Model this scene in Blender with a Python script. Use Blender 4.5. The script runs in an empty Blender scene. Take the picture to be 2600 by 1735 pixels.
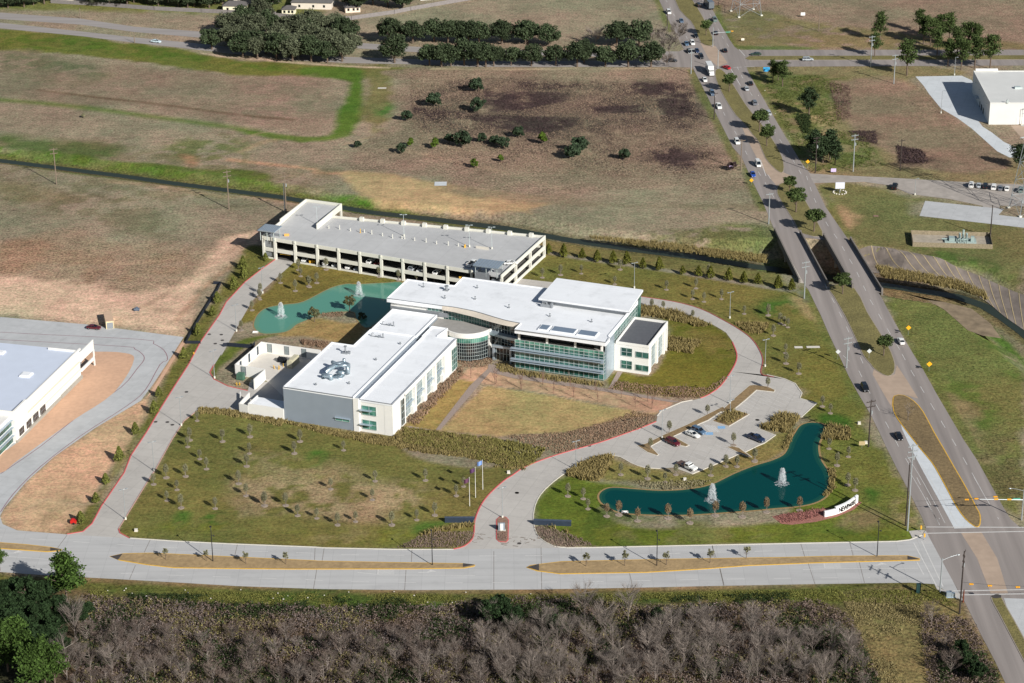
import bpy, math, random
import numpy as np
from mathutils import Matrix, Vector
random.seed(7); RNG = np.random.default_rng(11)
PI = math.pi
SC = bpy.context.scene
COL = SC.collection
# ------------------------------------------------------------------ camera
PITCH, ROLL, CAMH, FPX = math.radians(23.7), math.radians(-0.5), 303.8, 6000.0
cam = bpy.data.cameras.new('camera'); camo = bpy.data.objects.new('camera', cam); COL.objects.link(camo)
cam.sensor_width = 36.0; cam.lens = 36.0 * FPX / 2600.0
cam.clip_start = 5.0; cam.clip_end = 12000.0
camo.matrix_world = Matrix.Translation((0, 0, CAMH)) @ Matrix.Rotation(PI/2 - PITCH, 4, 'X') @ Matrix.Rotation(ROLL, 4, 'Z')
SC.camera = camo
SC.render.resolution_x = 1024; SC.render.resolution_y = 683
# ------------------------------------------------------------------ sky and sun
SUN_EL = math.radians(29.5); SUN_AZ = math.radians(142.0)      # clockwise from +Y
sdir = Vector((math.sin(SUN_AZ)*math.cos(SUN_EL), math.cos(SUN_AZ)*math.cos(SUN_EL), math.sin(SUN_EL)))
world = bpy.data.worlds.new('World'); SC.world = world; world.use_nodes = True
wn = world.node_tree.nodes; wl = world.node_tree.links
sky = wn.new('ShaderNodeTexSky'); sky.sky_type = 'NISHITA'; sky.sun_disc = False
sky.sun_elevation = SUN_EL; sky.sun_rotation = SUN_AZ
wl.new(sky.outputs[0], wn['Background'].inputs[0]); wn['Background'].inputs[1].default_value = 0.05
sun = bpy.data.lights.new('sun', 'SUN'); sun.energy = 5.0; sun.angle = math.radians(0.5); sun.color = (1.0, 0.972, 0.925)
suno = bpy.data.objects.new('sun', sun); COL.objects.link(suno)
suno.rotation_euler = (-sdir).to_track_quat('-Z', 'Y').to_euler()
suno.location = sdir * 900
SC.view_settings.view_transform = 'Standard'; SC.view_settings.look = 'None'
SC.view_settings.exposure = 0.27; SC.view_settings.gamma = 1.0
SC.render.engine = 'CYCLES'
# ------------------------------------------------------------------ surveying: plan points read off the photograph
KZ = 800/2349
ORG = dict(A=(0,0),B=(600,0),C=(1200,0),D=(1800,0),E=(0,400),F=(600,450),G=(1200,600),H=(1800,400),I=(0,800),J=(600,800),K=(1200,1000),L=(1800,900),M=(0,1201),N=(600,1201),O=(1200,1201),Q=(1800,1201))
def gnd(r, x, y, z=0.0):
    if r == 'Z': px, py = x*2600/2350, y*2600/2350
    else: px, py = ORG[r][0] + x*KZ, ORG[r][1] + y*KZ
    u = (px-1300)/FPX; v = -(py-867.5)/FPX
    c, s = math.cos(ROLL), math.sin(ROLL); u, v = c*u-s*v, s*u+c*v
    dx, dy, dz = u, math.cos(PITCH)+v*math.sin(PITCH), -math.sin(PITCH)+v*math.cos(PITCH)
    t = (CAMH-z)/-dz
    return (dx*t, dy*t)
def P(s, z=0.0):
    out = []; r = None
    for tok in s.split():
        if tok.isalpha(): r = tok
        else:
            x, y = tok.split(','); out.append(gnd(r, float(x), float(y), z))
    return out
def sm(pts, closed=False, n=4):
    """Catmull-Rom smoothing of a plan line"""
    out = []; N = len(pts)
    rng = range(N if closed else N-1)
    for i in rng:
        g = (lambda k: pts[k % N]) if closed else (lambda k: pts[max(0, min(N-1, k))])
        p0, p1, p2, p3 = g(i-1), g(i), g(i+1), g(i+2)
        for j in range(n):
            t = j/n
            out.append(tuple(0.5*((2*p1[k])+(-p0[k]+p2[k])*t+(2*p0[k]-5*p1[k]+4*p2[k]-p3[k])*t*t+(-p0[k]+3*p1[k]-3*p2[k]+p3[k])*t**3) for k in range(2)))
    if not closed: out.append(tuple(pts[-1]))
    return out
def area(p): return 0.5*sum(p[i][0]*p[(i+1)%len(p)][1]-p[(i+1)%len(p)][0]*p[i][1] for i in range(len(p)))
def inpoly(x, y, p):
    c = False; j = len(p)-1
    for i in range(len(p)):
        if (p[i][1] > y) != (p[j][1] > y) and x < (p[j][0]-p[i][0])*(y-p[i][1])/(p[j][1]-p[i][1])+p[i][0]: c = not c
        j = i
    return c
def scatter(p, n, seed=1, mind=0.0):
    r = random.Random(seed); xs = [q[0] for q in p]; ys = [q[1] for q in p]; out = []; k = 0
    while len(out) < n and k < n*60:
        k += 1; x = r.uniform(min(xs), max(xs)); y = r.uniform(min(ys), max(ys))
        if inpoly(x, y, p) and (mind == 0 or all((x-a)**2+(y-b)**2 > mind*mind for a, b in out[-600:])): out.append((x, y))
    return out
# ------------------------------------------------------------------ materials
def lin(c): return tuple(((v/255)/12.92 if v/255 <= 0.04045 else (((v/255)+0.055)/1.055)**2.4) for v in c)
_M = {}
def mat(name, rgb, rough=0.75, var=0.12, scale=1.0, metal=0.0, spec=0.35, bump=0.0, island=0.0, stretch=None, var2=0.0, scale2=0.08, coat=0.0, objvar=0.0, emit=None, grid=None, stain=0.0):
    if name in _M: return _M[name]
    m = bpy.data.materials.new(name); m.use_nodes = True; _M[name] = m
    nt = m.node_tree; N = nt.nodes; L = nt.links; b = N['Principled BSDF']
    b.inputs['Roughness'].default_value = rough; b.inputs['Metallic'].default_value = metal
    b.inputs['Specular IOR Level'].default_value = spec
    b.inputs['Coat Weight'].default_value = coat
    c = lin(rgb)
    tc = N.new('ShaderNodeTexCoord'); src = tc.outputs['Object']
    if stretch:
        mp = N.new('ShaderNodeMapping'); L.new(src, mp.inputs[0]); mp.inputs['Rotation'].default_value = (0, 0, stretch[0]); mp.inputs['Scale'].default_value = (stretch[1], stretch[2], 1); src = mp.outputs[0]
    last = None
    def mulnoise(prev, amt, sc_, det=4):
        nz = N.new('ShaderNodeTexNoise'); nz.inputs['Scale'].default_value = sc_; nz.inputs['Detail'].default_value = det
        L.new(src, nz.inputs['Vector'])
        mr = N.new('ShaderNodeMapRange'); mr.inputs[1].default_value = 0.25; mr.inputs[2].default_value = 0.75
        mr.inputs[3].default_value = 1-amt; mr.inputs[4].default_value = 1+amt; L.new(nz.outputs[0], mr.inputs[0])
        return mr.outputs[0], nz
    facs = []
    if grid:
        mp2 = N.new('ShaderNodeMapping'); L.new(tc.outputs['Object'], mp2.inputs[0]); mp2.inputs['Rotation'].default_value = (0, 0, grid[0])
        br = N.new('ShaderNodeTexBrick'); br.offset = grid[5] if len(grid) > 5 else 0.0; br.inputs['Scale'].default_value = 1.0; br.inputs['Brick Width'].default_value = grid[1]; br.inputs['Row Height'].default_value = grid[2]; br.inputs['Mortar Size'].default_value = grid[3]; br.inputs['Mortar Smooth'].default_value = 0.0
        br.inputs['Color1'].default_value = (1,1,1,1); br.inputs['Color2'].default_value = (0.955,0.955,0.955,1); br.inputs['Mortar'].default_value = (1-grid[4],)*3+(1,); L.new(mp2.outputs[0], br.inputs['Vector']); facs.append(br.outputs['Color'])
    if stain:
        nz_ = N.new('ShaderNodeTexNoise'); nz_.inputs['Scale'].default_value = 0.16; nz_.inputs['Detail'].default_value = 6; nz_.inputs['Roughness'].default_value = 0.7; L.new(tc.outputs['Object'], nz_.inputs['Vector']); ms = N.new('ShaderNodeMapRange'); ms.inputs[1].default_value = 0.53; ms.inputs[2].default_value = 0.68; ms.inputs[3].default_value = 1; ms.inputs[4].default_value = 1-stain; L.new(nz_.outputs[0], ms.inputs[0]); facs.append(ms.outputs[0])
    nzk = None
    if var: o, nzk = mulnoise(None, var, scale); facs.append(o)
    if var2: o, _ = mulnoise(None, var2, scale2); facs.append(o)
    if island:
        g = N.new('ShaderNodeNewGeometry'); mr = N.new('ShaderNodeMapRange'); mr.inputs[3].default_value = 1-island; mr.inputs[4].default_value = 1+island
        L.new(g.outputs['Random Per Island'], mr.inputs[0]); facs.append(mr.outputs[0])
    if objvar:
        g = N.new('ShaderNodeObjectInfo'); mr = N.new('ShaderNodeMapRange'); mr.inputs[3].default_value = 1-objvar; mr.inputs[4].default_value = 1+objvar
        L.new(g.outputs['Random'], mr.inputs[0]); facs.append(mr.outputs[0])
    if facs:
        f = facs[0]
        for q in facs[1:]:
            mm = N.new('ShaderNodeMath'); mm.operation = 'MULTIPLY'; L.new(f, mm.inputs[0]); L.new(q, mm.inputs[1]); f = mm.outputs[0]
        vm = N.new('ShaderNodeVectorMath'); vm.operation = 'SCALE'; vm.inputs[0].default_value = c; L.new(f, vm.inputs['Scale'])
        L.new(vm.outputs[0], b.inputs['Base Color'])
    else: b.inputs['Base Color'].default_value = (*c, 1)
    if bump:
        nb = N.new('ShaderNodeTexNoise'); nb.inputs['Scale'].default_value = scale*1.7; nb.inputs['Detail'].default_value = 5; L.new(src, nb.inputs['Vector'])
        bp = N.new('ShaderNodeBump'); bp.inputs['Strength'].default_value = 1.0; bp.inputs['Distance'].default_value = bump; L.new(nb.outputs[0], bp.inputs['Height']); L.new(bp.outputs[0], b.inputs['Normal'])
    if emit: b.inputs['Emission Color'].default_value = (*lin(rgb), 1); b.inputs['Emission Strength'].default_value = emit
    return m
# ------------------------------------------------------------------ mesh helpers
class MB:
    def __init__(s): s.v = []; s.f = []; s.m = []; s.mi = 0
    def mat(s, i): s.mi = i; return s
    def face(s, pts):
        n = len(s.v); s.v += [tuple(p) for p in pts]; s.f.append(tuple(range(n, n+len(pts)))); s.m.append(s.mi)
    def prism(s, poly, z0, z1, cap=True, bottom=True):
        p = list(poly)
        if area(p) < 0: p.reverse()
        n = len(s.v); k = len(p)
        s.v += [(a, b, z0) for a, b in p] + [(a, b, z1) for a, b in p]
        for i in range(k):
            j = (i+1) % k; s.f.append((n+i, n+j, n+k+j, n+k+i)); s.m.append(s.mi)
        if cap: s.f.append(tuple(range(n+k, n+2*k))); s.m.append(s.mi)
        if bottom: s.f.append(tuple(range(n+k-1, n-1, -1))); s.m.append(s.mi)
    def box(s, x0, x1, y0, y1, z0, z1): s.prism([(x0,y0),(x1,y0),(x1,y1),(x0,y1)], z0, z1)
    def wall(s, a, b, t, z0, z1, side=0.5):
        dx, dy = b[0]-a[0], b[1]-a[1]; l = math.hypot(dx, dy) or 1; nx, ny = -dy/l*t, dx/l*t
        s.prism([(a[0]-nx*side, a[1]-ny*side), (b[0]-nx*side, b[1]-ny*side), (b[0]+nx*(1-side), b[1]+ny*(1-side)), (a[0]+nx*(1-side), a[1]+ny*(1-side))], z0, z1)
    def tube(s, pts, r, n=6, cap=True):
        rs = r if isinstance(r, (list, tuple)) else [r]*len(pts)
        base = len(s.v); P3 = [Vector(p) for p in pts]
        for i, p in enumerate(P3):
            d = (P3[min(i+1, len(P3)-1)]-P3[max(i-1, 0)]); d = d.normalized() if d.length > 0 else Vector((0,0,1))
            a = d.cross(Vector((0,0,1))) if abs(d.z) < 0.95 else d.cross(Vector((1,0,0))); a.normalize(); b = d.cross(a)
            for k in range(n):
                t = 2*PI*k/n; s.v.append(tuple(p+(a*math.cos(t)+b*math.sin(t))*rs[i]))
        for i in range(len(P3)-1):
            for k in range(n):
                k2 = (k+1) % n; s.f.append((base+i*n+k, base+(i+1)*n+k, base+(i+1)*n+k2, base+i*n+k2)); s.m.append(s.mi)
        if cap and n > 2:
            s.f.append(tuple(base+k for k in range(n))); s.m.append(s.mi)
            e = base+(len(P3)-1)*n; s.f.append(tuple(e+n-1-k for k in range(n))); s.m.append(s.mi)
    def ell(s, c, r, nu=8, nv=5, jit=0.0, seed=0):
        q = random.Random(seed); base = len(s.v)
        s.v.append((c[0], c[1], c[2]-r[2]))
        for i in range(1, nv):
            ph = -PI/2+PI*i/nv
            for k in range(nu):
                t = 2*PI*k/nu; j = 1+q.uniform(-jit, jit)
                s.v.append((c[0]+r[0]*math.cos(ph)*math.cos(t)*j, c[1]+r[1]*math.cos(ph)*math.sin(t)*j, c[2]+r[2]*math.sin(ph)*j))
        s.v.append((c[0], c[1], c[2]+r[2])); top = len(s.v)-1
        for k in range(nu):
            k2 = (k+1) % nu
            s.f.append((base, base+1+k2, base+1+k)); s.m.append(s.mi)
            for i in range(nv-2):
                a = base+1+i*nu; s.f.append((a+k, a+k2, a+nu+k2, a+nu+k)); s.m.append(s.mi)
            a = base+1+(nv-2)*nu; s.f.append((a+k, a+k2, top)); s.m.append(s.mi)
    def build(s, name, mats, parent=None, smooth=False):
        me = bpy.data.meshes.new(name); me.from_pydata(s.v, [], s.f)
        for m in (mats if isinstance(mats, (list, tuple)) else [mats]): me.materials.append(m)
        if any(s.m): me.polygons.foreach_set('material_index', s.m)
        if smooth: me.polygons.foreach_set('use_smooth', [True]*len(s.f))
        me.update(); o = bpy.data.objects.new(name, me); COL.objects.link(o)
        if parent: o.parent = parent
        return o
def npmesh(name, V, F4, m, parent=None):
    """mesh from numpy arrays; F4 (n,k)"""
    me = bpy.data.meshes.new(name); V = np.asarray(V, np.float32); F4 = np.asarray(F4, np.int32); k = F4.shape[1]
    me.vertices.add(len(V)); me.vertices.foreach_set('co', V.ravel())
    me.loops.add(F4.size); me.loops.foreach_set('vertex_index', F4.ravel())
    me.polygons.add(len(F4)); me.polygons.foreach_set('loop_start', np.arange(len(F4), dtype=np.int32)*k)
    me.update(calc_edges=True); me.materials.append(m)
    o = bpy.data.objects.new(name, me); COL.objects.link(o)
    if parent: o.parent = parent
    return o
def tag(o, label=None, cat=None, group=None, kind=None):
    if label: o['label'] = label
    if cat: o['category'] = cat
    if group: o['group'] = group
    if kind: o['kind'] = kind
    return o
def empty(name, loc=(0,0,0), rz=0.0, label=None, cat=None, group=None):
    o = bpy.data.objects.new(name, None); COL.objects.link(o); o.location = loc; o.rotation_euler = (0,0,rz); o.empty_display_size = 0.5
    return tag(o, label, cat, group)
_kids = {}
def dup(root, loc, rz=0.0, sc=1.0, label=None, group=None):
    r = root.copy(); COL.objects.link(r); r.location = loc; r.rotation_euler = (0,0,rz); r.scale = (sc,sc,sc) if not isinstance(sc, tuple) else sc
    if label: r['label'] = label
    if group: r['group'] = group
    if root.name not in _kids: _kids[root.name] = [(c, list(c.children)) for c in root.children]
    for c, gs in _kids[root.name]:
        d = c.copy(); COL.objects.link(d); d.parent = r
        for g in gs:
            e = g.copy(); COL.objects.link(e); e.parent = d
    return r
def sheet(name, poly, z, m, kind='structure', **kw):
    b = MB(); p = list(poly)
    if area(p) < 0: p.reverse()
    b.face([(x, y, z) for x, y in p]); o = b.build(name, m); return tag(o, kind=kind, **kw)
def offset(line, d, closed=False):
    out = []; N = len(line)
    for i in range(N):
        a = line[(i-1) % N] if closed else line[max(i-1, 0)]; b = line[(i+1) % N] if closed else line[min(i+1, N-1)]
        dx, dy = b[0]-a[0], b[1]-a[1]; l = math.hypot(dx, dy) or 1
        out.append((line[i][0]-dy/l*d, line[i][1]+dx/l*d))
    return out
def kerbmb(b, line, w=0.22, h=0.14, closed=False):
    L2 = offset(line, w, closed); N = len(line)
    for i in range(N if closed else N-1):
        j = (i+1) % N; q = [line[i], line[j], L2[j], L2[i]]
        b.face([(x, y, h) for x, y in (q if area(q) > 0 else q[::-1])])
        for p0, p1 in ((line[i], line[j]), (L2[j], L2[i])): b.face([(*p0, 0), (*p1, 0), (*p1, h), (*p0, h)])
ORD = ['first','second','third','fourth','fifth','sixth','seventh','eighth','ninth','tenth','eleventh','twelfth','thirteenth','fourteenth','fifteenth','sixteenth','seventeenth','eighteenth','nineteenth','twentieth']
# ------------------------------------------------------------------ ground sheet with the channel cut into it
CH = [  # water line of the drainage channel: point, bottom half width, bank half width, depth
 (P('E -900,-80',-2)[0],1.4,8,2.2),(P('E 0,22',-2)[0],1.4,8,2.2),(P('E 400,72',-2)[0],1.3,8,2.2),(P('E 900,135',-2)[0],1.5,8,2.2),(P('E 1300,192',-2)[0],1.6,8,2.2),(P('E 1700,243',-2)[0],1.7,8,2.2),
 (P('E 2100,295',-2)[0],1.7,8,2.2),(P('F 1000,258',-2)[0],1.8,8,2.3),(P('F 1500,312',-2)[0],1.9,8.5,2.4),(P('F 2000,372',-2)[0],1.9,9,2.5),(P('G 700,18',-2)[0],2.0,9,2.5),
 (P('G 1200,90',-2)[0],2.0,10,2.6),(P('G 1700,150',-2.3)[0],2.0,11,3),(P('G 2100,200',-3.6)[0],2.0,15,5.0),(P('H 720,855',-5.6)[0],2.2,17.5,6.2),(P('H 1100,910',-5.6)[0],2.2,18.5,6.2),
 (P('H 1300,945',-4.4)[0],1.5,19,4.8),(P('H 1550,985',-4.4)[0],1.4,20,4.8),(P('H 1850,1030',-4.4)[0],1.4,20,4.8),(P('H 2050,1100',-4.4)[0],1.4,20,4.8),(P('H 2200,1190',-4.4)[0],2.2,20,4.8),(P('H 2349,1300',-4.4)[0],2.2,20,4.8),(P('H 2700,1600',-4.4)[0],2.2,20,4.8)]
fx = np.arange(-300, 300.1, 1.25); fy = np.arange(430, 1190.1, 1.25)
gx = np.concatenate([[-7000,-3500,-1800,-1000,-650,-450,-350], fx, [350,450,650,1000,1800,3500,7000]])
gy = np.concatenate([[-3000,-1200,-300,100,300,390], fy, [1230,1300,1500,1900,2700,4500,9000]])
GX, GY = np.meshgrid(gx, gy); X = GX.ravel(); Y = GY.ravel()
_tab = np.random.default_rng(5).random((256, 256))
def vn(X, Y, s, o=0):
    x = X/s+o*17.31; y = Y/s+o*7.77; xi = np.floor(x).astype(int); yi = np.floor(y).astype(int); fx_ = x-xi; fy_ = y-yi
    fx_ = fx_*fx_*(3-2*fx_); fy_ = fy_*fy_*(3-2*fy_)
    g = lambda a, b: _tab[a & 255, b & 255]
    return (g(xi,yi)*(1-fx_)+g(xi+1,yi)*fx_)*(1-fy_)+(g(xi,yi+1)*(1-fx_)+g(xi+1,yi+1)*fx_)*fy_
def fbm(X, Y, s, o=0, n=4):
    t = 0; a = 0.5; w = 0
    for i in range(n): t = t+a*vn(X, Y, s/2**i, o+i*3); w += a; a *= 0.55
    return t/w
def seg_dist(X, Y, a, b):
    dx, dy = b[0]-a[0], b[1]-a[1]; L2 = dx*dx+dy*dy+1e-9
    t = np.clip(((X-a[0])*dx+(Y-a[1])*dy)/L2, 0, 1); return np.hypot(X-a[0]-t*dx, Y-a[1]-t*dy), t
def sdf(p, X, Y):
    d = np.full(X.shape, 1e9); ins = np.zeros(X.shape, bool); n = len(p)
    for i in range(n):
        a = p[i]; b = p[(i+1) % n]; dd, _ = seg_dist(X, Y, a, b); d = np.minimum(d, dd)
        c = ((a[1] > Y) != (b[1] > Y)); 
        if b[1] != a[1]: ins ^= c & (X < (b[0]-a[0])*(Y-a[1])/(b[1]-a[1])+a[0])
    return np.where(ins, -d, d)
BXC = gnd('H',800,780,-2)[0]
Zg = np.zeros(X.shape); bank = np.full(X.shape, 99.0)
def gz(x, y):
    best = 1e9; z = 0
    for i in range(len(CH)-1):
        a, b = CH[i], CH[i+1]; dx, dy = b[0][0]-a[0][0], b[0][1]-a[0][1]; t = max(0, min(1, ((x-a[0][0])*dx+(y-a[0][1])*dy)/(dx*dx+dy*dy))); d = math.hypot(x-a[0][0]-t*dx, y-a[0][1]-t*dy)
        if d < best:
            best = d; wb = a[1]+(b[1]-a[1])*t; wt = a[2]+(b[2]-a[2])*t; dp = a[3]+(b[3]-a[3])*t; f = max(0, min(1, (d-wb*0.4)/(wt-wb*0.4))); z = -dp*(1-f**(2.1+(dp-2.2)*0.4+9*math.exp(-((x-BXC)/23.0)**4)))
    return z
_near = np.full(X.shape, 1e9); _side = np.zeros(X.shape)
for i in range(len(CH)-1):
    a, b = CH[i], CH[i+1]; d, t = seg_dist(X, Y, a[0], b[0]); m = d < _near
    wb = a[1]+(b[1]-a[1])*t; wt = a[2]+(b[2]-a[2])*t; dp = a[3]+(b[3]-a[3])*t
    f = np.clip((d-wb*0.4)/(wt-wb*0.4), 0, 1); z = -dp*(1-f**(2.1+(dp-2.2)*0.4+9*np.exp(-((X-BXC)/23.0)**4)))
    Zg[m] = z[m]; bank[m] = (d/wt)[m]; _near[m] = d[m]
NZ1 = fbm(X, Y, 60, 1); NZ2 = fbm(X, Y, 18, 2); NZ3 = fbm(X, Y, 6, 3); NZ4 = fbm(X, Y, 3, 9, 2)
Cg = np.zeros((len(X), 4)); base = np.array([*lin((142,128,108)), 0.6])
Cg[:] = base; Cg[:, :3] *= (0.86+0.28*NZ1)[:, None]
def paint(p, rgb, soft=3.0, edge=4.0, amt=1.0, tuft=0.5, thr=None, nz=None, wid=0.12, smooth=True):
    if isinstance(p, str): p = P(p)
    if smooth and len(p) > 3: p = sm(p, True, 3)
    xs = [q[0] for q in p]; ys = [q[1] for q in p]; mg = soft+edge+2
    m = (X > min(xs)-mg) & (X < max(xs)+mg) & (Y > min(ys)-mg) & (Y < max(ys)+mg)
    x, y = X[m], Y[m]; d = sdf(p, x, y)+edge*(NZ2[m]-0.5)*2+edge*0.5*(NZ3[m]-0.5)*2
    a = np.clip(0.5-d/soft, 0, 1)*amt
    if thr is not None:
        q = (NZ3 if nz is None else nz)[m]; a = a*np.clip((q-thr)/wid+0.5, 0, 1)
    Cg[m] = Cg[m]*(1-a[:, None])+np.array([*lin(rgb), tuft])*a[:, None]
def stroke(s, w, rgb, soft=1.5, amt=1.0, tuft=0.3, edge=1.0):
    p = P(s) if isinstance(s, str) else s; p = sm(p, False, 3)
    paint(offset(p, w/2)+offset(p, -w/2)[::-1], rgb, soft, edge, amt, tuft, smooth=False)
# --- north fields
paint('A -400,-400 2349,-400 2349,120 1700,110 1100,90 0,80 -400,60',(112,114,60),6,5,0.95,0.5)
paint('A -300,205 0,210 600,275 1370,365 B 0,450 900,490 1200,500 B 1300,545 900,570 0,575 A 1600,540 1100,480 600,420 0,380 -300,350',(104,106,44),3,5,0.95,0.5)
paint('A 0,215 500,280 1300,370 2349,545 2349,580 1500,480 700,400 0,330',(84,104,34),5,6,0.8,0.5,thr=0.52)
paint('A 0,380 600,430 1400,530 2349,580 B 650,600 750,720 700,950 550,1010 A 2000,960 1000,800 0,700',(132,114,96),5,6,0.7,0.5)
paint('A 0,400 400,430 900,560 500,660 100,600',(92,98,68),7,6,0.7,0.5,thr=0.45)
paint('A 0,500 700,560 2349,760 2349,850 900,720 0,640',(146,124,108),10,8,0.5,0.5,thr=0.5)
stroke('A 280,672 700,725 1200,780 1800,860 2200,895',2.0,(98,78,60),2,0.8)
paint('B 500,500 900,510 960,570 950,820 900,970 760,1040 500,1060 200,1020 0,980 0,955 300,995 560,1020 700,990 740,900 800,760 840,640 790,600 500,570',(82,108,38),3,3,1.0,0.4)
stroke('A -300,730 0,745 600,800 1200,880 1900,975 B 100,985 500,1040 720,1030 850,990',5,(96,112,52),4,0.8)
paint('B 960,520 1180,520 1160,850 1100,960 950,960',(116,110,66),5,6,0.9,0.5)
paint('B 1040,780 1180,790 1170,870 1040,860',(72,112,44),4,5,0.8,0.4,thr=0.5)
paint('A 0,1010 400,1040 850,1100 850,1190 300,1150 0,1110',(74,94,42),7,7,0.85,0.5)
paint('A 1200,1060 1600,1000 1900,1080 1700,1250 1200,1150',(98,106,58),8,7,0.8,0.5,thr=0.48)
paint('A 1350,1150 1450,1170 1480,1230 1420,1240',(176,128,100),3,3,0.8,0.3)
stroke('A 1700,1190 2000,1225 2349,1265 B 600,1290 1000,1290',2.6,(186,142,112),2.5,0.85)
stroke('B 20,1140 200,1060 300,1050',3,(168,140,110),3,0.6)
stroke('B 800,1080 1040,1015 1100,1030 930,1080',1.5,(164,140,108),2,0.7)
# --- band south of the channel and its grassy banks
paint('E -300,-20 0,0 0,40 900,160 1700,260 2250,340 F 500,210 1100,280 2300,450 2349,420 1900,330 1480,250 900,150 300,60 E 2000,120 1200,60 600,-10 0,-60',(88,102,40),3,3,0.95,0.6)
paint('E 0,-90 700,0 1500,100 2349,240 F 600,130 900,180 1300,250 1300,210 900,130 0,20 E 1700,150 900,60 0,-40',(78,112,32),3,3,0.9,0.5,thr=0.42)
paint('E 0,-5 400,45 900,105 1700,215 2200,290 2200,310 1700,228 900,125 0,12',(104,88,66),2,1.5,0.9,0.9)
stroke('E 800,175 1200,215 1500,270 1700,295 F 100,145 500,200',3,(176,144,118),3,0.8)
# --- dirt lot west of the drive
paint('E -300,640 0,650 500,560 1000,620 1500,700 1850,560 1950,640 1700,800 1500,1020 1420,1300 1380,1350 700,1250 0,1200 -300,1190',(152,130,108),8,10,0.9,0.8)
paint('E -300,880 0,885 400,900 700,960 1000,1030 1250,960 1450,860 1700,620 1900,560 1900,600 1650,820 1480,1080 1400,1280 1370,1345 700,1260 0,1200 -300,1180',(202,170,146),5,6,1.0,0.4)
paint('A -300,1000 2349,1230 2349,1500 -300,1500',(110,104,72),12,10,0.45,0.5,thr=0.5)
paint('B 200,560 700,590 720,800 400,960 0,900',(150,122,108),8,9,0.5,0.5,thr=0.5)
paint('E 0,650 500,650 900,740 1400,700 1300,900 800,960 400,900 0,880',(150,124,100),7,9,0.7,0.9,thr=0.5)
paint('E 0,660 350,660 300,800 0,860',(158,124,100),4,5,0.7,0.9)
stroke('E 1300,1230 1450,1060 1600,900 1900,700',2.0,(160,120,92),2,0.6)
paint('E 200,300 900,300 1300,400 1200,600 700,500',(112,104,78),12,10,0.6,0.6,thr=0.48)
paint('E 0,200 300,230 500,300 200,330 0,280',(126,112,82),8,8,0.6,0.6)
paint('B 820,1300 1100,1295 1500,1360 2000,1420 2300,1480 C 420,1500 560,1520 400,1568 B 2200,1600 F 2100,250 1500,250 900,140',(182,150,112),3,4,0.9,0.2)
paint('B 1300,1300 2349,1420 C 900,1520 2000,1530 2000,1568 C 0,1480 B 1600,1350',(132,118,96),5,6,0.8,0.4)
# --- brush field in the middle
paint('B 1200,520 2349,525 C 1630,530 1760,800 2050,1300 2100,1420 1500,1400 500,1450 0,1400 B 1300,1290 900,1250 900,1100 1180,900 1180,620',(142,122,104),4,6,0.9,1.0)
paint('B 1560,640 2349,640 C 1600,640 1640,980 1200,1000 1000,1100 0,1000 B 1300,900',(116,98,86),8,8,0.85,1.4,thr=0.42)
paint('B 1600,610 2349,600 C 700,600 1500,610 1700,700 1720,980 1500,1010 1000,1010 600,1080 0,1030 B 1900,1000 1500,900',(104,88,78),10,10,0.75,1.3,thr=0.40,wid=0.3)
paint('C 1200,1060 1700,1080 1800,1300 1300,1340',(110,94,82),8,8,0.6,1.2,thr=0.42,wid=0.3)
for s in ('B 1850,690 2349,690 C 730,700 700,760 200,850 0,830 B 1850,800','C 0,830 300,870 800,880 750,960 500,1000 200,960 0,900','C 1150,620 1450,630 1600,720 1640,830 1560,900 1400,860 1380,760 1200,680','C 880,800 1250,790 1300,840 950,850','C 1330,1130 1500,1110 1680,1170 1650,1260 1480,1280 1400,1220','B 1310,800 1500,830 1750,850 1800,900 1330,880','C 350,620 800,620 780,660 400,680','C 1400,860 1560,900 1640,960 1450,940'):
    paint(s,(70,56,56),7,10,0.9,1.2,thr=0.33,wid=0.25)
# --- right of the big road
paint('D -50,-200 2349,-200 2349,370 200,355 60,120 0,0',(138,118,100),5,5,0.9,0.7)
paint('D 80,120 500,100 1200,220 2349,330 2349,375 200,360',(122,112,72),6,8,0.8,0.5,thr=0.40)
paint('D 280,340 800,350 800,376 280,376',(76,104,44),3,3,0.7,0.4)
paint('D 290,500 1400,490 1880,520 1880,570 1540,575 1620,700 1850,890 2240,1180 2349,1200 2349,1370 1500,1330 760,1300 600,1060 400,720',(134,118,84),3,4,0.95,0.6)
paint('D 380,560 800,560 1100,600 1000,700 900,960 1200,1050 1300,1200 800,1280 650,1150 560,900 450,760',(98,106,56),6,9,0.9,0.8,thr=0.42)
paint('D 960,610 1450,580 1650,720 2100,1040 2200,1260 1500,1240 1250,1100 1020,960 940,760',(138,116,98),5,6,0.95,0.6)
for s in ('D 920,680 1010,700 1060,880 960,920 930,800','D 1040,980 1240,980 1260,1080 1100,1050','D 1400,1090 1600,1130 1640,1220 1420,1220'): paint(s,(88,72,64),4,6,0.8,1.3,thr=0.42)
paint('D 800,860 1000,990 950,1020 780,900',(166,148,106),4,5,0.7,0.4)
paint('H 800,190 1160,183 1340,210 1500,280 2030,370 1600,330 1570,440 2349,520 2349,960 2060,850 1500,710 1110,655 1040,620 900,420',(112,108,66),4,5,0.95,0.6)
paint('H 940,360 1060,380 1100,470 1000,560 960,470',(176,140,108),5,5,0.9,0.3)
paint('H 1500,660 1700,700 2100,800 2349,900 2349,930 2000,810 1600,730',(78,104,44),4,5,0.7,0.5,thr=0.42)
paint('H 1300,1000 1600,1010 1900,1130 2100,1300 2349,1568 L 2349,100 2349,1600 2250,1250 2100,980 1600,130 1530,0 H 1450,1330 1290,1020',(112,112,60),3,4,0.95,0.7)
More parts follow.
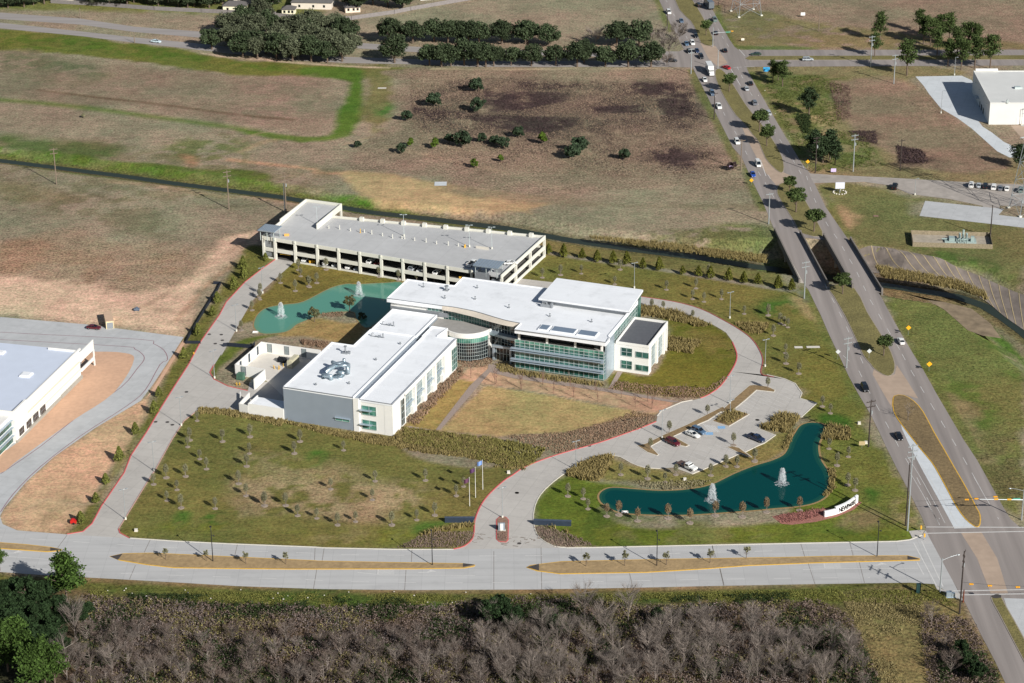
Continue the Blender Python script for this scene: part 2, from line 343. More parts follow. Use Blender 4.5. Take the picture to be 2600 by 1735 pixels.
paint('H 1530,1010 1950,1060 2200,1250 2349,1420 L 2349,200 2150,100 H 2100,1420 1900,1230 1700,1100',(84,104,44),4,6,0.85,0.5,thr=0.45)
paint('L 1700,200 2000,250 2100,500 2000,600 1850,480',(92,110,46),6,8,0.8,0.5,thr=0.42)
paint('L 1740,300 1850,350 2080,760 2000,740 1850,560',(150,128,96),4,5,0.7,0.5)
paint('L 2050,640 2349,560 2349,1100 2200,1050 2100,900',(112,98,66),6,8,0.8,1.2,thr=0.40)
# --- campus lawns
LAWN = (114,108,58)
paint('I 1480,700 2110,780 J 900,880 1170,910 1300,1050 K 0,560 300,520 N 2050,0 1800,300 1770,500 1600,575 600,560 M 1300,510 970,488 880,430 I 1150,1165 1370,790',LAWN,1.5,0.5,1,0.45)
paint('J 100,1050 700,1100 1300,1250 1500,1400 N 1100,400 500,300 0,300 M 1700,100 1900,0',(146,126,92),6,9,0.95,0.7,thr=0.40)
paint('M 2000,30 2349,60 N 700,100 1300,80 1400,250 1000,330 500,250 0,150',(164,140,108),5,8,0.9,0.6,thr=0.44)
paint('M 900,450 1500,420 2349,480 N 600,520 1300,540 1300,400 500,430 0,420 M 1600,330',(116,114,44),5,7,0.8,0.4,thr=0.42)
for s in ('M 1320,280 1440,290 1380,380 1310,370','M 1500,290 1620,290 1640,370 1520,360','N 1300,380 1560,340 1600,380 1400,450 1310,460','J 560,1000 680,1030 600,1150 520,1100'): paint(s,(66,104,34),2.5,3,0.8,0.4,thr=0.36)
paint('N 620,420 1000,430 1000,520 620,520',(140,124,88),5,6,0.6,0.5,thr=0.46)
paint('O 460,360 480,200 700,20 K 900,650 1250,720 940,850 1200,1000 1700,1000 2200,960 2349,900 L 900,700 800,700 L 1270,1250 1500,1250 1600,1330 1500,1410 0,1420 O 900,555 600,440',(100,108,38),2,0.8,1,0.4)
paint('O 900,200 1300,350 2349,380 Q 1300,300 1450,400 1400,510 0,530 O 900,540',(80,98,36),6,8,0.7,0.4,thr=0.52)
paint('O 1100,400 2000,380 2349,450 2000,530 1300,520',(128,120,72),4,5,0.6,0.5,thr=0.50)
paint('K 1000,480 1180,520 1400,560 1640,600 2000,450 2250,330 2349,280 L 600,550 540,760 0,960 K 1700,690 1200,640 960,660',(128,116,62),2,3,0.9,0.5)
paint('L 700,0 980,0 1200,560 1480,1000 1600,1290 1500,1300 1200,1260 940,1000 800,600 900,560 700,400',(106,108,46),3,4,0.95,0.6)
paint('L 870,460 1060,480 1080,560 900,560',(60,96,30),3,4,0.9,0.5); paint('L 1180,1000 1260,1040 1240,1110 1190,1080',(60,96,30),3,4,0.8,0.5)
paint('L 1350,1100 1500,1060 1610,1280 1500,1290 1400,1200',(150,130,98),4,5,0.8,0.8,thr=0.42)
paint('L 1010,1200 1250,1150 1200,1280 950,1290',(142,120,90),4,6,0.7,0.5,thr=0.46)
# north-east campus lawn, inner lawn, park strip by the channel
paint('G 540,0 800,30 2180,215 2349,420 H 740,980 1000,1540 L 1100,290 700,360 690,290 560,185 390,150 G 2145,1010 2160,930 2080,770 1700,545 1240,450 580,345 360,320',(114,108,52),2,3,0.95,0.5)
paint('G 560,-10 2200,190 2300,360 2349,420 1500,260 550,110',(122,110,68),3,4,0.8,0.5)
paint('H 400,1080 650,1060 660,1160 600,1250 480,1180',(60,102,34),5,8,0.8,0.5,thr=0.47)
paint('H 600,1050 760,1080 860,1280 800,1260',(170,142,106),3,4,0.7,0.4)
paint('G 1080,1010 1320,1040 1450,850 1450,640 1240,520 1640,600 1890,720 1972,870 1930,1010 1700,1200 1040,1130',(106,102,38),1,0.5,1,0.35)
paint('G 1500,640 1900,800 1850,900 1700,780 1450,690',(134,112,62),5,6,0.7,0.5,thr=0.42)
# lawn between garage and pond, west strip
paint('F 440,610 1620,800 1280,760 F 0,1120 150,930 330,740',(116,108,52),2,2,1,0.5)
paint('E 1850,1350 2100,1310 F 280,1190 100,1230 E 1750,1480 1650,1568 I 1600,480 1568,430 1650,290',(96,106,44),2,2,1,0.4)
paint('E 2060,745 1960,830 1690,1080 1500,1370 I 1410,370 980,1050 760,1350 M 700,350 620,440 500,455 560,380 680,200 780,80 I 900,1000 1100,760 1250,430 1400,180 E 1650,980 1830,700 1930,670',(108,104,46),2.5,2,0.95,0.6)
paint('E 1650,960 1800,760 1900,680 1920,830 1790,1000 1560,1300 1440,1420 1330,1490 1440,1250',(104,102,50),3,3,0.8,0.7)
paint('F 1270,760 1150,950 860,1250 700,1230 480,1190 300,1190 F 480,1090 630,1050 900,1080 1100,900',(150,126,80),2,1.5,1,0.3)
paint('I 1100,610 1050,640 950,700 700,850 400,1060 200,1240 60,1420 M 10,330 30,380 130,432 480,455 560,370 690,180 I 850,1090 960,960 1090,740',(198,158,128),1.5,1.2,1,0.3,smooth=False)
paint('I 1360,200 1400,200 1250,420 1130,600 1080,640 1150,520 1240,370',(190,152,124),1,1,1,0.3,smooth=False)
paint('M 420,200 620,200 500,450 300,430',(160,128,98),5,5,0.6,0.5,thr=0.45)
# tan courtyard lawn and gravel plaza
paint('J 1860,520 G 80,1110 600,1190 1000,1270 1200,1300 1240,1325 K 1370,150 1100,190 700,290 300,310 0,330 J 2000,905 1520,865',(166,144,98),1,0.5,1,0.3,smooth=False)
paint('J 1650,480 1840,500 1760,530 1490,865 1260,825',(150,130,76),1,0.5,1,0.25,smooth=False)
paint('J 1725,395 1900,380 1900,440 G 130,1010 600,1090 1000,1150 1500,1230 1430,1320 1230,1305 900,1240 600,1180 80,1100 J 1860,515 1650,475',(180,144,118),0.8,0.3,1,0.15,smooth=False)
# south verge and the woods floor
paint('M -300,780 0,745 1000,805 2349,865 N 600,872 2349,875 O 2000,842 Q 800,832 1680,830 1900,960 2210,1568 2300,1900 M -600,1900',(98,86,58),2,2,1,1.0)
paint('M -300,760 0,745 1000,805 2349,865 N 600,872 2349,875 O 2000,842 Q 1600,830 1800,920 1700,1000 Q 0,960 O 1200,960 0,930 N 1200,1050 0,1050 M 2000,1000 900,900 0,860',(96,98,46),3,3,0.95,0.8)
stroke('M 350,775 1000,812 2349,872 N 640,880 1300,885 2349,882 O 1200,868 2000,852 Q 800,838',2.4,(138,112,80),2,0.8)
paint('M 700,870 2349,900 N 2349,960 O 1500,900 O 2349,900 Q 800,900 400,960 O 1200,1000 N 1500,1040 M 1500,1010',(66,92,34),5,8,0.8,0.8,thr=0.47)
paint('Q 1000,900 1700,900 1950,1060 2100,1300 2300,1700 1300,1700 1150,1200 1050,1000',(124,112,72),4,5,0.95,0.9)
paint('Q 1650,1200 1950,1200 2150,1500 2150,1700 1800,1700',(78,74,52),5,6,0.8,1.2,thr=0.40)
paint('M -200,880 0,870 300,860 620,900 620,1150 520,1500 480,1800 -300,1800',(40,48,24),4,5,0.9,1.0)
paint('M 600,950 2349,1150 N 1800,1000 2349,1000 Q 900,1000 1100,1300 1200,1700 M 600,1800',(84,70,58),6,8,0.85,1.2,thr=0.42)
# gravel path by the cypress row, tan strip
stroke('G 545,120 800,165 1400,250 1800,315 2349,405 H 660,985 750,1080',2.2,(146,136,124),1.2,0.9,0.2,0.6)
for s_ in ('E 900,1180 1150,1060 1400,900 1600,760 1800,640','E 1300,1330 1420,1150 1560,960 1750,760','E 300,1100 700,1080 1100,1130 1350,1180','E 0,760 400,740 900,800 1300,760','M 100,400 300,200 I 700,1400 1000,900','B 1050,1090 1500,1180 2100,1320 C 700,1440','A 1700,1110 1900,1000 2200,960'):
    q_ = P(s_); stroke(q_,0.7,(168,142,118),1.2,0.55,0.4,1.2); stroke([(x+1.9,y+0.8) for x,y in q_],0.7,(168,142,118),1.2,0.55,0.4,1.2)
# channel banks: worn sides, wet foot
m = bank < 0.5; Cg[m] = Cg[m]*0.55+np.array([*lin((100,90,60)), 1.2])*0.45
m = bank < 0.22; Cg[m] = np.array([*lin((84,74,54)), 0.8])
paint('H 1480,1005 1700,1030 1900,1075 2080,1160 2220,1260 2349,1390 2500,1500 2500,1600 2349,1480 2200,1330 2050,1220 1900,1120 1600,1050',(82,108,40),2,3,0.95,0.7)
paint('H 1300,880 1560,900 1850,965 2040,1040 2200,1150 2349,1260 2349,1290 2150,1160 1950,1060 1700,1000 1400,970',(122,106,72),2,3,0.8,1.0)
for s_ in ('C 1375,-20 1420,110 1480,240','C 1630,520 1740,760 1820,910 1920,1110 1990,1250 H 260,60 330,230 420,400','H 720,1000 820,1190 900,1370 980,1540 L 1050,240 1140,400','D 60,110 140,270 190,350','D 310,540 430,730 550,930 700,1180','D 100,385 60,40','H 830,200 980,500 1060,600','H 1350,1080 1500,1400 L 1620,100 1800,420 2000,740'): stroke(s_,3.4,(102,108,54),1.6,0.75,0.6,1.0)
stroke('A 1500,398 1750,432 2100,455 B 0,428 600,482 1150,508',1.6,(200,174,152),1.2,0.85); stroke('B 1450,515 2349,518 C 0,518 1400,512',1.4,(196,174,142),1.2,0.6)
paint('H 0,480 440,520 440,780 200,700 0,690',(96,108,56),6,8,0.75,0.7,thr=0.42)
paint('G 620,0 1500,-40 2349,-60 2349,190 2100,200 1500,110 900,40',(104,104,62),6,9,0.7,0.9,thr=0.45)
# overall break-up, worn brown and greener blotches
NH = fbm(X, Y, 22, 41, 5); hh = np.clip((NH-0.5)*5, -1, 1); Cg[:, 0] *= 1+0.13*hh; Cg[:, 1] *= 1+0.01*hh; Cg[:, 2] *= 1+0.06*hh
Cg[:, :3] *= (0.80+0.40*NZ2)[:, None]*(0.86+0.28*NZ4)[:, None]
nx, ny = len(gx), len(gy)
gr_ = Cg[:, :3].mean(1); Cg[:, :3] = Cg[:, :3]*0.95+gr_[:, None]*0.05*np.array([1.03,1.0,0.95])
Zg[(np.abs(X) > 320) | (Y < 420) | (Y > 1200)] = 0
idx = np.arange(nx*ny).reshape(ny, nx)
F = np.stack([idx[:-1,:-1], idx[:-1,1:], idx[1:,1:], idx[1:,:-1]], -1).reshape(-1, 4)
gm = bpy.data.materials.new('ground_cover'); gm.use_nodes = True
def ground_nodes(m):
    N = m.node_tree.nodes; L = m.node_tree.links; b = N['Principled BSDF']; b.inputs['Roughness'].default_value = 0.95; b.inputs['Specular IOR Level'].default_value = 0.1
    at = N.new('ShaderNodeAttribute'); at.attribute_name = 'Col'
    tc = N.new('ShaderNodeTexCoord')
    def nz(s, d=3, rough=0.6):
        n = N.new('ShaderNodeTexNoise'); n.inputs['Scale'].default_value = s; n.inputs['Detail'].default_value = d; n.inputs['Roughness'].default_value = rough; L.new(tc.outputs['Object'], n.inputs['Vector']); return n
    def rng(sock, a, b_, lo, hi):
        r = N.new('ShaderNodeMapRange'); r.inputs[1].default_value = a; r.inputs[2].default_value = b_; r.inputs[3].default_value = lo; r.inputs[4].default_value = hi; L.new(sock, r.inputs[0]); return r.outputs[0]
    def math_(op, a, c):
        q = N.new('ShaderNodeMath'); q.operation = op
        for i, v in enumerate((a, c)):
            if isinstance(v, (int, float)): q.inputs[i].default_value = v
            else: L.new(v, q.inputs[i])
        return q.outputs[0]
    n1 = nz(1.1, 5, 0.75); n2 = nz(0.23, 4)
    f = math_('ADD', math_('MULTIPLY', rng(n1.outputs[0], 0.3, 0.7, -0.75, 0.75), math_('ADD', at.outputs['Alpha'], 0.25)), rng(n2.outputs[0], 0.3, 0.7, -0.16, 0.16))
    ms_ = N.new('ShaderNodeMapping'); ms_.inputs['Scale'].default_value = (0.25,1.0,1.0); ms_.inputs['Rotation'].default_value = (0,0,0.25); L.new(tc.outputs['Object'], ms_.inputs[0]); n4 = nz(0.55, 5, 0.7); L.new(ms_.outputs[0], n4.inputs['Vector']); f = math_('ADD', f, rng(n4.outputs[0], 0.3, 0.7, -0.16, 0.16))
    f = math_('MAXIMUM', math_('ADD', f, 1.0), 0.25)
    n3 = nz(0.5, 6, 0.7); mx = N.new('ShaderNodeMix'); mx.data_type = 'RGBA'; mx.blend_type = 'MULTIPLY'; mx.inputs[0].default_value = 1.0; L.new(at.outputs['Color'], mx.inputs[6])
    hr = N.new('ShaderNodeValToRGB'); hr.color_ramp.elements[0].position = 0.36; hr.color_ramp.elements[0].color = (1.06,0.99,0.97,1); hr.color_ramp.elements[1].position = 0.64; hr.color_ramp.elements[1].color = (0.88,0.98,0.88,1); L.new(n3.outputs[0], hr.inputs[0]); L.new(hr.outputs[0], mx.inputs[7])
    vm = N.new('ShaderNodeVectorMath'); vm.operation = 'SCALE'; L.new(mx.outputs[2], vm.inputs[0]); L.new(f, vm.inputs['Scale'])
    L.new(vm.outputs[0], b.inputs['Base Color'])
    bp = N.new('ShaderNodeBump'); bp.inputs['Distance'].default_value = 0.35; L.new(math_('MULTIPLY', n1.outputs[0], at.outputs['Alpha']), bp.inputs['Height']); L.new(bp.outputs[0], b.inputs['Normal'])
ground_nodes(gm)
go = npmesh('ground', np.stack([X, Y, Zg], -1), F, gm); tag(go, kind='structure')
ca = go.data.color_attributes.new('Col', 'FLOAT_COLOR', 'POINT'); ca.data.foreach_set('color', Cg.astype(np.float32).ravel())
go.data.polygons.foreach_set('use_smooth', [True]*len(F))
# ------------------------------------------------------------------ pavements
M_conc = mat('concrete_drive',(182,177,170),0.85,0.05,0.5,var2=0.08,scale2=0.06,grid=(0.35,4.6,4.6,0.05,0.22),stain=0.10)
M_concf = mat('concrete_road',(180,179,177),0.85,0.07,0.4,var2=0.07,scale2=0.05,stretch=(0,0.12,1.0),grid=(0.0,6.0,3.7,0.045,0.2),stain=0.08)
M_concn = mat('new_concrete',(200,204,206),0.85,0.05,0.5,var2=0.06,scale2=0.06,grid=(0.3,4.6,4.6,0.05,0.16),stain=0.08)
M_asph = mat('worn_road',(142,134,129),0.9,0.10,0.5,var2=0.20,scale2=0.35,stretch=(-0.31,1.0,0.03))
M_asphn = mat('grey_road',(150,144,140),0.9,0.07,0.5,var2=0.10,scale2=0.3,stretch=(0.05,0.04,1.0))
M_tan = mat('tan_concrete',(170,150,132),0.9,0.10,0.4,var2=0.08,scale2=0.08)
M_lot = mat('cracked_lot',(160,152,144),0.92,0.16,0.35,var2=0.12,scale2=0.1)
M_pale = mat('pale_concrete',(182,183,183),0.85,0.06,0.4,var2=0.07,scale2=0.05,grid=(0.35,4.8,4.8,0.05,0.16),stain=0.12)
M_white = mat('road_paint_white',(200,198,194),0.7,0.12,2.0)
M_joint = mat('joint_sealant',(128,122,116),0.9,0.1,1.0)
M_dark = mat('dark_sealant',(70,66,64),0.9,0.2,1.0)
M_red = mat('red_kerb',(196,96,94),0.8,0.12,1.5)
M_kerb = mat('pale_kerb',(206,200,188),0.85,0.08,1.0)
M_yel = mat('yellow_kerb',(214,168,58),0.7,0.1,1.0)
M_grass = mat('median_grass',(116,108,66),0.95,0.30,1.3,var2=0.22,scale2=0.15,bump=0.2)
M_tanm = mat('median_tan',(158,134,98),0.95,0.16,0.8,var2=0.14,scale2=0.2,bump=0.1)
M_dirt = mat('bare_dirt',(200,162,134),0.95,0.09,0.7,var2=0.08,scale2=0.08,bump=0.08)
M_mulch = mat('bed_mulch',(140,112,96),0.95,0.25,1.5,bump=0.15)
# campus drive, service court, car park
drive_w = P('M 500,460 620,440 690,380 760,250 930,0 I 980,1050 1100,870 1200,700 1300,540 1410,370 1500,200 1640,0 E 1690,1080 1830,930 1960,830 2065,755')
drive_e = P('E 2210,765 2150,820 2060,900 1960,990 1880,1070 1800,1210 1740,1320 1650,1480 I 1650,290 1600,370 1568,430 1600,480 1700,530 1850,565')
sheet('driveway', drive_w+drive_e+P('I 1860,500 2110,500 2110,740 1780,715 1700,700 1480,705 1370,790 1280,930 1150,1165 M 1125,20 930,340 880,420 890,450 960,488 960,600 500,600'), 0.030, M_conc)
red1 = sm(P('N 1620,572 1700,550 1760,500 1778,440 1785,350 1830,240 1900,150 2000,60 K 300,610 400,545 580,475 760,420 870,390 1000,350 1250,260 1370,210'),n=3)
mid1 = P('K 1378,170 1410,130 1560,65 1640,50')
red2 = sm(P('K 1700,35 1760,10 G 1850,1120 1930,1010 1970,930 1972,870 1940,790'),n=3)
inner_n = sm(P('G 1890,720 1790,660 1640,600 1500,560 1240,518'),n=2)
outer_n = sm(P('G 1180,440 1240,450 1500,490 1700,545 1870,630 1990,700 2080,770 2140,860 2160,930 2145,1010 2160,1035 2200,1045 2349,1070'),n=3)
lot_r = P('L 430,155 560,185 640,220 690,290 675,330 800,365 685,470 560,440')
lot_s = P('K 2130,265 2255,310 2170,370 2120,390 2040,430 1990,448 1700,572 1640,598 1510,550')
outer_s = sm(P('K 1400,558 1280,550 1180,515 1100,470 1030,460 980,470 880,490 760,555 660,610 540,710 480,790 455,870 O 450,340 460,420 500,490 600,548 700,560'),n=2)
sheet('campus_drive', red1+mid1+red2+inner_n+P('G 1180,515')+outer_n+lot_r+lot_s+outer_s+P('O 700,640 N 1620,640'), 0.034, M_conc)
sheet('driveway', P('G 250,330 370,318 600,345 1250,445 1250,520 600,440 300,400'), 0.038, M_conc)
# frontage road
fn = P('M -300,410 0,420 130,430 500,460 960,488 1300,510 1700,530 2349,555 N 640,560 1200,572 1620,572 O 700,560 900,558 1500,545 2000,535 Q 600,528 1000,520 1400,512 1500,500 1590,465 1615,430')
fs = P('Q 1900,960 1800,900 1680,830 1500,820 800,830 0,845 O 1200,858 500,870 N 2349,870 1300,875 640,868 0,845 M 1600,835 1000,800 350,765 0,740 -300,725')
# big north-south road
asph_n = P('C 1300,-300 1390,0 1440,110 1500,230 1575,370 1400,440 1400,500 1640,505 1760,740 1840,900 1940,1100 H 245,0 330,190 400,330 490,545 505,575 H 1075,640 1050,630 960,500 870,370 785,190 D 790,1365 760,1300 700,1230 600,1070 500,900 420,760 350,640 290,530 280,500 2349,490 D 2349,372 220,374 190,350 150,290 80,170 10,45 -60,-70 -160,-300')
sheet('road', asph_n, 0.044, M_asph)
sheet('road', P('H 503,570 680,568 895,975 730,975 690,905'), 0.0475, M_asph)
sheet('road', P('H 850,592 1050,625 1300,1010 1085,1010'), 0.0475, M_asph)
asph_s = P('H 728,968 740,985 830,1170 900,1330 1000,1540 L 1040,160 1110,290 1200,440 1265,570 1320,690 1400,850 1480,1000 1540,1120 1590,1220 1618,1300 1612,1340 Q 1890,930 1940,1030 2040,1230 2130,1400 2210,1568 2400,1950 3200,1950 2700,900 2500,500 2330,400 L 2330,1300 2250,1230 2200,1150 2100,970 2000,790 1900,640 1800,470 1700,300 1600,120 1525,0 H 1430,1310 1330,1130 1290,1050 1265,1012')
sheet('road', asph_s, 0.044, M_asph)
sheet('frontage_road', fn+fs, 0.050, M_concf)
sheet('turn_lane', P('L 1430,520 1560,690 1660,810 1720,910 1790,1040 1850,1150 1910,1230 1990,1295 1830,1300 1700,1060 1600,880 1500,690 1440,560'), 0.056, M_concn)
sheet('turn_lane', P('D 330,900 380,1000 410,1070 560,1310 600,1370 640,1400 600,1420 530,1420 400,1260 310,1090 250,960'), 0.054, M_tan)
sheet('turn_lane', P('H 380,0 480,20 555,112 640,150 590,190 520,215 490,190 420,80'), 0.058, M_tan)
sheet('crossover', P('L 1230,110 1290,150 1345,165 1385,150 1400,80 1480,200 1560,330 1450,300 1380,312 1365,400 1300,290 1220,150'), 0.058, M_tan)
sheet('crossover', P('Q 1880,450 2030,440 2150,640 2230,900 2100,900 2000,640'), 0.056, M_tan)
sheet('crossover', P('C 1690,310 1810,345 1850,400 1900,470 1830,500 1760,440'), 0.056, M_tan)
sheet('turn_lane', P('Q 2200,935 2349,940 2700,1500 2500,1500 2349,1260 2230,1030'), 0.056, M_pale)
# east-west road to the north
sheet('north_road', P('A -300,55 0,95 600,140 1000,200 1500,237 B 500,290 1250,345 C 0,372 600,375 1580,385 1580,440 600,415 0,410 B 1250,385 500,335 A 1500,283 1000,240 600,185 0,143 -300,110'), 0.03, M_asphn)
sheet('north_road', P('A -300,135 0,170 600,235 1000,280 1370,315 1700,350 B 400,400 800,425 1250,440 C 0,460 1400,452 1660,452 1660,505 1400,500 0,500 B 1250,480 800,470 400,450 A 1700,400 1370,360 1000,320 600,270 0,212 -300,180'), 0.034, M_asphn)
stm = P('D 265,435 300,420 2349,413 2349,447 300,452')
# east driveway and lots
sheet('east_driveway', P('H 745,120 900,130 1000,135 1400,155 2000,190 2600,215 2600,400 2349,365 2170,360 2130,480 2040,362 1800,312 1500,275 1350,210 1160,183 780,192'), 0.05, M_lot)
sheet('east_parking_lot', P('H 1612,325 2040,370 2200,385 2160,430 2600,480 2600,545 2349,525 1570,437'), 0.054, M_pale)
sheet('warehouse_court', P('D 1540,572 1885,566 1960,600 2100,920 2010,905 2040,945 2110,990 2200,1060 2260,1088 2349,1112 2600,1130 2600,1200 2349,1182 2240,1175 2150,1130 1960,960 1850,880 1730,810 1640,700 1600,640'), 0.03, M_concn)
# neighbour's roads
wout = P('E -300,1170 0,1190 640,1245 1370,1340 I 1240,370 1140,520 1050,640 950,700 700,850 400,1060 200,1240 30,1440 0,1500 20,1560 M 60,400 130,430 0,425 -300,415')
sheet('neighbour_road', wout, 0.026, M_pale)
sheet('dirt_ground', sm(P('I -300,1210 0,1180 100,1110 540,790 700,690 850,580 960,430 1000,330 985,300 930,285 800,275 620,300 560,500 120,960 0,1010 -300,1100'),True,2), 0.06, M_dirt)
sheet('dirt_ground', P('I 1365,190 1385,200 1300,330 1160,560 1090,620 1150,530 1250,370'), 0.06, M_dirt)
b = MB(); 
for s in ('E -300,1265 0,1305 1040,1358 1140,1390 1220,1440 1245,1510 I 1190,370 1080,560 940,680 600,900 300,1130 100,1330 0,1470','E 0,1360 900,1410 1000,1430 1060,1470 1070,1510 I 1020,400 900,540 600,740 300,980 0,1185'):
    l = sm(P(s),n=3); o_ = offset(l, 0.28)
    for i in range(len(l)-1): b.face([(*l[i],0.04),(*l[i+1],0.04),(*o_[i+1],0.04),(*o_[i],0.04)])
tag(b.build('joint_line', mat('purple_joint',(140,110,116),0.9,0.1,1.0)), kind='structure')
# kerbs
def kerb(name, line, m, w=0.3, closed=False):
    b = MB(); kerbmb(b, line, w, 0.15, closed); return tag(b.build(name, m), kind='structure')
kerb('kerb', red1, M_red, 0.34); kerb('kerb', red2, M_red, 0.34); kerb('kerb', mid1, M_kerb)
kerb('kerb', outer_n[:-2], mat('dull_red_kerb',(160,84,80),0.85,0.15,1.0)); kerb('kerb', outer_s, M_kerb, 0.25)
kerb('kerb', lot_r, M_kerb); kerb('kerb', lot_s, M_kerb)
kerb('kerb', drive_w, M_red, 0.32)
kerb('kerb', P('I 1850,565 1700,530 1600,480 1568,430 1600,370'), M_red)
kerb('kerb', P('I 1480,705 1370,790 1280,930 1150,1165 M 1125,20 930,340 880,420'), mat('faded_kerb',(186,150,140),0.85,0.15,1.0), 0.22)
kerb('kerb', P('M 880,420 890,450 960,488'), M_red)
kerb('kerb', P('M 970,490 1300,512 1700,532 2349,557 N 640,562 1200,574 1620,574'), M_kerb); kerb('kerb', P('O 700,562 900,560 1500,547 2000,537 Q 600,530 1000,522 1400,514 1500,502 1590,467'), M_kerb)
# raised medians: grass inside a kerb
def island(s, m, km=M_kerb, name='median', closed_n=2, z=0.16):
    p = sm(P(s), True, closed_n) if closed_n else P(s)
    if area(p) < 0: p.reverse()
    b = MB(); b.mat(1).prism(p, 0.0, z-0.03, bottom=False); q = offset(p, 0.28, True); b.mat(0).prism(q, z-0.02, z, bottom=False)
    return tag(b.build(name, [m, km]), kind='structure')
M_gk = mat('worn_kerb',(150,140,126),0.9,0.15,0.8)
island('C 1500,-60 1540,75 1625,160 1665,235 1700,320 1760,345 1800,330 1790,280 1740,170 1690,80 1640,0 1610,-60',M_grass,M_gk)
island('C 1808,530 1812,590 1850,680 1900,770 1960,860 2030,930 2080,1000 2130,1060 2180,1180 2230,1240 2285,1286 2320,1280 2320,1210 2290,1130 2230,1030 2150,920 2090,850 2030,770 1980,690 1930,610 1880,540 1840,515',M_grass,M_gk)
island('H 505,245 515,290 570,380 640,490 690,568 850,592 820,500 760,390 700,290 640,215 570,190 520,205',M_grass,M_gk)
island('H 893,960 930,1040 1010,1180 1100,1370 1150,1480 1200,1540 L 1230,110 1290,150 1340,165 1380,140 1390,80 1370,10 H 1340,1410 1260,1280 1180,1150 1075,960',M_grass,M_gk)
island('L 1380,312 1368,360 1370,400 1385,450 1430,520 1560,690 1660,810 1720,910 1790,1040 1850,1150 1910,1230 1970,1280 2005,1290 2025,1265 2025,1200 2000,1150 1960,1070 1900,960 1830,840 1750,700 1680,580 1600,430 1530,350 1450,305',mat('median_brown',(122,104,74),0.95,0.3,1.0,var2=0.2,bump=0.15),M_yel)
island('Q 2105,925 2112,965 2160,1050 2349,1410 2600,1850 2520,1600 2349,1230 2220,1000 2175,915 2140,908',M_grass,M_gk)
island('D 268,438 300,420 2349,414 2900,414 2900,447 2349,447 300,451',M_grass,M_gk,closed_n=0)
island('M -300,500 0,520 200,535 380,555 462,572 455,585 350,592 0,568 -300,545',M_tanm,M_yel,closed_n=0)
island('M 818,625 915,603 1130,598 2349,655 N 600,657 1100,667 1700,677 1782,690 1775,700 1700,714 1300,720 400,722 0,718 M 1300,712 1100,690 890,655',M_tanm,M_yel,closed_n=0)
island('O 400,708 430,690 660,662 1400,645 2349,630 Q 900,622 1480,618 1572,640 1572,655 800,675 300,695 O 1700,722 1300,746 650,757 480,735',M_tanm,M_yel,closed_n=0)
for s in ('M 822,627 915,606 880,652','N 1690,678 1780,688 1690,706','O 403,708 495,682 495,732','Q 1480,622 1572,645 1480,652','M 375,560 462,573 375,585','Q 2105,925 2140,908 2178,915 2180,935 2125,940'): sheet('paved_nose', P(s), 0.18, M_dark)
M_mtree = mat('island_soil',(134,112,80),0.95,0.25,1.0,var2=0.15,bump=0.1)
island('K 1225,390 1290,372 1420,308 1600,230 1720,168 1860,98 G 1870,1285 1960,1200 2060,1115 2100,1110 2200,1122 2258,1148 2250,1165 2200,1160 2120,1150 2040,1222 1950,1295 K 1850,140 1760,200 1700,225 1600,275 1500,320 1617,385 1590,398 1490,378 1420,345 1330,395 1390,455 1375,465 1300,440',M_mtree,M_kerb,'parking_island',0)
island('K 1785,205 1920,112 2065,155 1912,246',M_mtree,M_kerb,'parking_island',0)
island('K 1893,400 1940,392 1990,405 2085,475 2050,470 1975,440',M_mtree,M_kerb,'parking_island',1)
island('O 175,350 200,328 250,330 272,355 268,500 250,520 195,515 175,495',M_mulch,M_red,'entrance_island',1)
# painted markings
def dashes(s, L_=4.6, gap=7.6, w=0.16, z=0.0615, solid=False, name='lane_marking', off=0.0):
    l = P(s); b = MB(); tot = 0; segs = []
    for i in range(len(l)-1):
        a, c = l[i], l[i+1]; d = math.hypot(c[0]-a[0], c[1]-a[1]); segs.append((tot, d, a, c)); tot += d
    def pt(t):
        for t0, d, a, c in segs:
            if t <= t0+d: k = (t-t0)/d; return (a[0]+(c[0]-a[0])*k, a[1]+(c[1]-a[1])*k), ((c[0]-a[0])/d, (c[1]-a[1])/d)
        t0, d, a, c = segs[-1]; return c, ((c[0]-a[0])/d, (c[1]-a[1])/d)
    t = off
    st = L_+gap
    while t < tot:
        e = min(t+(L_ if not solid else 6), tot); (p, d1), (q, d2) = pt(t), pt(e)
        b.face([(p[0]+d1[1]*w/2, p[1]-d1[0]*w/2, z), (q[0]+d2[1]*w/2, q[1]-d2[0]*w/2, z), (q[0]-d2[1]*w/2, q[1]+d2[0]*w/2, z), (p[0]-d1[1]*w/2, p[1]+d1[0]*w/2, z)])
        t += st if not solid else 6
    return tag(b.build(name, M_white), kind='structure')
for s in ('C 1440,0 1500,110 1570,230 1620,330','C 1700,510 1800,700 1880,860 1960,990 2050,1160 2160,1330 2250,1480','H 440,130 560,330 620,480 700,620 790,790 890,1000 990,1190 1080,1380 1150,1540','L 1000,10 1110,110 1200,290 1330,530 1420,700 1540,900 1640,1100 1720,1230','C 1710,0 1800,160 1870,290 1930,380','D 210,500 300,680 380,800 480,970 600,1150 700,1320','H 700,60 780,300 880,500 960,610 1090,830 1200,1060 1330,1280 1450,1480','L 1440,0 1500,110 1600,280 1750,530 1900,780 2040,1030 2160,1230'):
    dashes(s, w=0.17)
dashes('M -100,468 0,478 800,530 1500,572 2349,600 N 700,610 1600,620 O 300,620 1400,604 2349,580 Q 1300,570', w=0.2, z=0.056)
dashes('M -100,690 0,697 800,748 1600,775 2349,798 N 700,810 1600,822 O 900,812 1500,800 Q 300,790 1200,780', w=0.2, z=0.056)
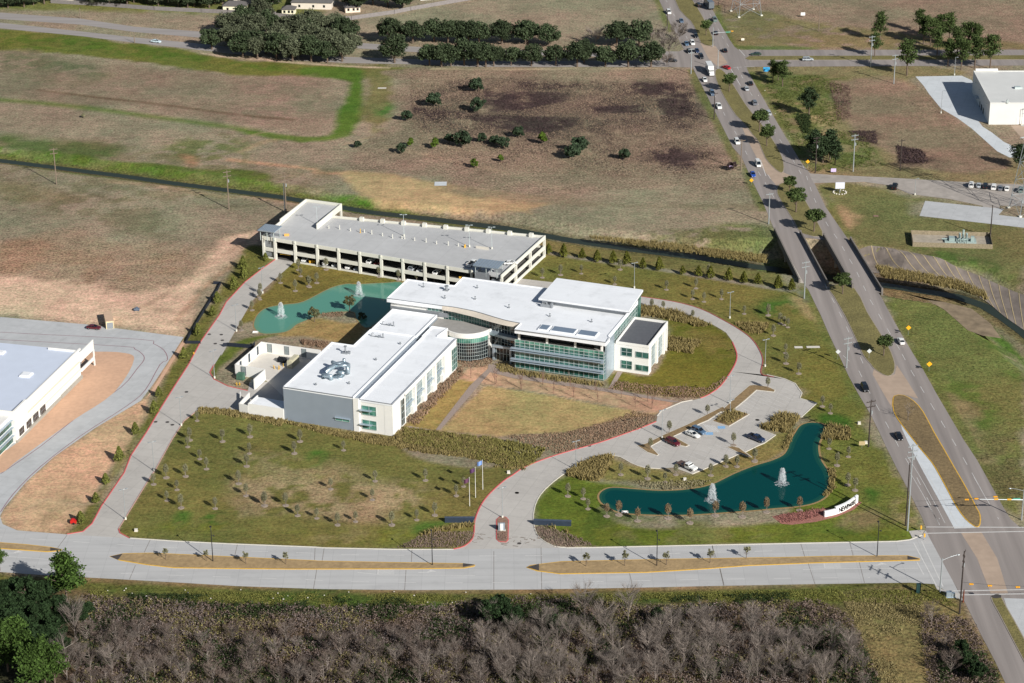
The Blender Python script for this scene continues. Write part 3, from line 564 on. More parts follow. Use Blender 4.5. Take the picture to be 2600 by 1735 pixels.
for s in ('N 1080,762 1780,766','N 900,742 1080,762','Q 700,722 900,715 1560,712','M 20,622 420,650'): dashes(s, solid=True, w=0.22, z=0.056)
for s in ('Q 1620,405 2349,408 2600,408','Q 1620,452 2349,438 2600,436','Q 1820,882 2349,872 2600,872','Q 1860,912 2349,903 2600,903'): dashes(s, solid=True, w=0.42, z=0.066, name='crosswalk_marking')
for s in ('Q 1525,520 1700,850','Q 1585,510 1745,850','Q 1550,665 1600,760'): dashes(s, solid=True, w=0.32, z=0.066, name='crosswalk_marking')
for s in ('Q 1620,215 1720,385','L 1480,760 1590,940 1720,1180 1760,1260','L 1580,820 1690,1000 1800,1180 1850,1270','Q 1500,0 1600,170 1720,390','Q 1960,0 2070,200'): dashes(s, solid=True, w=0.14, z=0.0625)
for s in ('D 160,510 235,640','C 1650,505 1750,505','D 180,505 245,502','D 225,370 270,420','H 385,20 425,140','D 265,500 340,500'): dashes(s, solid=True, w=0.25, z=0.0655)
# transverse joints on the frontage road
b = MB()
for s in ('M 500,465 430,560','M 1120,500 1075,595','M 1770,535 1750,620','N 655,562 640,655','N 600,720 575,868','N 1310,572 1305,665','N 1265,725 1255,875','N 1920,585 1920,870','O 510,555 515,870','O 1785,545 1815,635','O 1170,750 1195,858','O 1845,715 1875,840','Q 25,540 40,635','Q 685,530 715,628','Q 1050,522 1075,620','Q 740,675 790,830','Q 1120,665 1160,822','Q 80,715 110,840','M 1010,690 965,795','M 2349,560 2345,650'):
    (x0,y0),(x1,y1) = P(s); b.wall((x0,y0),(x1,y1),0.16,0.050,0.0535)
tag(b.build('joint_line', M_joint), kind='structure')
# parking bay lines
def bays(r, x0, y0, x1, y1, dx, dy, n, w=0.14):
    b = MB()
    for i in range(n+1):
        t = i/n; a = gnd(r, x0+(x1-x0)*t, y0+(y1-y0)*t); c = gnd(r, x0+(x1-x0)*t+dx, y0+(y1-y0)*t+dy); b.wall(a, c, 0.10, 0.034, 0.039)
    return tag(b.build('bay_marking', M_white), kind='structure')
bays('K',1330,395,1420,345,85,45,4); bays('K',1500,325,1700,215,120,60,5); bays('K',1540,470,1850,360,120,48,6); bays('L',190,400,370,270,110,55,8); bays('L',400,360,560,250,120,55,6)
b = MB()
for i in range(7):
    t = i/6; a = gnd('K',1760+20*t,270-50*t+8); b.wall(gnd('K',1740+80*t-20,230+10*t), gnd('K',1770+70*t,285+2*t), 0.28, 0.034, 0.04)
tag(b.build('hatch_marking', M_white), kind='structure')
b = MB()
for x, y in ((1765,298),(1855,252)):
    c = gnd('K',x,y); b.box(c[0]-1.1,c[0]+1.1,c[1]-0.9,c[1]+0.9,0.034,0.0395)
tag(b.build('bay_marking', mat('blue_paint',(130,170,205),0.8,0.2,2.0)), kind='structure')
# arrows / ONLY marks on the frontage road
b = MB()
for r,x,y,s in (('N',1425,742,1),('M',105,598,1),('Q',1262,688,1)):
    c = gnd(r,x,y); b.face([(c[0]-2.4*s,c[1]-0.25,0.058),(c[0]+0.6*s,c[1]-0.2,0.058),(c[0]+0.6*s,c[1]+0.15,0.058),(c[0]-2.4*s,c[1]+0.1,0.058)])
    b.face([(c[0]-0.2,c[1]+0.1,0.0585),(c[0]+2.4,c[1]+0.3,0.0585),(c[0]+0.9,c[1]+1.4,0.0585)])
for r,x,y in (('N',1115,738),('Q',920,693)):
    c = gnd(r,x,y)
    for k in range(4):
        b.box(c[0]-2.2,c[0]+2.2,c[1]-1.2+k*0.65,c[1]-0.98+k*0.65,0.054,0.058)
    b.box(c[0]-2.2,c[0]-1.9,c[1]-1.2,c[1]+1.1,0.05,0.0585)
tag(b.build('lane_arrow_marking', M_white), kind='structure')
# wet tar repairs at the entrance, storm grates
b = MB(); r_ = random.Random(4)
for cx, cy, n, sp in ((60,1060,9,60),(275,1120,10,60),(310,1085,6,40),(400,1080,6,50),(450,1092,4,30),(30,1095,5,30)):
    for i in range(n):
        x = cx+r_.uniform(-sp,sp); y = cy+r_.uniform(-18,18); a = gnd('K',x,y); c = gnd('K',x+r_.uniform(-45,45),y+r_.uniform(-10,10)); b.wall(a,c,r_.uniform(0.15,0.4),0.034,0.0375+0.0003*i)
tag(b.build('tar_patch', mat('tar_repair',(128,118,108),0.8,0.2,1.0)), kind='structure')
i_ = 0
for r,x,y in (('I',1390,575),('I',1160,798),('I',1248,800),('I',1285,820),('I',1650,148),('I',1658,190),('I',1605,215),('I',1560,145),('K',330,740),('K',348,1117),('L',360,490),('K',2125,197),('K',870,390),('H',1400,1305),('H',1098,1463),('J',2093,1328),('L',1555,100)):
    c = gnd(r,x,y); b = MB(); b.prism([(c[0]+0.6*math.cos(k*PI/4),c[1]+0.6*math.sin(k*PI/4)) for k in range(8)],0.03,0.072)
    i_ += 1; tag(b.build('manhole_cover', M_dark), 'dark round manhole cover set in the %s' % ('west drive' if r in 'IM' else 'entrance drive' if r in 'KJ' and x < 1000 or r == 'J' else 'car park' if r in 'KL' and y > 190 else 'big road'), 'manhole cover', 'manhole covers')
# pavers walks
M_walk = mat('paver_walk',(150,134,124),0.9,0.14,2.0)
sheet('walkway', P('J 1930,350 1955,355 1780,560 1520,860 1485,860 1740,530'), 0.06, M_walk)
sheet('walkway', P('G 120,950 180,985 330,1030 980,1135 1020,1140 1550,1235 1480,1240 1020,1165 300,1060 110,1010'), 0.065, M_walk)
sheet('walkway', P('G 1080,1010 1120,1012 1040,1140 1010,1140'), 0.07, M_walk)
sheet('walkway', P('J 1290,830 1500,865 1490,880 1240,840'), 0.07, M_walk)
sheet('sidewalk_corner', P('Q 1490,435 1560,428 1610,430 1590,460 1520,492'), 0.07, M_conc)
sheet('sidewalk_corner', P('Q 1680,830 1740,870 1810,885 1880,905 1850,940 1780,900 1700,870'), 0.07, M_conc)
# ponds
def water(name, rgb, rough):
    m = bpy.data.materials.new(name); m.use_nodes = True; nt = m.node_tree; b = nt.nodes['Principled BSDF']; b.inputs['Base Color'].default_value = (*lin(rgb), 1); b.inputs['Roughness'].default_value = rough; b.inputs['Specular IOR Level'].default_value = 0.16
    tc = nt.nodes.new('ShaderNodeTexCoord'); n = nt.nodes.new('ShaderNodeTexNoise'); n.inputs['Scale'].default_value = 1.6; n.inputs['Detail'].default_value = 4; nt.links.new(tc.outputs['Object'], n.inputs['Vector'])
    bp = nt.nodes.new('ShaderNodeBump'); bp.inputs['Distance'].default_value = 0.03; bp.inputs['Strength'].default_value = 0.5; nt.links.new(n.outputs[0], bp.inputs['Height']); nt.links.new(bp.outputs[0], b.inputs['Normal'])
    return m
M_shore = mat('shore_soil',(150,124,84),0.95,0.15,1.2,bump=0.08)
def pond(s, rgb, rim, nm, hole=None):
    p = sm(P(s), True, 4)
    if area(p) < 0: p.reverse()
    q = offset(p, -rim, True)
    tag(sheet('pond_bank', q, 0.045, M_shore)); sh = tuple(min(255, int(c*0.75+k)) for c, k in zip(rgb, (34,34,20))); md = tuple(int((a+b_)/2) for a, b_ in zip(rgb, sh)); sheet('pond', p, 0.075, water(nm+'_shallow', sh, 0.1)); sheet('pond', offset(p, 0.7, True), 0.080, water(nm+'_mid', md, 0.08)); sheet('pond', offset(p, 1.6, True), 0.085, water(nm, rgb, 0.08))
    return p
pond_w = pond('F 135,1080 140,1130 200,1168 330,1162 400,1140 450,1100 520,1070 640,1020 790,1005 880,1010 900,1060 1000,1120 1240,900 1240,790 1100,790 900,800 820,798 700,830 500,930 370,950 300,960 220,980 165,1020',(88,142,124),0.4,'pond_water_green')
pond_e = pond('K 945,760 960,810 1020,850 1100,885 1250,900 1450,905 1630,903 1900,885 2100,870 L 480,1150 650,1135 780,1110 870,1060 910,980 890,880 830,780 815,680 850,600 870,550 840,520 760,510 690,530 650,580 610,650 570,740 480,790 K 2100,540 1950,600 1780,680 1600,715 1400,725 1200,712 1050,702 980,720',(0,62,60),0.6,'pond_water_teal')
# channel water
b = MB(); cl = [c[0] for c in CH]; wl_ = [c[3] for c in CH]
for i in range(len(CH)-1):
    pa, pb = CH[i], CH[i+1]; l = offset(cl, 2.2); r2 = offset(cl, -2.2)
    b.face([(*r2[i], -pa[3]+0.07), (*r2[i+1], -pb[3]+0.07), (*l[i+1], -pb[3]+0.07), (*l[i], -pa[3]+0.07)])
tag(b.build('channel_water', water('ditch_water',(46,54,46),0.3)), kind='structure')
# concrete slope paving on the far bank
M_slope = mat('slope_paving',(126,116,108),0.92,0.2,0.25,var2=0.3,scale2=0.14,bump=0.06,island=0.06)
M_slopej = mat('slope_joint',(176,158,122),0.92,0.15,1.0)
top = sm(P('H 1115,655 1300,670 1500,710 1690,745 1850,790 2000,828 2080,858 2200,905 2349,965 2500,1030'),n=3); bot = sm(P('H 1235,815 1340,835 1440,845 1545,860 1650,880 1760,910 1870,950 1960,990 2080,1060 2200,1160 2349,1265 2500,1380', -3.6),n=3)
N_ = 34
def along(l, t):
    ds = [0]
    for i in range(len(l)-1): ds.append(ds[-1]+math.hypot(l[i+1][0]-l[i][0], l[i+1][1]-l[i][1]))
    d = t*ds[-1]
    for i in range(len(l)-1):
        if d <= ds[i+1]+1e-9: k = (d-ds[i])/(ds[i+1]-ds[i]+1e-9); return (l[i][0]+(l[i+1][0]-l[i][0])*k, l[i][1]+(l[i+1][1]-l[i][1])*k)
    return l[-1]
b = MB(); j = MB()
def drape(b, p0, p1, q0, q1, up, n=9):
    rows = []
    for k in range(n+1):
        t = k/n; a = (p0[0]+(q0[0]-p0[0])*t, p0[1]+(q0[1]-p0[1])*t); c = (p1[0]+(q1[0]-p1[0])*t, p1[1]+(q1[1]-p1[1])*t); rows.append(((*a, gz(*a)+up), (*c, gz(*c)+up)))
    for k in range(n): b.face([rows[k][0], rows[k][1], rows[k+1][1], rows[k+1][0]])
for i in range(N_*2):
    a0, a1 = along(top, i/N_/2), along(top, (i+1)/N_/2); c0, c1 = along(bot, i/N_/2), along(bot, (i+1)/N_/2); drape(b, c0, c1, a0, a1, 0.16)
for i in range(1,17):
    a0 = along(top, i/16.5); c0 = along(bot, i/16.5); w = 0.13; drape(j, (c0[0]-w,c0[1]), (c0[0]+w,c0[1]), (a0[0]-w,a0[1]), (a0[0]+w,a0[1]), 0.24)
tag(b.build('slope_paving', M_slope), kind='structure'); tag(j.build('slope_paving', M_slopej), kind='structure')
sheet('old_slab', P('H 1440,1010 1600,1060 1760,1080 1960,1130 2100,1240 2180,1350 2040,1330 1930,1290 1760,1140 1640,1070'), 0.05, mat('mud_slab',(134,118,96),0.95,0.25,0.3,var2=0.2,scale2=0.15,bump=0.1))
for r,x,y,w,d,m in (('B',1523,1372,4.6,4.4,M_concn),('B',1087,659,3.6,1.8,M_kerb),('H',668,1417,2.6,1.6,M_kerb),('H',777,1415,4.2,1.6,M_kerb),('H',1245,438,1.8,1.6,M_mulch)):
    c = gnd(r,x,y); sheet('concrete_pad', [(c[0]-w/2,c[1]-d/2),(c[0]+w/2,c[1]-d/2),(c[0]+w/2,c[1]+d/2),(c[0]-w/2,c[1]+d/2)], 0.08, m)

sheet('warehouse_court', P('D 2250,938 2600,925 2600,1080 2349,1050'), 0.034, M_tan)
# ------------------------------------------------------------------ building materials
W_roof = mat('white_roof_membrane',(234,236,238),0.6,0.03,0.25,var2=0.03,scale2=0.05,grid=(0.0,18.0,3.0,0.06,0.07,0.5),stain=0.12)
W_wall = mat('white_wall_panel',(226,224,218),0.75,0.03,0.5)
W_grey = mat('grey_metal_wall',(134,143,152),0.6,0.04,0.3,var2=0.04)
W_fasc = mat('white_fascia',(228,226,220),0.6,0.02,0.5)
W_cap = mat('dark_coping',(120,124,130),0.5,0.05,1.0)
W_deckg = mat('grey_gravel_roof',(150,147,142),0.9,0.10,0.8)
W_deckd = mat('dark_gravel_roof',(88,90,95),0.9,0.10,0.8)
W_mul = mat('aluminium_mullion',(196,206,204),0.4,0.0,1.0,metal=0.3)
W_shade = mat('aluminium_sunshade',(176,190,202),0.4,0.05,1.0,metal=0.4)
W_dk = mat('dark_recess',(30,34,40),0.7,0.1,1.0)
W_duct = mat('galvanised_duct',(176,192,200),0.35,0.12,1.5,metal=0.7)
W_beige = mat('beige_enclosure',(190,184,158),0.7,0.05,1.0)
W_metal = mat('grey_steel',(150,154,158),0.45,0.06,1.0,metal=0.4)
W_silver = mat('silver_panel',(172,186,196),0.35,0.06,0.6,metal=0.5)
W_tan = mat('tan_soffit',(204,194,180),0.7,0.04,0.5)
def glass(name, rgb, rgb2, rough=0.08, sc=0.35):
    m = bpy.data.materials.new(name); m.use_nodes = True; nt = m.node_tree; b = nt.nodes['Principled BSDF']
    tc = nt.nodes.new('ShaderNodeTexCoord'); n = nt.nodes.new('ShaderNodeTexNoise'); n.inputs['Scale'].default_value = sc; n.inputs['Detail'].default_value = 2; nt.links.new(tc.outputs['Object'], n.inputs['Vector'])
    r = nt.nodes.new('ShaderNodeValToRGB'); r.color_ramp.elements[0].position = 0.38; r.color_ramp.elements[1].position = 0.62
    r.color_ramp.elements[0].color = (*lin(rgb), 1); r.color_ramp.elements[1].color = (*lin(rgb2), 1)
    nt.links.new(n.outputs[0], r.inputs[0]); nt.links.new(r.outputs[0], b.inputs['Base Color']); b.inputs['Roughness'].default_value = rough; b.inputs['Specular IOR Level'].default_value = 0.9
    return m
G_teal = glass('teal_glass',(26,68,64),(66,114,104)); G_bay = glass('bay_glass_reflection',(96,114,118),(150,160,164)); G_dark = glass('dark_glass',(10,18,22),(34,60,58)); G_band = glass('pale_teal_glass',(42,100,88),(98,150,134)); G_smoke = glass('smoked_glass',(16,22,26),(30,38,42))  # bay panes: pale greys paint the ground's reflection into the glass colour
def lineup(b, p, q, z0, z1, vs, hs, w=0.12, t=0.10, out=0.06):
    """mullion grid standing proud of the wall p-q; outside is to the right of p->q"""
    dx, dy = q[0]-p[0], q[1]-p[1]; l = math.hypot(dx, dy); ux, uy = dx/l, dy/l; nx, ny = uy, -ux
    n = max(1, round(l/vs))
    for i in range(n+1):
        s_ = l*i/n; a = (p[0]+ux*(s_-w/2)+nx*out, p[1]+uy*(s_-w/2)+ny*out); c = (p[0]+ux*(s_+w/2)+nx*out, p[1]+uy*(s_+w/2)+ny*out); b.wall(a, c, t, z0, z1)
    for h in hs: b.wall((p[0]+nx*(out+0.012), p[1]+ny*(out+0.012)), (q[0]+nx*(out+0.012), q[1]+ny*(out+0.012)), t, h-w/2, h+w/2)
def window(par, p, q, z0, z1, mglass, vs=1.5, hs=(), label=None, proud=0.05, shade=False, nm='window'):
    dx, dy = q[0]-p[0], q[1]-p[1]; l = math.hypot(dx, dy); ux, uy = dx/l, dy/l; nx, ny = uy, -ux
    g = MB(); a = (p[0]+nx*proud, p[1]+ny*proud); c = (q[0]+nx*proud, q[1]+ny*proud); g.wall(a, c, 0.12, z0, z1); o = g.build(nm, mglass, par)
    m = MB(); lineup(m, a, c, z0, z1, vs, [z0, z1]+list(hs), w=0.10, out=0.09); m.build('mullions', W_mul, o)
    if shade:
        s = MB(); n2 = (a[0]+nx*0.15-ux*0.6, a[1]+ny*0.15-uy*0.6); n3 = (c[0]+nx*0.15-ux*1.2, c[1]+ny*0.15-uy*1.2)
        s.prism([n2, n3, (n3[0]+nx*1.1, n3[1]+ny*1.1), (n2[0]+nx*1.1, n2[1]+ny*1.1)], (z0+z1)/2-0.05+0.2, (z0+z1)/2+0.07+0.2); s.build('sunshade', W_shade, o)
    return o
def parapet(b, poly, z0, z1, t=0.35, closed=True, capi=None):
    p = list(poly)
    if area(p) < 0: p.reverse()
    q = offset(p, t, True); n = len(p)
    for i in range(n if closed else n-1):
        j = (i+1) % n; b.prism([p[i], p[j], q[j], q[i]], z0, z1, bottom=False)
# ------------------------------------------------------------------ main office building
OB = gnd('J',1170,905)
ob = empty('office_building', (OB[0], OB[1], 0), math.radians(-20.5), 'large white flat-roofed office building with green glass walls in the middle of the campus', 'building')
WH = 10.8
b = MB(); b.prism([(-34.9,-0.4),(-12.3,-0.4),(-12.3,47.5),(-27.6,47.5),(-27.6,34.4),(-34.9,34.4)], 0, WH-0.5); b.prism([(-27.55,47.5),(-12.3,47.5),(-12.3,65.7),(-27.55,65.7)],0,WH-0.9); b.build('laboratory_wall', W_grey, ob)
b = MB(); b.prism([(-34.9,-0.43),(-12.3,-0.43),(-12.3,0.3),(-34.9,0.3)],WH-0.52,WH-0.1)
lab = [(-34.93,-0.45),(-12.25,-0.45),(-12.25,47.5),(-27.63,47.5),(-27.63,34.45),(-34.93,34.45)]
b.prism([(-34.6,0),(-12.5,0),(-12.5,47.2),(-27.3,47.2),(-27.3,34.1),(-34.6,34.1)], WH-0.5, WH-0.25); parapet(b, lab, WH-0.5, WH+0.12, 0.4)
con = [(-27.63,47.9),(-12.25,47.9),(-12.25,65.4),(-27.63,65.4)]; b.prism(con, WH-0.9, WH-0.55); parapet(b, con, WH-0.6, WH-0.1, 0.4)
b.build('laboratory_roof', W_roof, ob)
b = MB(); b.box(-34.98,-12.2,-0.5,-0.40,WH-0.12,WH+0.16); b.build('coping', W_cap, ob)
# valley between the two lab roofs
b = MB(); b.box(-12.25,-10.6,0.1,47.3,0,WH-1.5); b.build('roof_valley', mat('valley_membrane',(190,196,204),0.7,0.05,0.5), ob)
b = MB(); b.box(-12.3,-10.55,-0.55,0.1,0,WH-0.2); b.build('corner_pier', W_wall, ob)
# east wing
EH = 10.3
b = MB(); b.box(-10.55,-2.6,0.05,50.9,0,EH-0.6); b.prism([(-10.8,50.9),(-6.4,50.9),(-5.5,57.2),(-10.8,57.2)],0,EH-0.6)
b.box(-2.6,0,0,6.1,0,EH-0.6); b.box(-2.6,0,6.1,8.9,0,0.5); b.box(-2.6,-0.35,6.1,8.9,0.5,8.8); b.box(-2.6,0,8.85,9.9,0,EH-0.6); b.box(-2.6,0,6.1,50.9,8.8,EH-0.6)
bays_ = [(9.9,17.2),(18.4,25.3),(26.5,33.2),(34.4,41.0)]
for (y0,y1),(y2,y3) in zip(bays_, bays_[1:]): b.box(-2.6,0,y1,y2,0,8.8)
b.box(-2.6,0,41.0,50.9,0,8.8)
for y0,y1 in bays_: b.box(-2.59,-1.25,y0,y1,0,8.8); b.box(-1.25,-0.1,y1-1.3,y1-0.02,0,2.3)
b.build('east_wing_wall', W_wall, ob)
rw = [(-10.55,-0.05),(0.05,-0.05),(0.05,51.0),(-6.3,51.0),(-5.4,57.4),(-10.85,57.4),(-10.85,49.0),(-10.55,49.0)]
b = MB(); b.prism([(-10.4,0.15),(-0.2,0.15),(-0.2,50.8),(-6.45,50.8),(-5.6,57.2),(-10.7,57.2)], EH-0.6, EH-0.35); parapet(b, rw, EH-0.62, EH+0.1, 0.3); b.build('east_wing_roof', W_roof, ob)
b = MB(); b.box(-10.6,0.08,-0.09,0.06,EH-0.05,EH+0.14); b.box(-0.05,0.09,0.06,51.0,EH-0.02,EH+0.14); b.build('coping', W_cap, ob)
for i,(y0,y1) in enumerate(bays_):
    window(ob, (-1.25,y0+0.1), (-1.25,y1-0.1), 0.6, 8.6, G_bay, 1.8, (2.4,4.2,5.0,6.8), proud=0.1, nm='bay_window')
    s = MB(); s.box(-0.9,-0.2,y0+0.05,y1-0.05,4.5,4.6); s.build('sunshade', W_shade, ob)
window(ob, (0,6.3), (0,8.6), 0.5, 8.8, G_smoke, 1.15, (2.5,4.6,6.7), nm='corner_window')
window(ob, (0,46.6), (0,50.8), 0.8, 8.0, G_teal, 1.3, (2.5,4.4,6.2), nm='corner_window')
window(ob, (-0.15,50.9), (-3.4,50.9), 0.8, 8.0, G_teal, 1.3, (2.5,4.4,6.2), nm='corner_window')
for z0,z1 in ((1.1,4.0),(5.7,8.6)): window(ob, (-9.7,0.05), (-5.2,0.05), z0, z1, G_band, 2.2, ((z0+z1)/2,), shade=True)
window(ob, (-18.2,-0.4), (-13.6,-0.4), 2.6, 3.5, G_band, 2.3, nm='strip_window')
b = MB(); b.box(-18.3,-13.4,-1.0,-0.4,3.55,3.66); b.build('sunshade', W_shade, ob)
# rooftop ducts and vents
def rooftop(name, f, loc, m, label, cat, group=None, rz=-20.5):
    c = math.cos(math.radians(-20.5)); s = math.sin(math.radians(-20.5)); x = OB[0]+loc[0]*c-loc[1]*s; y = OB[1]+loc[0]*s+loc[1]*c
    b = MB(); f(b); o = b.build(name, m, smooth=(m is W_duct)); o.location = (x, y, loc[2]); o.rotation_euler = (0,0,math.radians(rz)); return tag(o, label, cat, group)
def ductf(b):
    b.tube([(0,0,0),(0,0,1.6),(0.5,1.0,2.2),(0.9,3.0,2.2),(0.9,5.0,2.0),(2.6,6.2,2.2),(4.6,5.2,2.2),(5.2,3.6,2.4),(5.2,3.2,0.3)],0.75,10)
    b.tube([(-0.6,-1.6,0.0),(-0.6,-1.6,1.0),(0.4,-1.9,1.3),(2.0,-1.9,1.3),(2.2,-1.9,0.1)],0.65,10)
    b.tube([(0.9,5.0,2.0),(-0.6,5.6,2.2),(-0.8,6.0,0.2)],0.7,10); b.tube([(2.8,6.2,2.2),(2.8,6.2,3.6)],0.45,10)
    b.tube([(1.0,3.4,2.2),(3.0,3.6,2.6),(5.2,4.4,2.4)],0.55,10)
    b.box(1.6,4.8,-0.6,2.2,0,0.25); b.box(2.2,4.2,2.6,4.6,0,0.8)
rooftop('roof_duct', ductf, (-25.8,11.2,WH-0.25), W_duct, 'tangle of large silver ducts on the white laboratory roof', 'duct')
def ventf(h=0.9, w=0.35):
    def f(b):
        b.box(-w,w,-w,w,0,0.25); b.tube([(0,0,0.2),(0,0,h)],w*0.55,8); b.prism([(math.cos(k*PI/4)*w*0.9,math.sin(k*PI/4)*w*0.9) for k in range(8)],h,h+0.18)
    return f
def pipef(b):
    b.tube([(-1.2,0,0),(-1.2,0,1.0),(-0.9,0,1.3),(-0.6,0,1.0)],0.16,6); b.tube([(0,0,0.3),(1.6,-0.4,0.3),(1.9,-0.4,1.1)],0.18,6); b.tube([(2.6,0,0),(2.6,0,1.5)],0.2,6); b.box(-1.6,3,-0.2,0.2,0,0.1)
rooftop('roof_vent', pipef, (-24.8,53.5,WH-0.55), W_metal, 'curled pipe vents on the connecting roof nearest the pond', 'roof vent')
rooftop('roof_vent', pipef, (-24.0,43.3,WH-0.25), W_metal, 'bent pipe vent just inside the far edge of the laboratory roof', 'roof vent')
rooftop('roof_exhaust', lambda b: (b.box(-0.9,0.9,-0.7,0.7,0,0.5), b.tube([(0,0,0.5),(0,0,2.2)],0.28,8), b.box(-0.4,0.4,-0.4,0.4,2.2,2.5), b.box(0.7,1.6,-0.3,0.3,0,0.9)), (-27.6,28.6,WH-0.25), W_metal, 'upright exhaust stack behind the silver ducts on the laboratory roof', 'exhaust')
rv = [(-22.0,78.0,1.4),(-14.0,78.0,1.5),(-12.0,71.5,0.9),(-2.6,74,0.9),(10.0,71.0,1.1),(24.5,68.7,0.9),(38.2,68.8,0.9),(-5.4,83.0,0.9),(-16.8,27.0,0.6),(-17.5,8.5,0.6),(-26.5,4.5,0.5),(-14.5,40.5,0.6)]
for i,(x,y,h) in enumerate(rv):
    main = i < 8
    rooftop('roof_vent', ventf(h*0.9,0.3 if i != 1 else 0.8), (x,y,(14.0 if main else WH-0.25)), W_metal, ('small grey vent on the white roof of the tall centre block' if main else 'tiny grey vent on the white laboratory roof'), 'roof vent', 'vents on the tall block' if main else 'vents on the laboratory roof')
# central tall block
CUR = sm([(-10.5,65.5),(-6.7,65.7),(-2.9,65.3),(0.9,64.7),(4.4,63.7),(9.0,62.2),(13.5,61.0),(17.6,60.6)],n=4)
top_ = [(-29.5,65.4)]+CUR+[(17.6,55.4),(47.3,55.1),(47.3,59.2),(46.6,60.2),(46.6,90.0),(-13.0,90.0),(-13.0,82.4),(-29.5,82.4)]
RZ = 14.0
b = MB(); b.prism(top_, RZ-1.25, RZ-0.08); parapet(b, top_, RZ-0.1, RZ+0.16, 0.35); b.build('main_roof', W_roof, ob)
b = MB()
fo = [(-29.5,65.4)]+CUR; fi = offset(fo, -0.06)
for i in range(len(fo)-1): b.prism([fi[i], fi[i+1], fo[i+1], fo[i]], RZ-0.02, RZ+0.18)
for i in range(len(CUR)-1):
    a, c = CUR[i], CUR[i+1]; t = i/len(CUR); w0 = 0.2+1.9*math.sin(PI*min(1,(i)/len(CUR)))*0.8; w1 = 0.2+1.9*math.sin(PI*min(1,(i+1)/len(CUR)))*0.8
    o_ = offset(CUR, -1.0)
    fa = (a[0]+(o_[i][0]-a[0])*w0*0.7, a[1]+(o_[i][1]-a[1])*w0*0.7); fc = (c[0]+(o_[i+1][0]-c[0])*w1*0.7, c[1]+(o_[i+1][1]-c[1])*w1*0.7)
    b.mat(1).face([(*fa, RZ-1.4),(*fc, RZ-1.4),(*c, RZ-0.03),(*a, RZ-0.03)]); b.mat(0).face([(*a, RZ-1.4),(*c, RZ-1.4),(*fc, RZ-1.41),(*fa, RZ-1.41)])
b.box(17.55,47.32,55.0,55.10,RZ+0.0,RZ+0.18); b.box(47.3,47.36,55.1,59.2,RZ,RZ+0.18)
b.build('roof_fascia', [W_cap, W_tan], ob)
b = MB(); b.box(-28.6,-13.2,66.4,81.6,0,RZ-1.25); b.box(-13.2,46.0,70.5,89.2,0,RZ-1.25); b.prism([(-13.15,66.4),(-10.5,66.4),(-10.5,70.45),(-13.15,70.45)],0,RZ-1.25); b.build('main_wall', W_wall, ob)
b = MB(); b.box(-28.65,-9.0,66.2,66.42,WH-1,WH+0.5); b.build('grey_band', W_metal, ob)
window(ob, (-15.8,66.4), (-10.6,66.4), WH+0.75, RZ-1.3, G_teal, 1.2, nm='strip_window', proud=0.15)
# S-curved glass wall and lower canopy
cg = offset(CUR, 1.1); g = MB(); m = MB()
cg = [p for p in cg]; cg[-1] = (17.6, 61.6)
for i in range(len(cg)-1):
    g.mat(1 if (cg[i][0] > 5.2) else 0); g.prism([cg[i], cg[i+1], (cg[i+1][0], cg[i+1][1]+0.4), (cg[i][0], cg[i][1]+0.4)], 0, RZ-1.25)
    if i % 1 == 0: lineup(m, cg[i], cg[i+1], 0.2, RZ-1.3, 1.4, [2.4,4.0,5.6,8.6,10.2,11.6], w=0.06)
go_ = g.build('curved_glass_wall', [G_teal, G_smoke], ob); m.build('mullions', W_mul, go_)
b = MB(); c2 = [p for p in CUR if p[0] > 4.5]; c2o = offset(c2, -0.9)
c2i = offset(c2, 1.0)
for i in range(len(c2)-1): b.prism([c2o[i], c2o[i+1], c2i[i+1], c2i[i]], 8.0, 8.9)
b.build('entrance_canopy', W_silver, ob)
b = MB(); b.box(8.2,8.9,60.6,61.6,0,5.0); b.box(14.2,14.9,59.6,60.4,0,5.0); b.box(8.0,15.0,60.4,61.2,4.6,5.3); b.build('entrance_portal', W_silver, ob)
b = MB(); b.box(9.2,13.8,61.6,61.8,0,4.4); o_ = b.build('entrance_door', G_smoke, ob); b = MB(); lineup(b,(9.2,61.6),(13.8,61.6),0,4.4,1.15,[2.3,4.4]); b.build('mullions', W_mul, o_)
# glass office front with sunshades and terrace
GY0 = 57.4
b = MB(); b.box(17.0,46.0,GY0,70.5,0,8.9); b.box(17.0,45.9,62.5,70.5,8.9,RZ-1.25); go_ = b.build('office_glass', [G_teal], ob)
m = MB(); lineup(m,(17.0,GY0),(46.0,GY0),0.2,9.85,1.6,[0.4,2.2,3.4,4.4,5.6,6.8,7.8,8.9,9.85],w=0.11); lineup(m,(46.0,GY0),(46.0,61.5),0.2,9.85,1.4,[2.2,3.4,4.4,5.6,6.8,7.8,8.9],w=0.1); m.build('mullions', W_mul, go_)
b = MB(); b.box(17.0,46.0,GY0-0.02,GY0+0.10,8.9,9.8); b.build('terrace_rail', G_band, ob)
b = MB(); b.box(17.1,45.8,57.6,62.5,8.9,9.02); b.build('terrace_floor', W_deckg, ob)
b = MB(); b.box(17.1,45.8,60.5,62.5,9.02,12.74); b.build('terrace_glass', G_smoke, ob)
for x in (18.2,27.4,36.6,45.2):
    b = MB(); b.box(x-0.3,x+0.3,57.55,58.15,9.0,RZ-1.2); b.build('column', W_wall, ob)
for z in (7.2,6.55,3.6,2.95):
    b = MB(); b.prism([(15.9,GY0-1.7),(46.3,GY0-1.7),(46.3,GY0-0.4),(15.9,GY0-0.4)],z,z+0.12)
    for i in range(12): b.box(17.0+i*2.6,17.12+i*2.6,GY0-1.6,GY0+0.02,z-0.1,z+0.02)
    b.build('sunshade', W_shade, ob)
b = MB(); b.box(46.0,46.5,58.6,66.0,0,RZ-1.25); b.build('metal_wall', W_silver, ob)
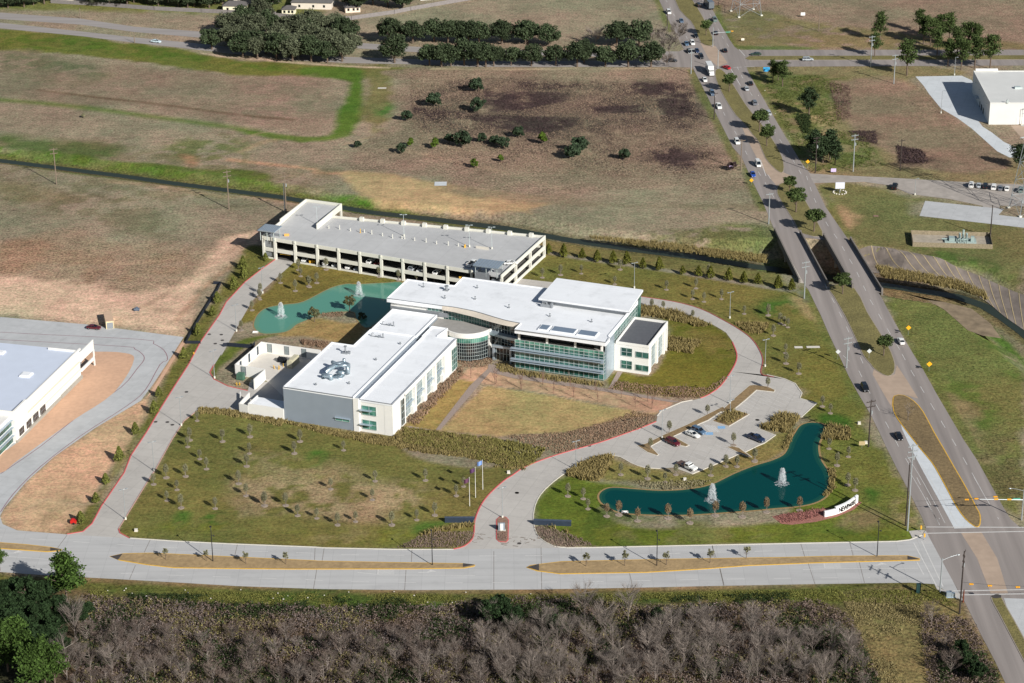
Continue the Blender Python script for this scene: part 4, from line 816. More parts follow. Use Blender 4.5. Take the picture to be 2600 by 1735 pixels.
b = MB(); b.box(46.0,46.45,66.2,89.5,0,RZ-1.25); go_ = b.build('east_glass', G_teal, ob); m = MB(); lineup(m,(46.45,66.2),(46.45,89.5),0.3,RZ-1.3,1.6,[3.4,6.8,10.2,11.6]); m.build('mullions', W_mul, go_)
# raised north roof
up = [(17.8,76.8),(47.9,76.4),(46.9,94.4),(17.6,94.8)]
b = MB(); b.prism(up, 15.4, 16.05); b.build('upper_roof', W_roof, ob)
b = MB(); b.prism(offset(up, -0.05, True), 15.25, 15.5); b.build('coping', W_cap, ob)
b = MB(); b.box(18.6,46.3,77.6,93.4,14.0,15.3); b.build('louvre_wall', W_metal, ob)
b = MB(); b.box(18.6,46.2,89.5,93.4,0,14.0); b.build('north_glass', G_teal, ob)
b = MB(); b.box(46.2,46.5,89.3,93.4,0,15.3); b.build('corner_glass', G_teal, ob)
rooftop('roof_unit', lambda b: (b.box(-1.6,1.6,-0.4,0.4,0,0.9), b.tube([(-1,0,0.9),(-1,0,1.6),(0.4,0,1.6),(0.4,0,0.2)],0.25,8), b.box(1.8,2.4,-0.5,0.5,0,1.5)), (20.6,75.6,RZ), W_metal, 'grey pipework and unit beside the raised north roof', 'roof unit')
# skylights
for (x0,x1) in ((24.4,27.6),(28.4,36.2),(37.0,43.1)):
    b = MB(); b.box(x0,x1,57.5,61.5,RZ-0.05,RZ+0.35); o_ = b.build('skylight', W_roof, ob); b = MB(); b.box(x0+0.3,x1-0.3,57.8,61.2,RZ+0.3,RZ+0.39); b.build('skylight_glass', mat('skylight_pane',(120,134,150),0.15,0.05,0.5,spec=0.9), o_)
# curved atrium
ARC = sm([(-6.6,58.6),(-4.6,57.3),(-2.0,56.6),(0.8,56.9),(3.2,58.1),(5.2,60.2),(6.6,63.2)],n=4)
atr = ARC+[(6.6,66.5),(-12.2,66.5),(-12.2,60.2),(-6.6,60.2)]
g = MB(); g.prism(atr, 0, 7.9); go_ = g.build('atrium_glass', G_smoke, ob)
g = MB(); p_ = offset(ARC,-0.03); 
for i in range(len(ARC)-1): g.prism([p_[i],p_[i+1],ARC[i+1],ARC[i]],6.3,7.8)
g.build('atrium_glass_band', G_band, ob)
m = MB()
for i in range(0,len(ARC)-1): lineup(m, ARC[i], ARC[i+1], 0.3, 7.9, 1.3 if i % 2 == 0 else 9, [0.6,1.8,3.0,4.2,5.2,6.2,7.8], w=0.05)
m.build('mullions', W_mul, go_)
b = MB(); q_ = offset(ARC,-0.15)
for i in range(len(ARC)-1): b.prism([q_[i],q_[i+1],offset(ARC,0.3)[i+1],offset(ARC,0.3)[i]],7.9,9.45)
b.build('atrium_fascia', W_fasc, ob)
b = MB(); b.prism(atr, 8.2, 9.2); b.build('atrium_roof', W_deckg, ob)
b = MB(); b.box(6.3,6.9,62.0,63.6,0,9.4); b.build('atrium_pier', W_wall, ob)
# east block
EB = [(47.0,66.0),(57.7,66.0),(57.7,86.3),(46.6,86.3)]
b = MB(); b.box(46.55,55.6,66.0,86.3,0,9.1); b.box(55.6,56.8,69.0,85.6,0,8.2); b.box(55.6,57.7,66.0,69.0,0,9.1); b.box(55.6,57.7,69.0,85.9,8.2,9.1)
for y0,y1 in ((75.2,76.4),(82.6,83.6)): b.box(56.8,57.7,y0,y1,0,8.2)
b.box(55.6,57.7,85.6,86.3,0,9.1); parapet(b, EB, 9.0, 9.95, 0.4); b.build('east_block_wall', W_wall, ob)
b = MB(); b.box(46.9,57.4,66.3,86.0,9.1,9.2); b.build('east_block_roof', W_deckd, ob)
for (x0,x1,z0,z1) in ((48.9,52.4,5.5,8.2),(48.9,52.4,1.2,3.9),(53.6,57.75,5.6,7.5),(53.6,57.75,1.2,3.1)):
    window(ob,(x0,66.0),(x1,66.0),z0,z1,G_teal,1.75,((z0+z1)/2,) if x0 < 50 else ())
for (y0,y1) in ((69.2,75.0),(76.6,82.4),(83.7,85.5)): window(ob,(56.8,y0),(56.8,y1),0.5,8.0,G_bay,1.5,(2.4,4.2,6.0),proud=0.1,nm='bay_window')
# ------------------------------------------------------------------ service court by the lab
sc = empty('service_court_wall', (OB[0],OB[1],0), math.radians(-20.5), 'white wall with barred openings round the service court left of the laboratory', 'wall')
def LB(x, y):
    c = math.cos(math.radians(-20.5)); s = math.sin(math.radians(-20.5)); return (OB[0]+x*c-y*s, OB[1]+x*s+y*c)
def toL(p):
    c = math.cos(math.radians(-20.5)); s = math.sin(math.radians(-20.5)); dx, dy = p[0]-OB[0], p[1]-OB[1]; return (dx*c+dy*s, -dx*s+dy*c)
def LP(s, z=0): return [toL(p) for p in P(s, z)]
KY = 300/2045   # second close-up scale
def Y2(x, y, z=0):
    r = gnd('Z', (580+x*KY)*2350/2600, (850+y*KY)*2350/2600, z); return toL(r)
wh = 3.6
w0 = Y2(115,515,wh); w1 = Y2(575,118,wh); w2 = Y2(1600,262,wh); w3 = Y2(630,600,wh); w4 = Y2(440,770,wh)
b = MB(); b.wall(w0,w1,0.3,0,wh); b.wall((w1[0],w1[1]-0.3),(w2[0],w2[1]-0.3),0.3,0,wh); b.wall((w0[0],w0[1]+0.1),(w3[0],w3[1]+0.1),0.3,0,wh); b.wall(w3,w4,0.3,0,wh); b.build('wall', W_wall, sc)
M_bar = mat('dark_grille',(70,78,86),0.6,0.1,1.0)
def grille(p, q, t0, t1, h0=0.4, h1=3.3):
    a = (p[0]+(q[0]-p[0])*t0, p[1]+(q[1]-p[1])*t0); c = (p[0]+(q[0]-p[0])*t1, p[1]+(q[1]-p[1])*t1); b = MB(); b.mat(0).wall(a,c,0.38,h0,h1)
    b.mat(1)
    for k in range(1,6): u = k/6; e = (a[0]+(c[0]-a[0])*u, a[1]+(c[1]-a[1])*u); b.box(e[0]-0.05,e[0]+0.05,e[1]-0.24,e[1]+0.24,h0,h1)
    b.build('grille', [M_bar, W_mul], sc)
for t in (0.18,0.5,0.82): grille(w0,w1,t-0.035,t+0.035)
w1b = (w1[0],w1[1]-0.3); w2b = (w2[0],w2[1]-0.3)
for t in (0.14,0.43,0.72): grille(w1b,w2b,t-0.04,t+0.04)
grille(w0,w3,0.2,0.36)
sheet('service_court', [LB(*p) for p in (w0,w1,w2,(-35,34.2),(-35,8),w3)], 0.046, mat('court_concrete',(206,200,190),0.85,0.05,0.5))
dm = empty('delivery_annex', (OB[0],OB[1],0), math.radians(-20.5), 'low white loading annex with a flat roof against the grey laboratory wall', 'building')
a0 = Y2(410,1130,3.6); a1 = Y2(948,1220,3.6); a2 = Y2(618,955,3.6)
ya = (a0[1]+a1[1])/2
b = MB(); b.box(a0[0],-35.0,-0.8,5.4,0,3.2); b.box(a0[0],a0[0]+0.3,-0.8,5.6,3.2,3.7); b.box(a0[0]+0.3,-35.0,-0.8,-0.5,3.2,3.7); b.build('wall', W_wall, dm)
b = MB(); b.box(a0[0]+0.3,-35.0,-0.5,5.2,3.2,3.28); b.build('roof', W_roof, dm)
b = MB(); b.wall(Y2(185,1190,3.0),(a0[0],-0.7),0.3,0,3.0); b.wall(Y2(185,1190,3.0),Y2(360,1000,3.0),0.3,0,3.0); b.wall(Y2(205,985,1.2),Y2(205,1090,1.2),0.3,0,1.2); b.build('side_wall', W_wall, dm)
def court(name, f, x, y, m, label, cat, group=None, z=0.05, rz=0.0):
    p = LB(x, y); b = MB(); f(b); o = b.build(name, m); o.location = (*p, z); o.rotation_euler = (0,0,math.radians(-20.5)+rz); return tag(o, label, cat, group)
p_ = Y2(215,720,1.0); court('transformer', lambda b: (b.box(-1.2,1.2,-1.0,1.0,0,0.15), b.box(-1.0,1.0,-0.8,0.8,0.15,1.9), b.prism([(-1.05,-0.85),(1.05,-0.85),(1.05,0.85),(-1.05,0.85)],1.9,2.0), b.box(-1.1,1.1,-0.95,-0.8,0.3,1.6), b.box(-0.05,0.05,-1.02,-0.95,0.3,1.6)), p_[0], p_[1], mat('green_cabinet',(74,108,90),0.6,0.08,1.0), 'dark green transformer cabinet on a pad outside the service court wall', 'transformer')
p_ = Y2(1120,470,1.2); court('generator', lambda b: (b.box(-0.9,0.9,-2.8,2.8,0,0.3), b.box(-0.85,0.85,-2.7,2.7,0.3,2.4), b.box(-0.75,0.75,-2.6,2.6,2.4,2.55), b.box(-0.3,0.3,-2.3,-1.8,2.55,2.8), b.box(0.85,0.9,-2,2,0.6,2.0)), p_[0], p_[1], W_beige, 'long beige generator housing in the service court', 'generator')
for i,(x,y) in enumerate(((780,585),(800,600),(870,590),(890,600),(950,555),(870,610))):
    p_ = Y2(x,y); court('bollard', lambda b: (b.tube([(0,0,0),(0,0,1.05)],0.11,8), b.ell((0,0,1.05),(0.11,0.11,0.08),8,4)), p_[0], p_[1], M_yel, 'yellow bollard by the beige generator in the service court', 'bollard', 'yellow bollards by the generator')
def tanks(b):
    for k in range(5): b.tube([(0.4*k,0.1*(k%2),0),(0.4*k,0.1*(k%2),1.5)],0.16,6); b.ell((0.4*k,0.1*(k%2),1.5),(0.16,0.16,0.14),6,4)
p_ = Y2(930,470); court('condenser_rack', lambda b: (b.box(-1.4,1.4,-0.9,0.9,0,0.2), *[b.box(-1.3+k*0.55,-0.95+k*0.55,-0.8,0.8,0.2,1.4) for k in range(5)]), p_[0], p_[1], W_dk, 'dark equipment rack beside the beige generator', 'equipment')
p_ = Y2(440,870); court('gas_cylinders', tanks, p_[0]-0.8, p_[1], W_mul, 'row of pale gas cylinders in a cage at the end of the court wall', 'gas cylinders')
for i,(x,y) in enumerate(((145,880),(195,880))):
    p_ = Y2(x,y); court('bollard', lambda b: (b.tube([(0,0,0),(0,0,1.0)],0.12,8), b.tube([(-0.5,0,0.5),(0.5,0,0.5)],0.06,6)), p_[0], p_[1], M_yel, 'yellow pipe guard by the red kerb at the service court entrance', 'bollard', 'yellow pipe guards by the red kerb')
p_ = Y2(1440,350,1); court('dust_collector', lambda b: (b.tube([(-1.2,0,0),(-1.2,0,1.8),(-0.4,0,2.3),(0.4,0,2.3),(1.2,0,1.8),(1.2,0,0)],0.28,8), b.tube([(-0.6,0.8,0),(-0.6,0.8,1.6),(0.6,0.8,1.6),(0.6,0.8,0)],0.24,8), b.box(1.2,2.6,-0.8,0.8,0,2.4)), p_[0], p_[1], W_duct, 'looped grey pipes against the laboratory wall in the service court', 'pipework')
# steel fence beside the court
def fence(name, s, h, m, label, cat='fence', post=2.4, solid=True):
    e = empty(name, (0,0,0), 0, label, cat); l = P(s); b = MB(); pp = []
    for i in range(len(l)-1):
        d = math.hypot(l[i+1][0]-l[i][0], l[i+1][1]-l[i][1]); n = max(1, round(d/post))
        b.wall(l[i], l[i+1], 0.06, 0.05, h-0.05)
        for k in range(n+1): x = l[i][0]+(l[i+1][0]-l[i][0])*k/n; y = l[i][1]+(l[i+1][1]-l[i][1])*k/n; pp.append((x,y))
    b.build('panels', m, e)
    for x, y in pp: q = MB(); q.box(x-0.07,x+0.07,y-0.07,y+0.07,0,h); q.build('post', m, e)
    return e
M_navy = mat('dark_metal_fence',(34,40,52),0.6,0.1,1.0)
fence('court_fence','I 1665,238 1700,235 1880,250 1900,228',1.4,M_navy,'low dark metal fence running from the drive to the court wall')
fence('boundary_fence','E 1592,946 1645,948 1620,1000 1500,1190 1400,1360 1390,1390',1.2,M_navy,'dark silt fence along the dirt lot beside the west drive')
fence('boundary_fence','I 1385,215 1495,215',1.1,M_navy,'short low dark fence crossing the grass strip beside the west drive')
# ------------------------------------------------------------------ parking garage
GO = gnd('F',205,595); GR = math.radians(-20)
pg = empty('parking_garage', (GO[0],GO[1],0), GR, 'long pale two-level concrete parking garage behind the office building', 'parking garage')
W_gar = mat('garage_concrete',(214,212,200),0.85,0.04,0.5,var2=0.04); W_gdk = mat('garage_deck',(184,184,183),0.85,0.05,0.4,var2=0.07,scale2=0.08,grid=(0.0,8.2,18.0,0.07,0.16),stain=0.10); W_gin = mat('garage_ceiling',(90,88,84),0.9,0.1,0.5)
def fy_(x): return -0.4-0.079*x
def by_(x): return 25.4+0.069*x
FR_, BR_ = (91.0,fy_(91.0)), (92.9,by_(92.9)); DK = 7.0
quad = [(0,fy_(0)),FR_,BR_,(14.4,by_(14.4)),(14.4,35.2),(0.4,35.6)]
b = MB(); b.prism(offset(quad if area(quad) > 0 else quad[::-1], 0.6, True), DK-0.45, DK); b.build('top_deck', W_gdk, pg)
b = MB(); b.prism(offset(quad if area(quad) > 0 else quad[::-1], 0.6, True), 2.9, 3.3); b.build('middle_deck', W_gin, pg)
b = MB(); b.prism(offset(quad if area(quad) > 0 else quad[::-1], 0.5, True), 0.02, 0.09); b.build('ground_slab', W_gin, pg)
b = MB()   # sloped ramp deck in the far left
b.face([(0.7,13.5,DK+0.01),(14.2,13.5,DK+0.01),(14.2,34.9,DK+1.1),(0.7,35.2,DK+1.1)]); b.build('ramp_deck', W_gdk, pg)
def bands(name, p, q, zs, t=0.35):
    b = MB()
    for z0, z1 in zs: b.wall(p, q, t, z0, z1)
    return b.build(name, W_gar, pg)
FB = ((0.0,0.55),(2.75,4.05),(6.75,8.0))
bands('front_parapet',(0,fy_(0)),(4.6,fy_(4.6)),FB); bands('front_parapet',(4.6,fy_(4.6)),(12.6,fy_(12.6)),FB[1:]); bands('front_parapet',(12.6,fy_(12.6)),(80.6,fy_(80.6)),FB)
bands('side_parapet',FR_,BR_,((0.0,1.0),(2.9,4.3),(6.6,7.9))); bands('back_parapet',(14.4,by_(14.4)),BR_,((0,0.9),(2.9,3.9),(6.8,7.7))); bands('back_parapet',(0.4,35.6),(14.4,35.2),((0,1),(3,4.2),(7,9.1)))
b = MB(); b.wall((0,fy_(0)),(0.4,35.6),0.35,0,6.6); b.prism([(-0.17,fy_(0)),(0.17,fy_(0)),(0.57,35.6),(0.23,35.6)],6.6,8.2); b.wall((0.22,14),(0.4,35.6),0.36,8.2,9.1); b.build('side_wall', W_gar, pg)
b = MB(); b.wall((14.4,13.8),(14.4,35.2),0.35,6.9,9.1); b.wall((14.4,by_(14.4)+0.5),(14.4,35.2),0.36,0,2.0); b.box(14.1,14.7,34.4,35.2,0,9.2); b.box(14.1,14.7,by_(14.4),by_(14.4)+0.8,0,9.0); b.build('ramp_wall', W_gar, pg)
for x in (0.45,5.0,12.9,21.6,29.9,38.1,46.3,54.5,62.8,71.2,80.2):
    b = MB(); y = fy_(x); b.box(x-0.42,x+0.42,y-0.34,y+0.5,0,7.6); b.box(x-0.3,x+0.3,y-0.5,y-0.2,7.3,8.25); b.build('column', W_gar, pg)
for t in (0.02,0.33,0.66,0.985):
    x = FR_[0]+(BR_[0]-FR_[0])*t; y = FR_[1]+(BR_[1]-FR_[1])*t; b = MB(); b.box(x-0.5,x+0.3,y-0.4,y+0.4,0,7.5); b.build('column', W_gar, pg)
for i in range(9):
    x = 26.0+7.76*i; y = by_(x); b = MB(); b.box(x-0.7,x+0.7,y-1.1,y+0.1,7.0,8.35); b.build('column_head', W_gar, pg)
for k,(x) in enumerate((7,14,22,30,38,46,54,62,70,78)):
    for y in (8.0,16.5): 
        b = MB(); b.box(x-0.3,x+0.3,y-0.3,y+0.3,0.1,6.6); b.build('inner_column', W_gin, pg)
b = MB(); b.box(-0.1,0.1,0,0.1,0,0.1)
b = MB(); y = fy_(8.6); b.box(6.6,10.6,y+0.5,y+0.7,2.0,2.25); b.build('clearance_bar', M_yel, pg)
for (x0,x1) in ((0.6,4.3),):
    for z0,z1 in ((0.8,2.6),(4.2,6.5)):
        b = MB(); b.box(x0,x1,fy_(2)+0.25,fy_(2)+0.45,z0,z1); b.build('stair_screen', W_metal, pg)
# stair towers with flat canopies
def stair(x0,x1,y0,y1,zt,walls):
    if walls:
        b = MB(); b.box(x0+0.5,x0+5.6,y0+0.6,y0+0.9,0,8.4); b.box(x0+0.5,x0+0.8,y0+0.9,y1-0.6,0,8.4); b.box(x0+5.6,x1-0.5,y1-1.0,y1-0.6,0,8.4); b.build('stair_wall', W_metal, pg)
        s = MB()
        for k in range(10): s.box(x1-3.6,x1-0.8,y0+0.8+k*0.4,y0+1.3+k*0.4,3.0+k*0.3,3.2+k*0.3); s.box(x1-3.6,x1-0.8,y0+0.8+k*0.4,y0+1.3+k*0.4,0.2+k*0.28,0.4+k*0.28)
        s.build('stairs', W_metal, pg)
    b = MB(); b.prism([(x0,y0),(x1,y0),(x1,y1),(x0,y1)],zt,zt+0.3)
    o_ = b.build('stair_canopy', W_silver, pg); r = MB()
    for i in range(1,9): x = x0+(x1-x0)*i/9; r.box(x-0.05,x+0.05,y0,y1,zt+0.3,zt+0.36)
    r.build('seams', W_metal, o_)
    for x in (x0+0.7,(x0+x1)/2,x1-0.7):
        for y in (y0+0.7,y1-0.7): c = MB(); c.tube([(x,y,7.0),(x,y,zt)],0.13,6); c.build('canopy_post', W_mul, pg)
stair(-0.6,5.8,-2.6,3.8,10.6,False); stair(81.6,90.6,-9.4,-2.9,10.6,True)
b = MB(); b.box(0.5,5.4,3.2,3.4,7.0,8.0); b.tube([(3,1.2,7.0),(3,1.2,8.2)],0.9,10); b.build('stair_head', W_metal, pg)
def onG(x, y): c, s = math.cos(GR), math.sin(GR); return (GO[0]+x*c-y*s, GO[1]+x*s+y*c)
def twin_lamp(name, x, y, z, h, label, group=None, heads=2, m=None, base=True, rz=0.0):
    m = m or W_mul; e = empty(name, (x,y,z), rz, label, 'street lamp', group)
    b = MB(); b.tube([(0,0,0),(0,0,h)],[0.11,0.07],6); b.build('pole', m, e)
    if base: b = MB(); b.tube([(0,0,0),(0,0,0.7)],0.28,8); b.build('base', W_gar, e)
    for k in range(heads):
        s_ = 1 if k == 0 else -1; b = MB(); b.tube([(0,0,h-0.1),(s_*0.6,0,h)],0.05,5); b.box(min(s_*0.5,s_*1.25),max(s_*0.5,s_*1.25),-0.2,0.2,h-0.06,h+0.08); b.build('lamp_head', m, e)
    return e
for i,(r,x,y) in enumerate((('F',603,360),('F',1250,440),('F',1738,520),('F',1905,535))):
    gx_, gy_ = gnd(r,x,y,DK); twin_lamp('garage_lamp', gx_, gy_, DK, 8.0 if i else 7, ['pole lamp beside the ramp wall on the garage roof','pole lamp in the middle of the garage roof','pole lamp with yellow base on the garage roof near the pickup','pole lamp nearest the far right corner of the garage roof'][i])
for i,(x,y) in enumerate(((690,382),(770,388),(850,402),(925,415),(955,412),(1010,425),(1090,438),(1165,455),(1235,458),(1255,460),(1330,472),(1415,485),(1493,498),(1580,508),(1655,515))):
    gx_, gy_ = gnd('F',x,y,DK); b = MB(); b.box(-0.22,0.22,-0.22,0.22,0,0.12); b.tube([(0,0,0.1),(0,0,1.5 if i%2 else 1.1)],0.14,6); o = b.build('deck_post', M_yel if i == 3 else W_gar); o.location = (gx_,gy_,DK); tag(o, 'yellow post in the line of stub posts on the garage roof' if i == 3 else 'pale stub post in the line down the middle of the garage roof', 'post', None if i == 3 else 'stub posts on the garage roof')
b = MB(); b.box(-0.3,0.3,-0.3,0.3,0,0.9); b.tube([(0,0,0.9),(0,0,1.2)],0.2,6); o = b.build('deck_post', M_yel); o.location = (*gnd('F',1705,525,DK),DK); tag(o,'short yellow stub near the lamp on the right of the garage roof','post')
b = MB(); b.wall((0,0),(4.5,-1.9),0.06,0,1.0); o = b.build('deck_barrier', M_kerb); o.location = (*gnd('F',1785,530,DK),DK); tag(o,'thin low barrier rail on the garage roof beside the yellow stub','barrier')
b = MB(); b.box(-0.8,0.8,-0.1,0.1,0,0.9); b.box(-0.2,0.9,0.4,0.5,0,0.7); o = b.build('road_barrier', mat('orange_barrier',(226,170,90),0.7,0.1,1.0)); o.location = (*gnd('F',375,440,DK),DK); tag(o,'pale orange barrier beside the left stair canopy on the garage roof','barrier')
# ------------------------------------------------------------------ two road bridges over the channel
M_bar2 = mat('bridge_concrete',(188,180,168),0.85,0.12,0.8,var2=0.08)
def bridge(la, lb, ra, rb, label):
    la, lb, ra, rb = [P(s)[0] for s in (la, lb, ra, rb)]
    cx = sum(p[0] for p in (la,lb,ra,rb))/4; cy = sum(p[1] for p in (la,lb,ra,rb))/4
    e = empty('road_bridge', (cx,cy,0), 0, label, 'bridge')
    q = lambda p: (p[0]-cx, p[1]-cy)
    la, lb, ra, rb = map(q, (la, lb, ra, rb))
    b = MB(); b.prism([la, ra, rb, lb], -1.1, 0.02); b.build('deck', M_bar2, e)
    for p, r in ((la, lb), (ra, rb)):
        b = MB(); b.wall(p, r, 0.3, -1.3, 1.3); b.wall(p, r, 0.42, 1.25, 1.4)
        for t in (0.0, 1.0): x = p[0]+(r[0]-p[0])*t; y = p[1]+(r[1]-p[1])*t; b.box(x-0.3,x+0.3,y-0.5,y+0.5,-1,1.6)
        b.build('parapet', mat('shaded_parapet',(116,110,104),0.9,0.15,0.8), e)  # shade on the parapet faces is put into this darker concrete colour
    for t in (0.3, 0.7):
        a = (la[0]+(lb[0]-la[0])*t, la[1]+(lb[1]-la[1])*t); c = (ra[0]+(rb[0]-ra[0])*t, ra[1]+(rb[1]-ra[1])*t)
        b = MB(); b.wall((a[0]+0.5,a[1]),(c[0]-0.5,c[1]),0.8,-1.8,-1.1)
        for k in (0.15,0.5,0.85): b.tube([(a[0]+(c[0]-a[0])*k, a[1]+(c[1]-a[1])*k, -5.5),(a[0]+(c[0]-a[0])*k, a[1]+(c[1]-a[1])*k, -1.7)],0.4,8)
        b.build('pier', M_bar2, e)
bridge('H 492,558','H 674,935','H 682,575','H 888,960','west carriageway bridge over the channel, nearer the campus')
bridge('H 856,598','H 1070,975','H 1056,625','H 1290,1005','east carriageway bridge over the channel, beside the slope paving')
# ------------------------------------------------------------------ neighbouring warehouses
def Y3(x, y, z): k = 340/1777; return gnd('Z', (x*k)*2350/2600, (850+y*k)*2350/2600, z)
wz = 9.8
A_ = Y3(190,1030,wz); B_ = Y3(1050,195,wz); ang = math.atan2(B_[1]-A_[1], B_[0]-A_[0]); WL = math.hypot(B_[0]-A_[0], B_[1]-A_[1])
# the corner on the ground fixes the building
A0 = Y3(225,1430,0)
we = empty('white_warehouse', (A0[0],A0[1],0), ang, 'long white warehouse with a pale roof cut by the left edge of the photo', 'building')
b = MB(); b.box(0,WL,0.0,45,0,wz-0.6); b.box(WL*0.02,WL,-0.02,0,1.0,wz-0.5); b.build('wall', W_wall, we)
b = MB(); b.box(0.1,WL-0.1,0.4,44.6,wz-0.6,wz-0.4); b.build('roof', mat('blue_grey_roof',(200,208,222),0.6,0.03,0.3), we)
b = MB(); b.box(-0.2,WL*0.17,-0.35,0.3,0.0,wz+0.5); b.box(WL*0.17,WL+1,-0.15,0.3,wz-0.6,wz); b.box(-0.5,-0.2,-0.3,6,0,wz+0.4); b.build('parapet', W_wall, we)
b = MB(); b.box(WL*0.17,WL,-0.16,0.0,5.5,6.1); b.box(WL*0.17,WL,-0.14,0.0,3.0,3.3); b.build('wall_band', mat('warm_band',(206,196,180),0.8,0.03,1.0), we)
b = MB(); b.box(-0.6,WL*0.66,-0.5,-0.05,0,0.9); b.box(WL*0.67,WL,-0.6,-0.05,0,1.1); b.build('plinth', mat('grey_plinth',(160,156,146),0.85,0.08,1.0), we)
b = MB(); b.box(WL-0.3,WL+10,-0.5,-0.1,5.6,wz-1.0); b.box(WL+9.6,WL+10,-0.5,-0.1,0,wz-1.2); b.box(WL+0.0,WL+10,-0.5,-0.1,2.2,3.2); b.build('wing_wall', W_wall, we)
for i in range(4):
    x0 = 1.3+i*5.0; b = MB(); b.box(x0,x0+3.2,-0.42,-0.30,1.3,3.5); o = b.build('window', G_smoke, we); b = MB()
    for k in range(4): b.box(x0+k*1.05,x0+k*1.05+0.08,-0.48,-0.40,1.3,3.5)
    b.box(x0,x0+3.2,-0.48,-0.41,2.35,2.43); b.build('mullions', W_metal, o)
b = MB(); b.box(-14,-0.6,1.0,6.0,0,wz-1.0); o = b.build('corner_office', W_wall, we)
for z0,z1 in ((0.4,2.4),(3.0,5.0),(5.6,7.4)):
    b = MB(); b.box(-14.05,-0.6,0.85,1.0,z0,z1); b.build('window_strip', G_teal, we); b = MB(); b.box(-14.4,-0.5,0.2,0.9,z1,z1+0.25); b.build('sunshade', W_shade, we)
for i,(x,y,s_) in enumerate(((350,540,1.6),(10,245,1.2))):
    p = Y3(x,y,wz-0.4); b = MB(); b.box(-s_,s_,-s_,s_,0,0.45); b.box(-s_+0.3,s_-0.3,-s_+0.3,s_-0.3,0.45,0.55); o = b.build('roof_hatch', [W_roof]); o.location = (*p,wz-0.4); o.rotation_euler = (0,0,ang); tag(o, ['square white roof hatch in the middle of the left warehouse roof','white roof hatch at the left edge of the left warehouse roof'][i], 'roof hatch')
b = MB(); p = Y3(1000,215,wz); q = Y3(640,180,wz); b.wall(p,q,0.3,wz-0.8,wz+0.25); o = b.build('back_parapet', W_wall); o.parent = we; o.matrix_parent_inverse = (Matrix.Translation((A0[0],A0[1],0)) @ Matrix.Rotation(ang,4,'Z')).inverted()
# right warehouse
rz_ = 9.3
C0 = gnd('D',2085,930); 
wr = empty('grey_warehouse', (C0[0],C0[1],0), math.radians(-1.5), 'big pale grey warehouse standing on white concrete at the right edge', 'building')
BK = gnd('D',1893,537,rz_)[1]-gnd('D',2095,775,rz_)[1]
b = MB(); b.box(0,70,0,BK,0,rz_-0.5); b.build('wall', mat('pale_tilt_wall',(212,212,208),0.8,0.03,0.4,var2=0.03), wr)
b = MB(); b.prism([(0,0),(70,0),(70,BK),(0,BK)],rz_-0.5,rz_-0.3); parapet(b,[(-0.05,-0.05),(70,-0.05),(70,BK),(-0.05,BK)],rz_-0.5,rz_,0.35); b.build('roof', mat('grey_white_roof',(206,206,202),0.6,0.03,0.3,var2=0.04), wr)
b = MB(); b.box(0.8,10,BK-0.6,BK+0.1,rz_,rz_+0.9); b.build('raised_parapet', W_wall, wr)
for y0,y1,z1 in ((13,15,2.4),(17.5,19.5,2.4),(22,23.2,2.4)): b = MB(); b.box(-0.08,0.0,y0,y1,0.1,z1); b.build('door', W_dk, wr)
b = MB(); b.box(-1.4,0,25,29,2.8,3.0); b.build('door_canopy', W_silver, wr)
for k in range(4): b = MB(); b.box(-0.35,0.0,6+k*9.5,6.4+k*9.5,6.6,6.9); b.build('wall_light', W_mul, wr)
for x0 in (11.0,16.0,21.0): b = MB(); b.box(x0,x0+2.6,-0.08,0,0.1,3.0); b.build('dock_door', W_fasc, wr)
p = gnd('D',2300,655,rz_); b = MB(); b.box(-1.2,1.2,-0.9,0.9,0,0.8); b.box(1.2,2.0,-0.3,0.3,0,0.5); o = b.build('roof_unit', W_mul); o.location = (*p,rz_-0.3); tag(o,'small square unit on the flat roof of the right warehouse','roof unit')
p = gnd('D',2225,765,rz_); b = MB(); b.box(-0.4,0.4,-0.4,0.4,0,1.2); b.tube([(0,0,1.2),(0,0,1.7)],0.2,6); o = b.build('roof_vent', W_mul); o.location = (*p,rz_-0.3); tag(o,'little roof vent at the front edge of the right warehouse roof','roof vent')
# bin store beside the neighbour's road
p0 = gnd('E',848,1275); e = empty('bin_store', (p0[0],p0[1],0), math.radians(14), 'beige concrete bin enclosure beside the maroon car on the dirt lot', 'enclosure')
M_sand = mat('sand_block',(214,198,160),0.85,0.05,1.0)
b = MB(); b.box(-2.4,0,-0.1,0.15,0,2.6); b.box(-0.1,0.15,-0.1,8.2,0,2.6); b.box(-2.4,-2.15,0.15,8.2,0,2.6); b.box(-2.4,0.15,8.2,8.45,0,2.6); b.build('block_wall', M_sand, e)
b = MB(); b.box(-2.3,0.1,0.1,8.2,0,0.1); b.build('slab', M_conc, e)
b = MB(); b.box(-2.45,0.2,-0.12,8.5,2.6,2.75); b.build('roof', mat('dusty_roof',(196,168,142),0.9,0.08,0.8), e)
b = MB(); b.box(-2.1,-0.15,-0.16,-0.10,0.1,2.2); b.build('gate', W_metal, e)
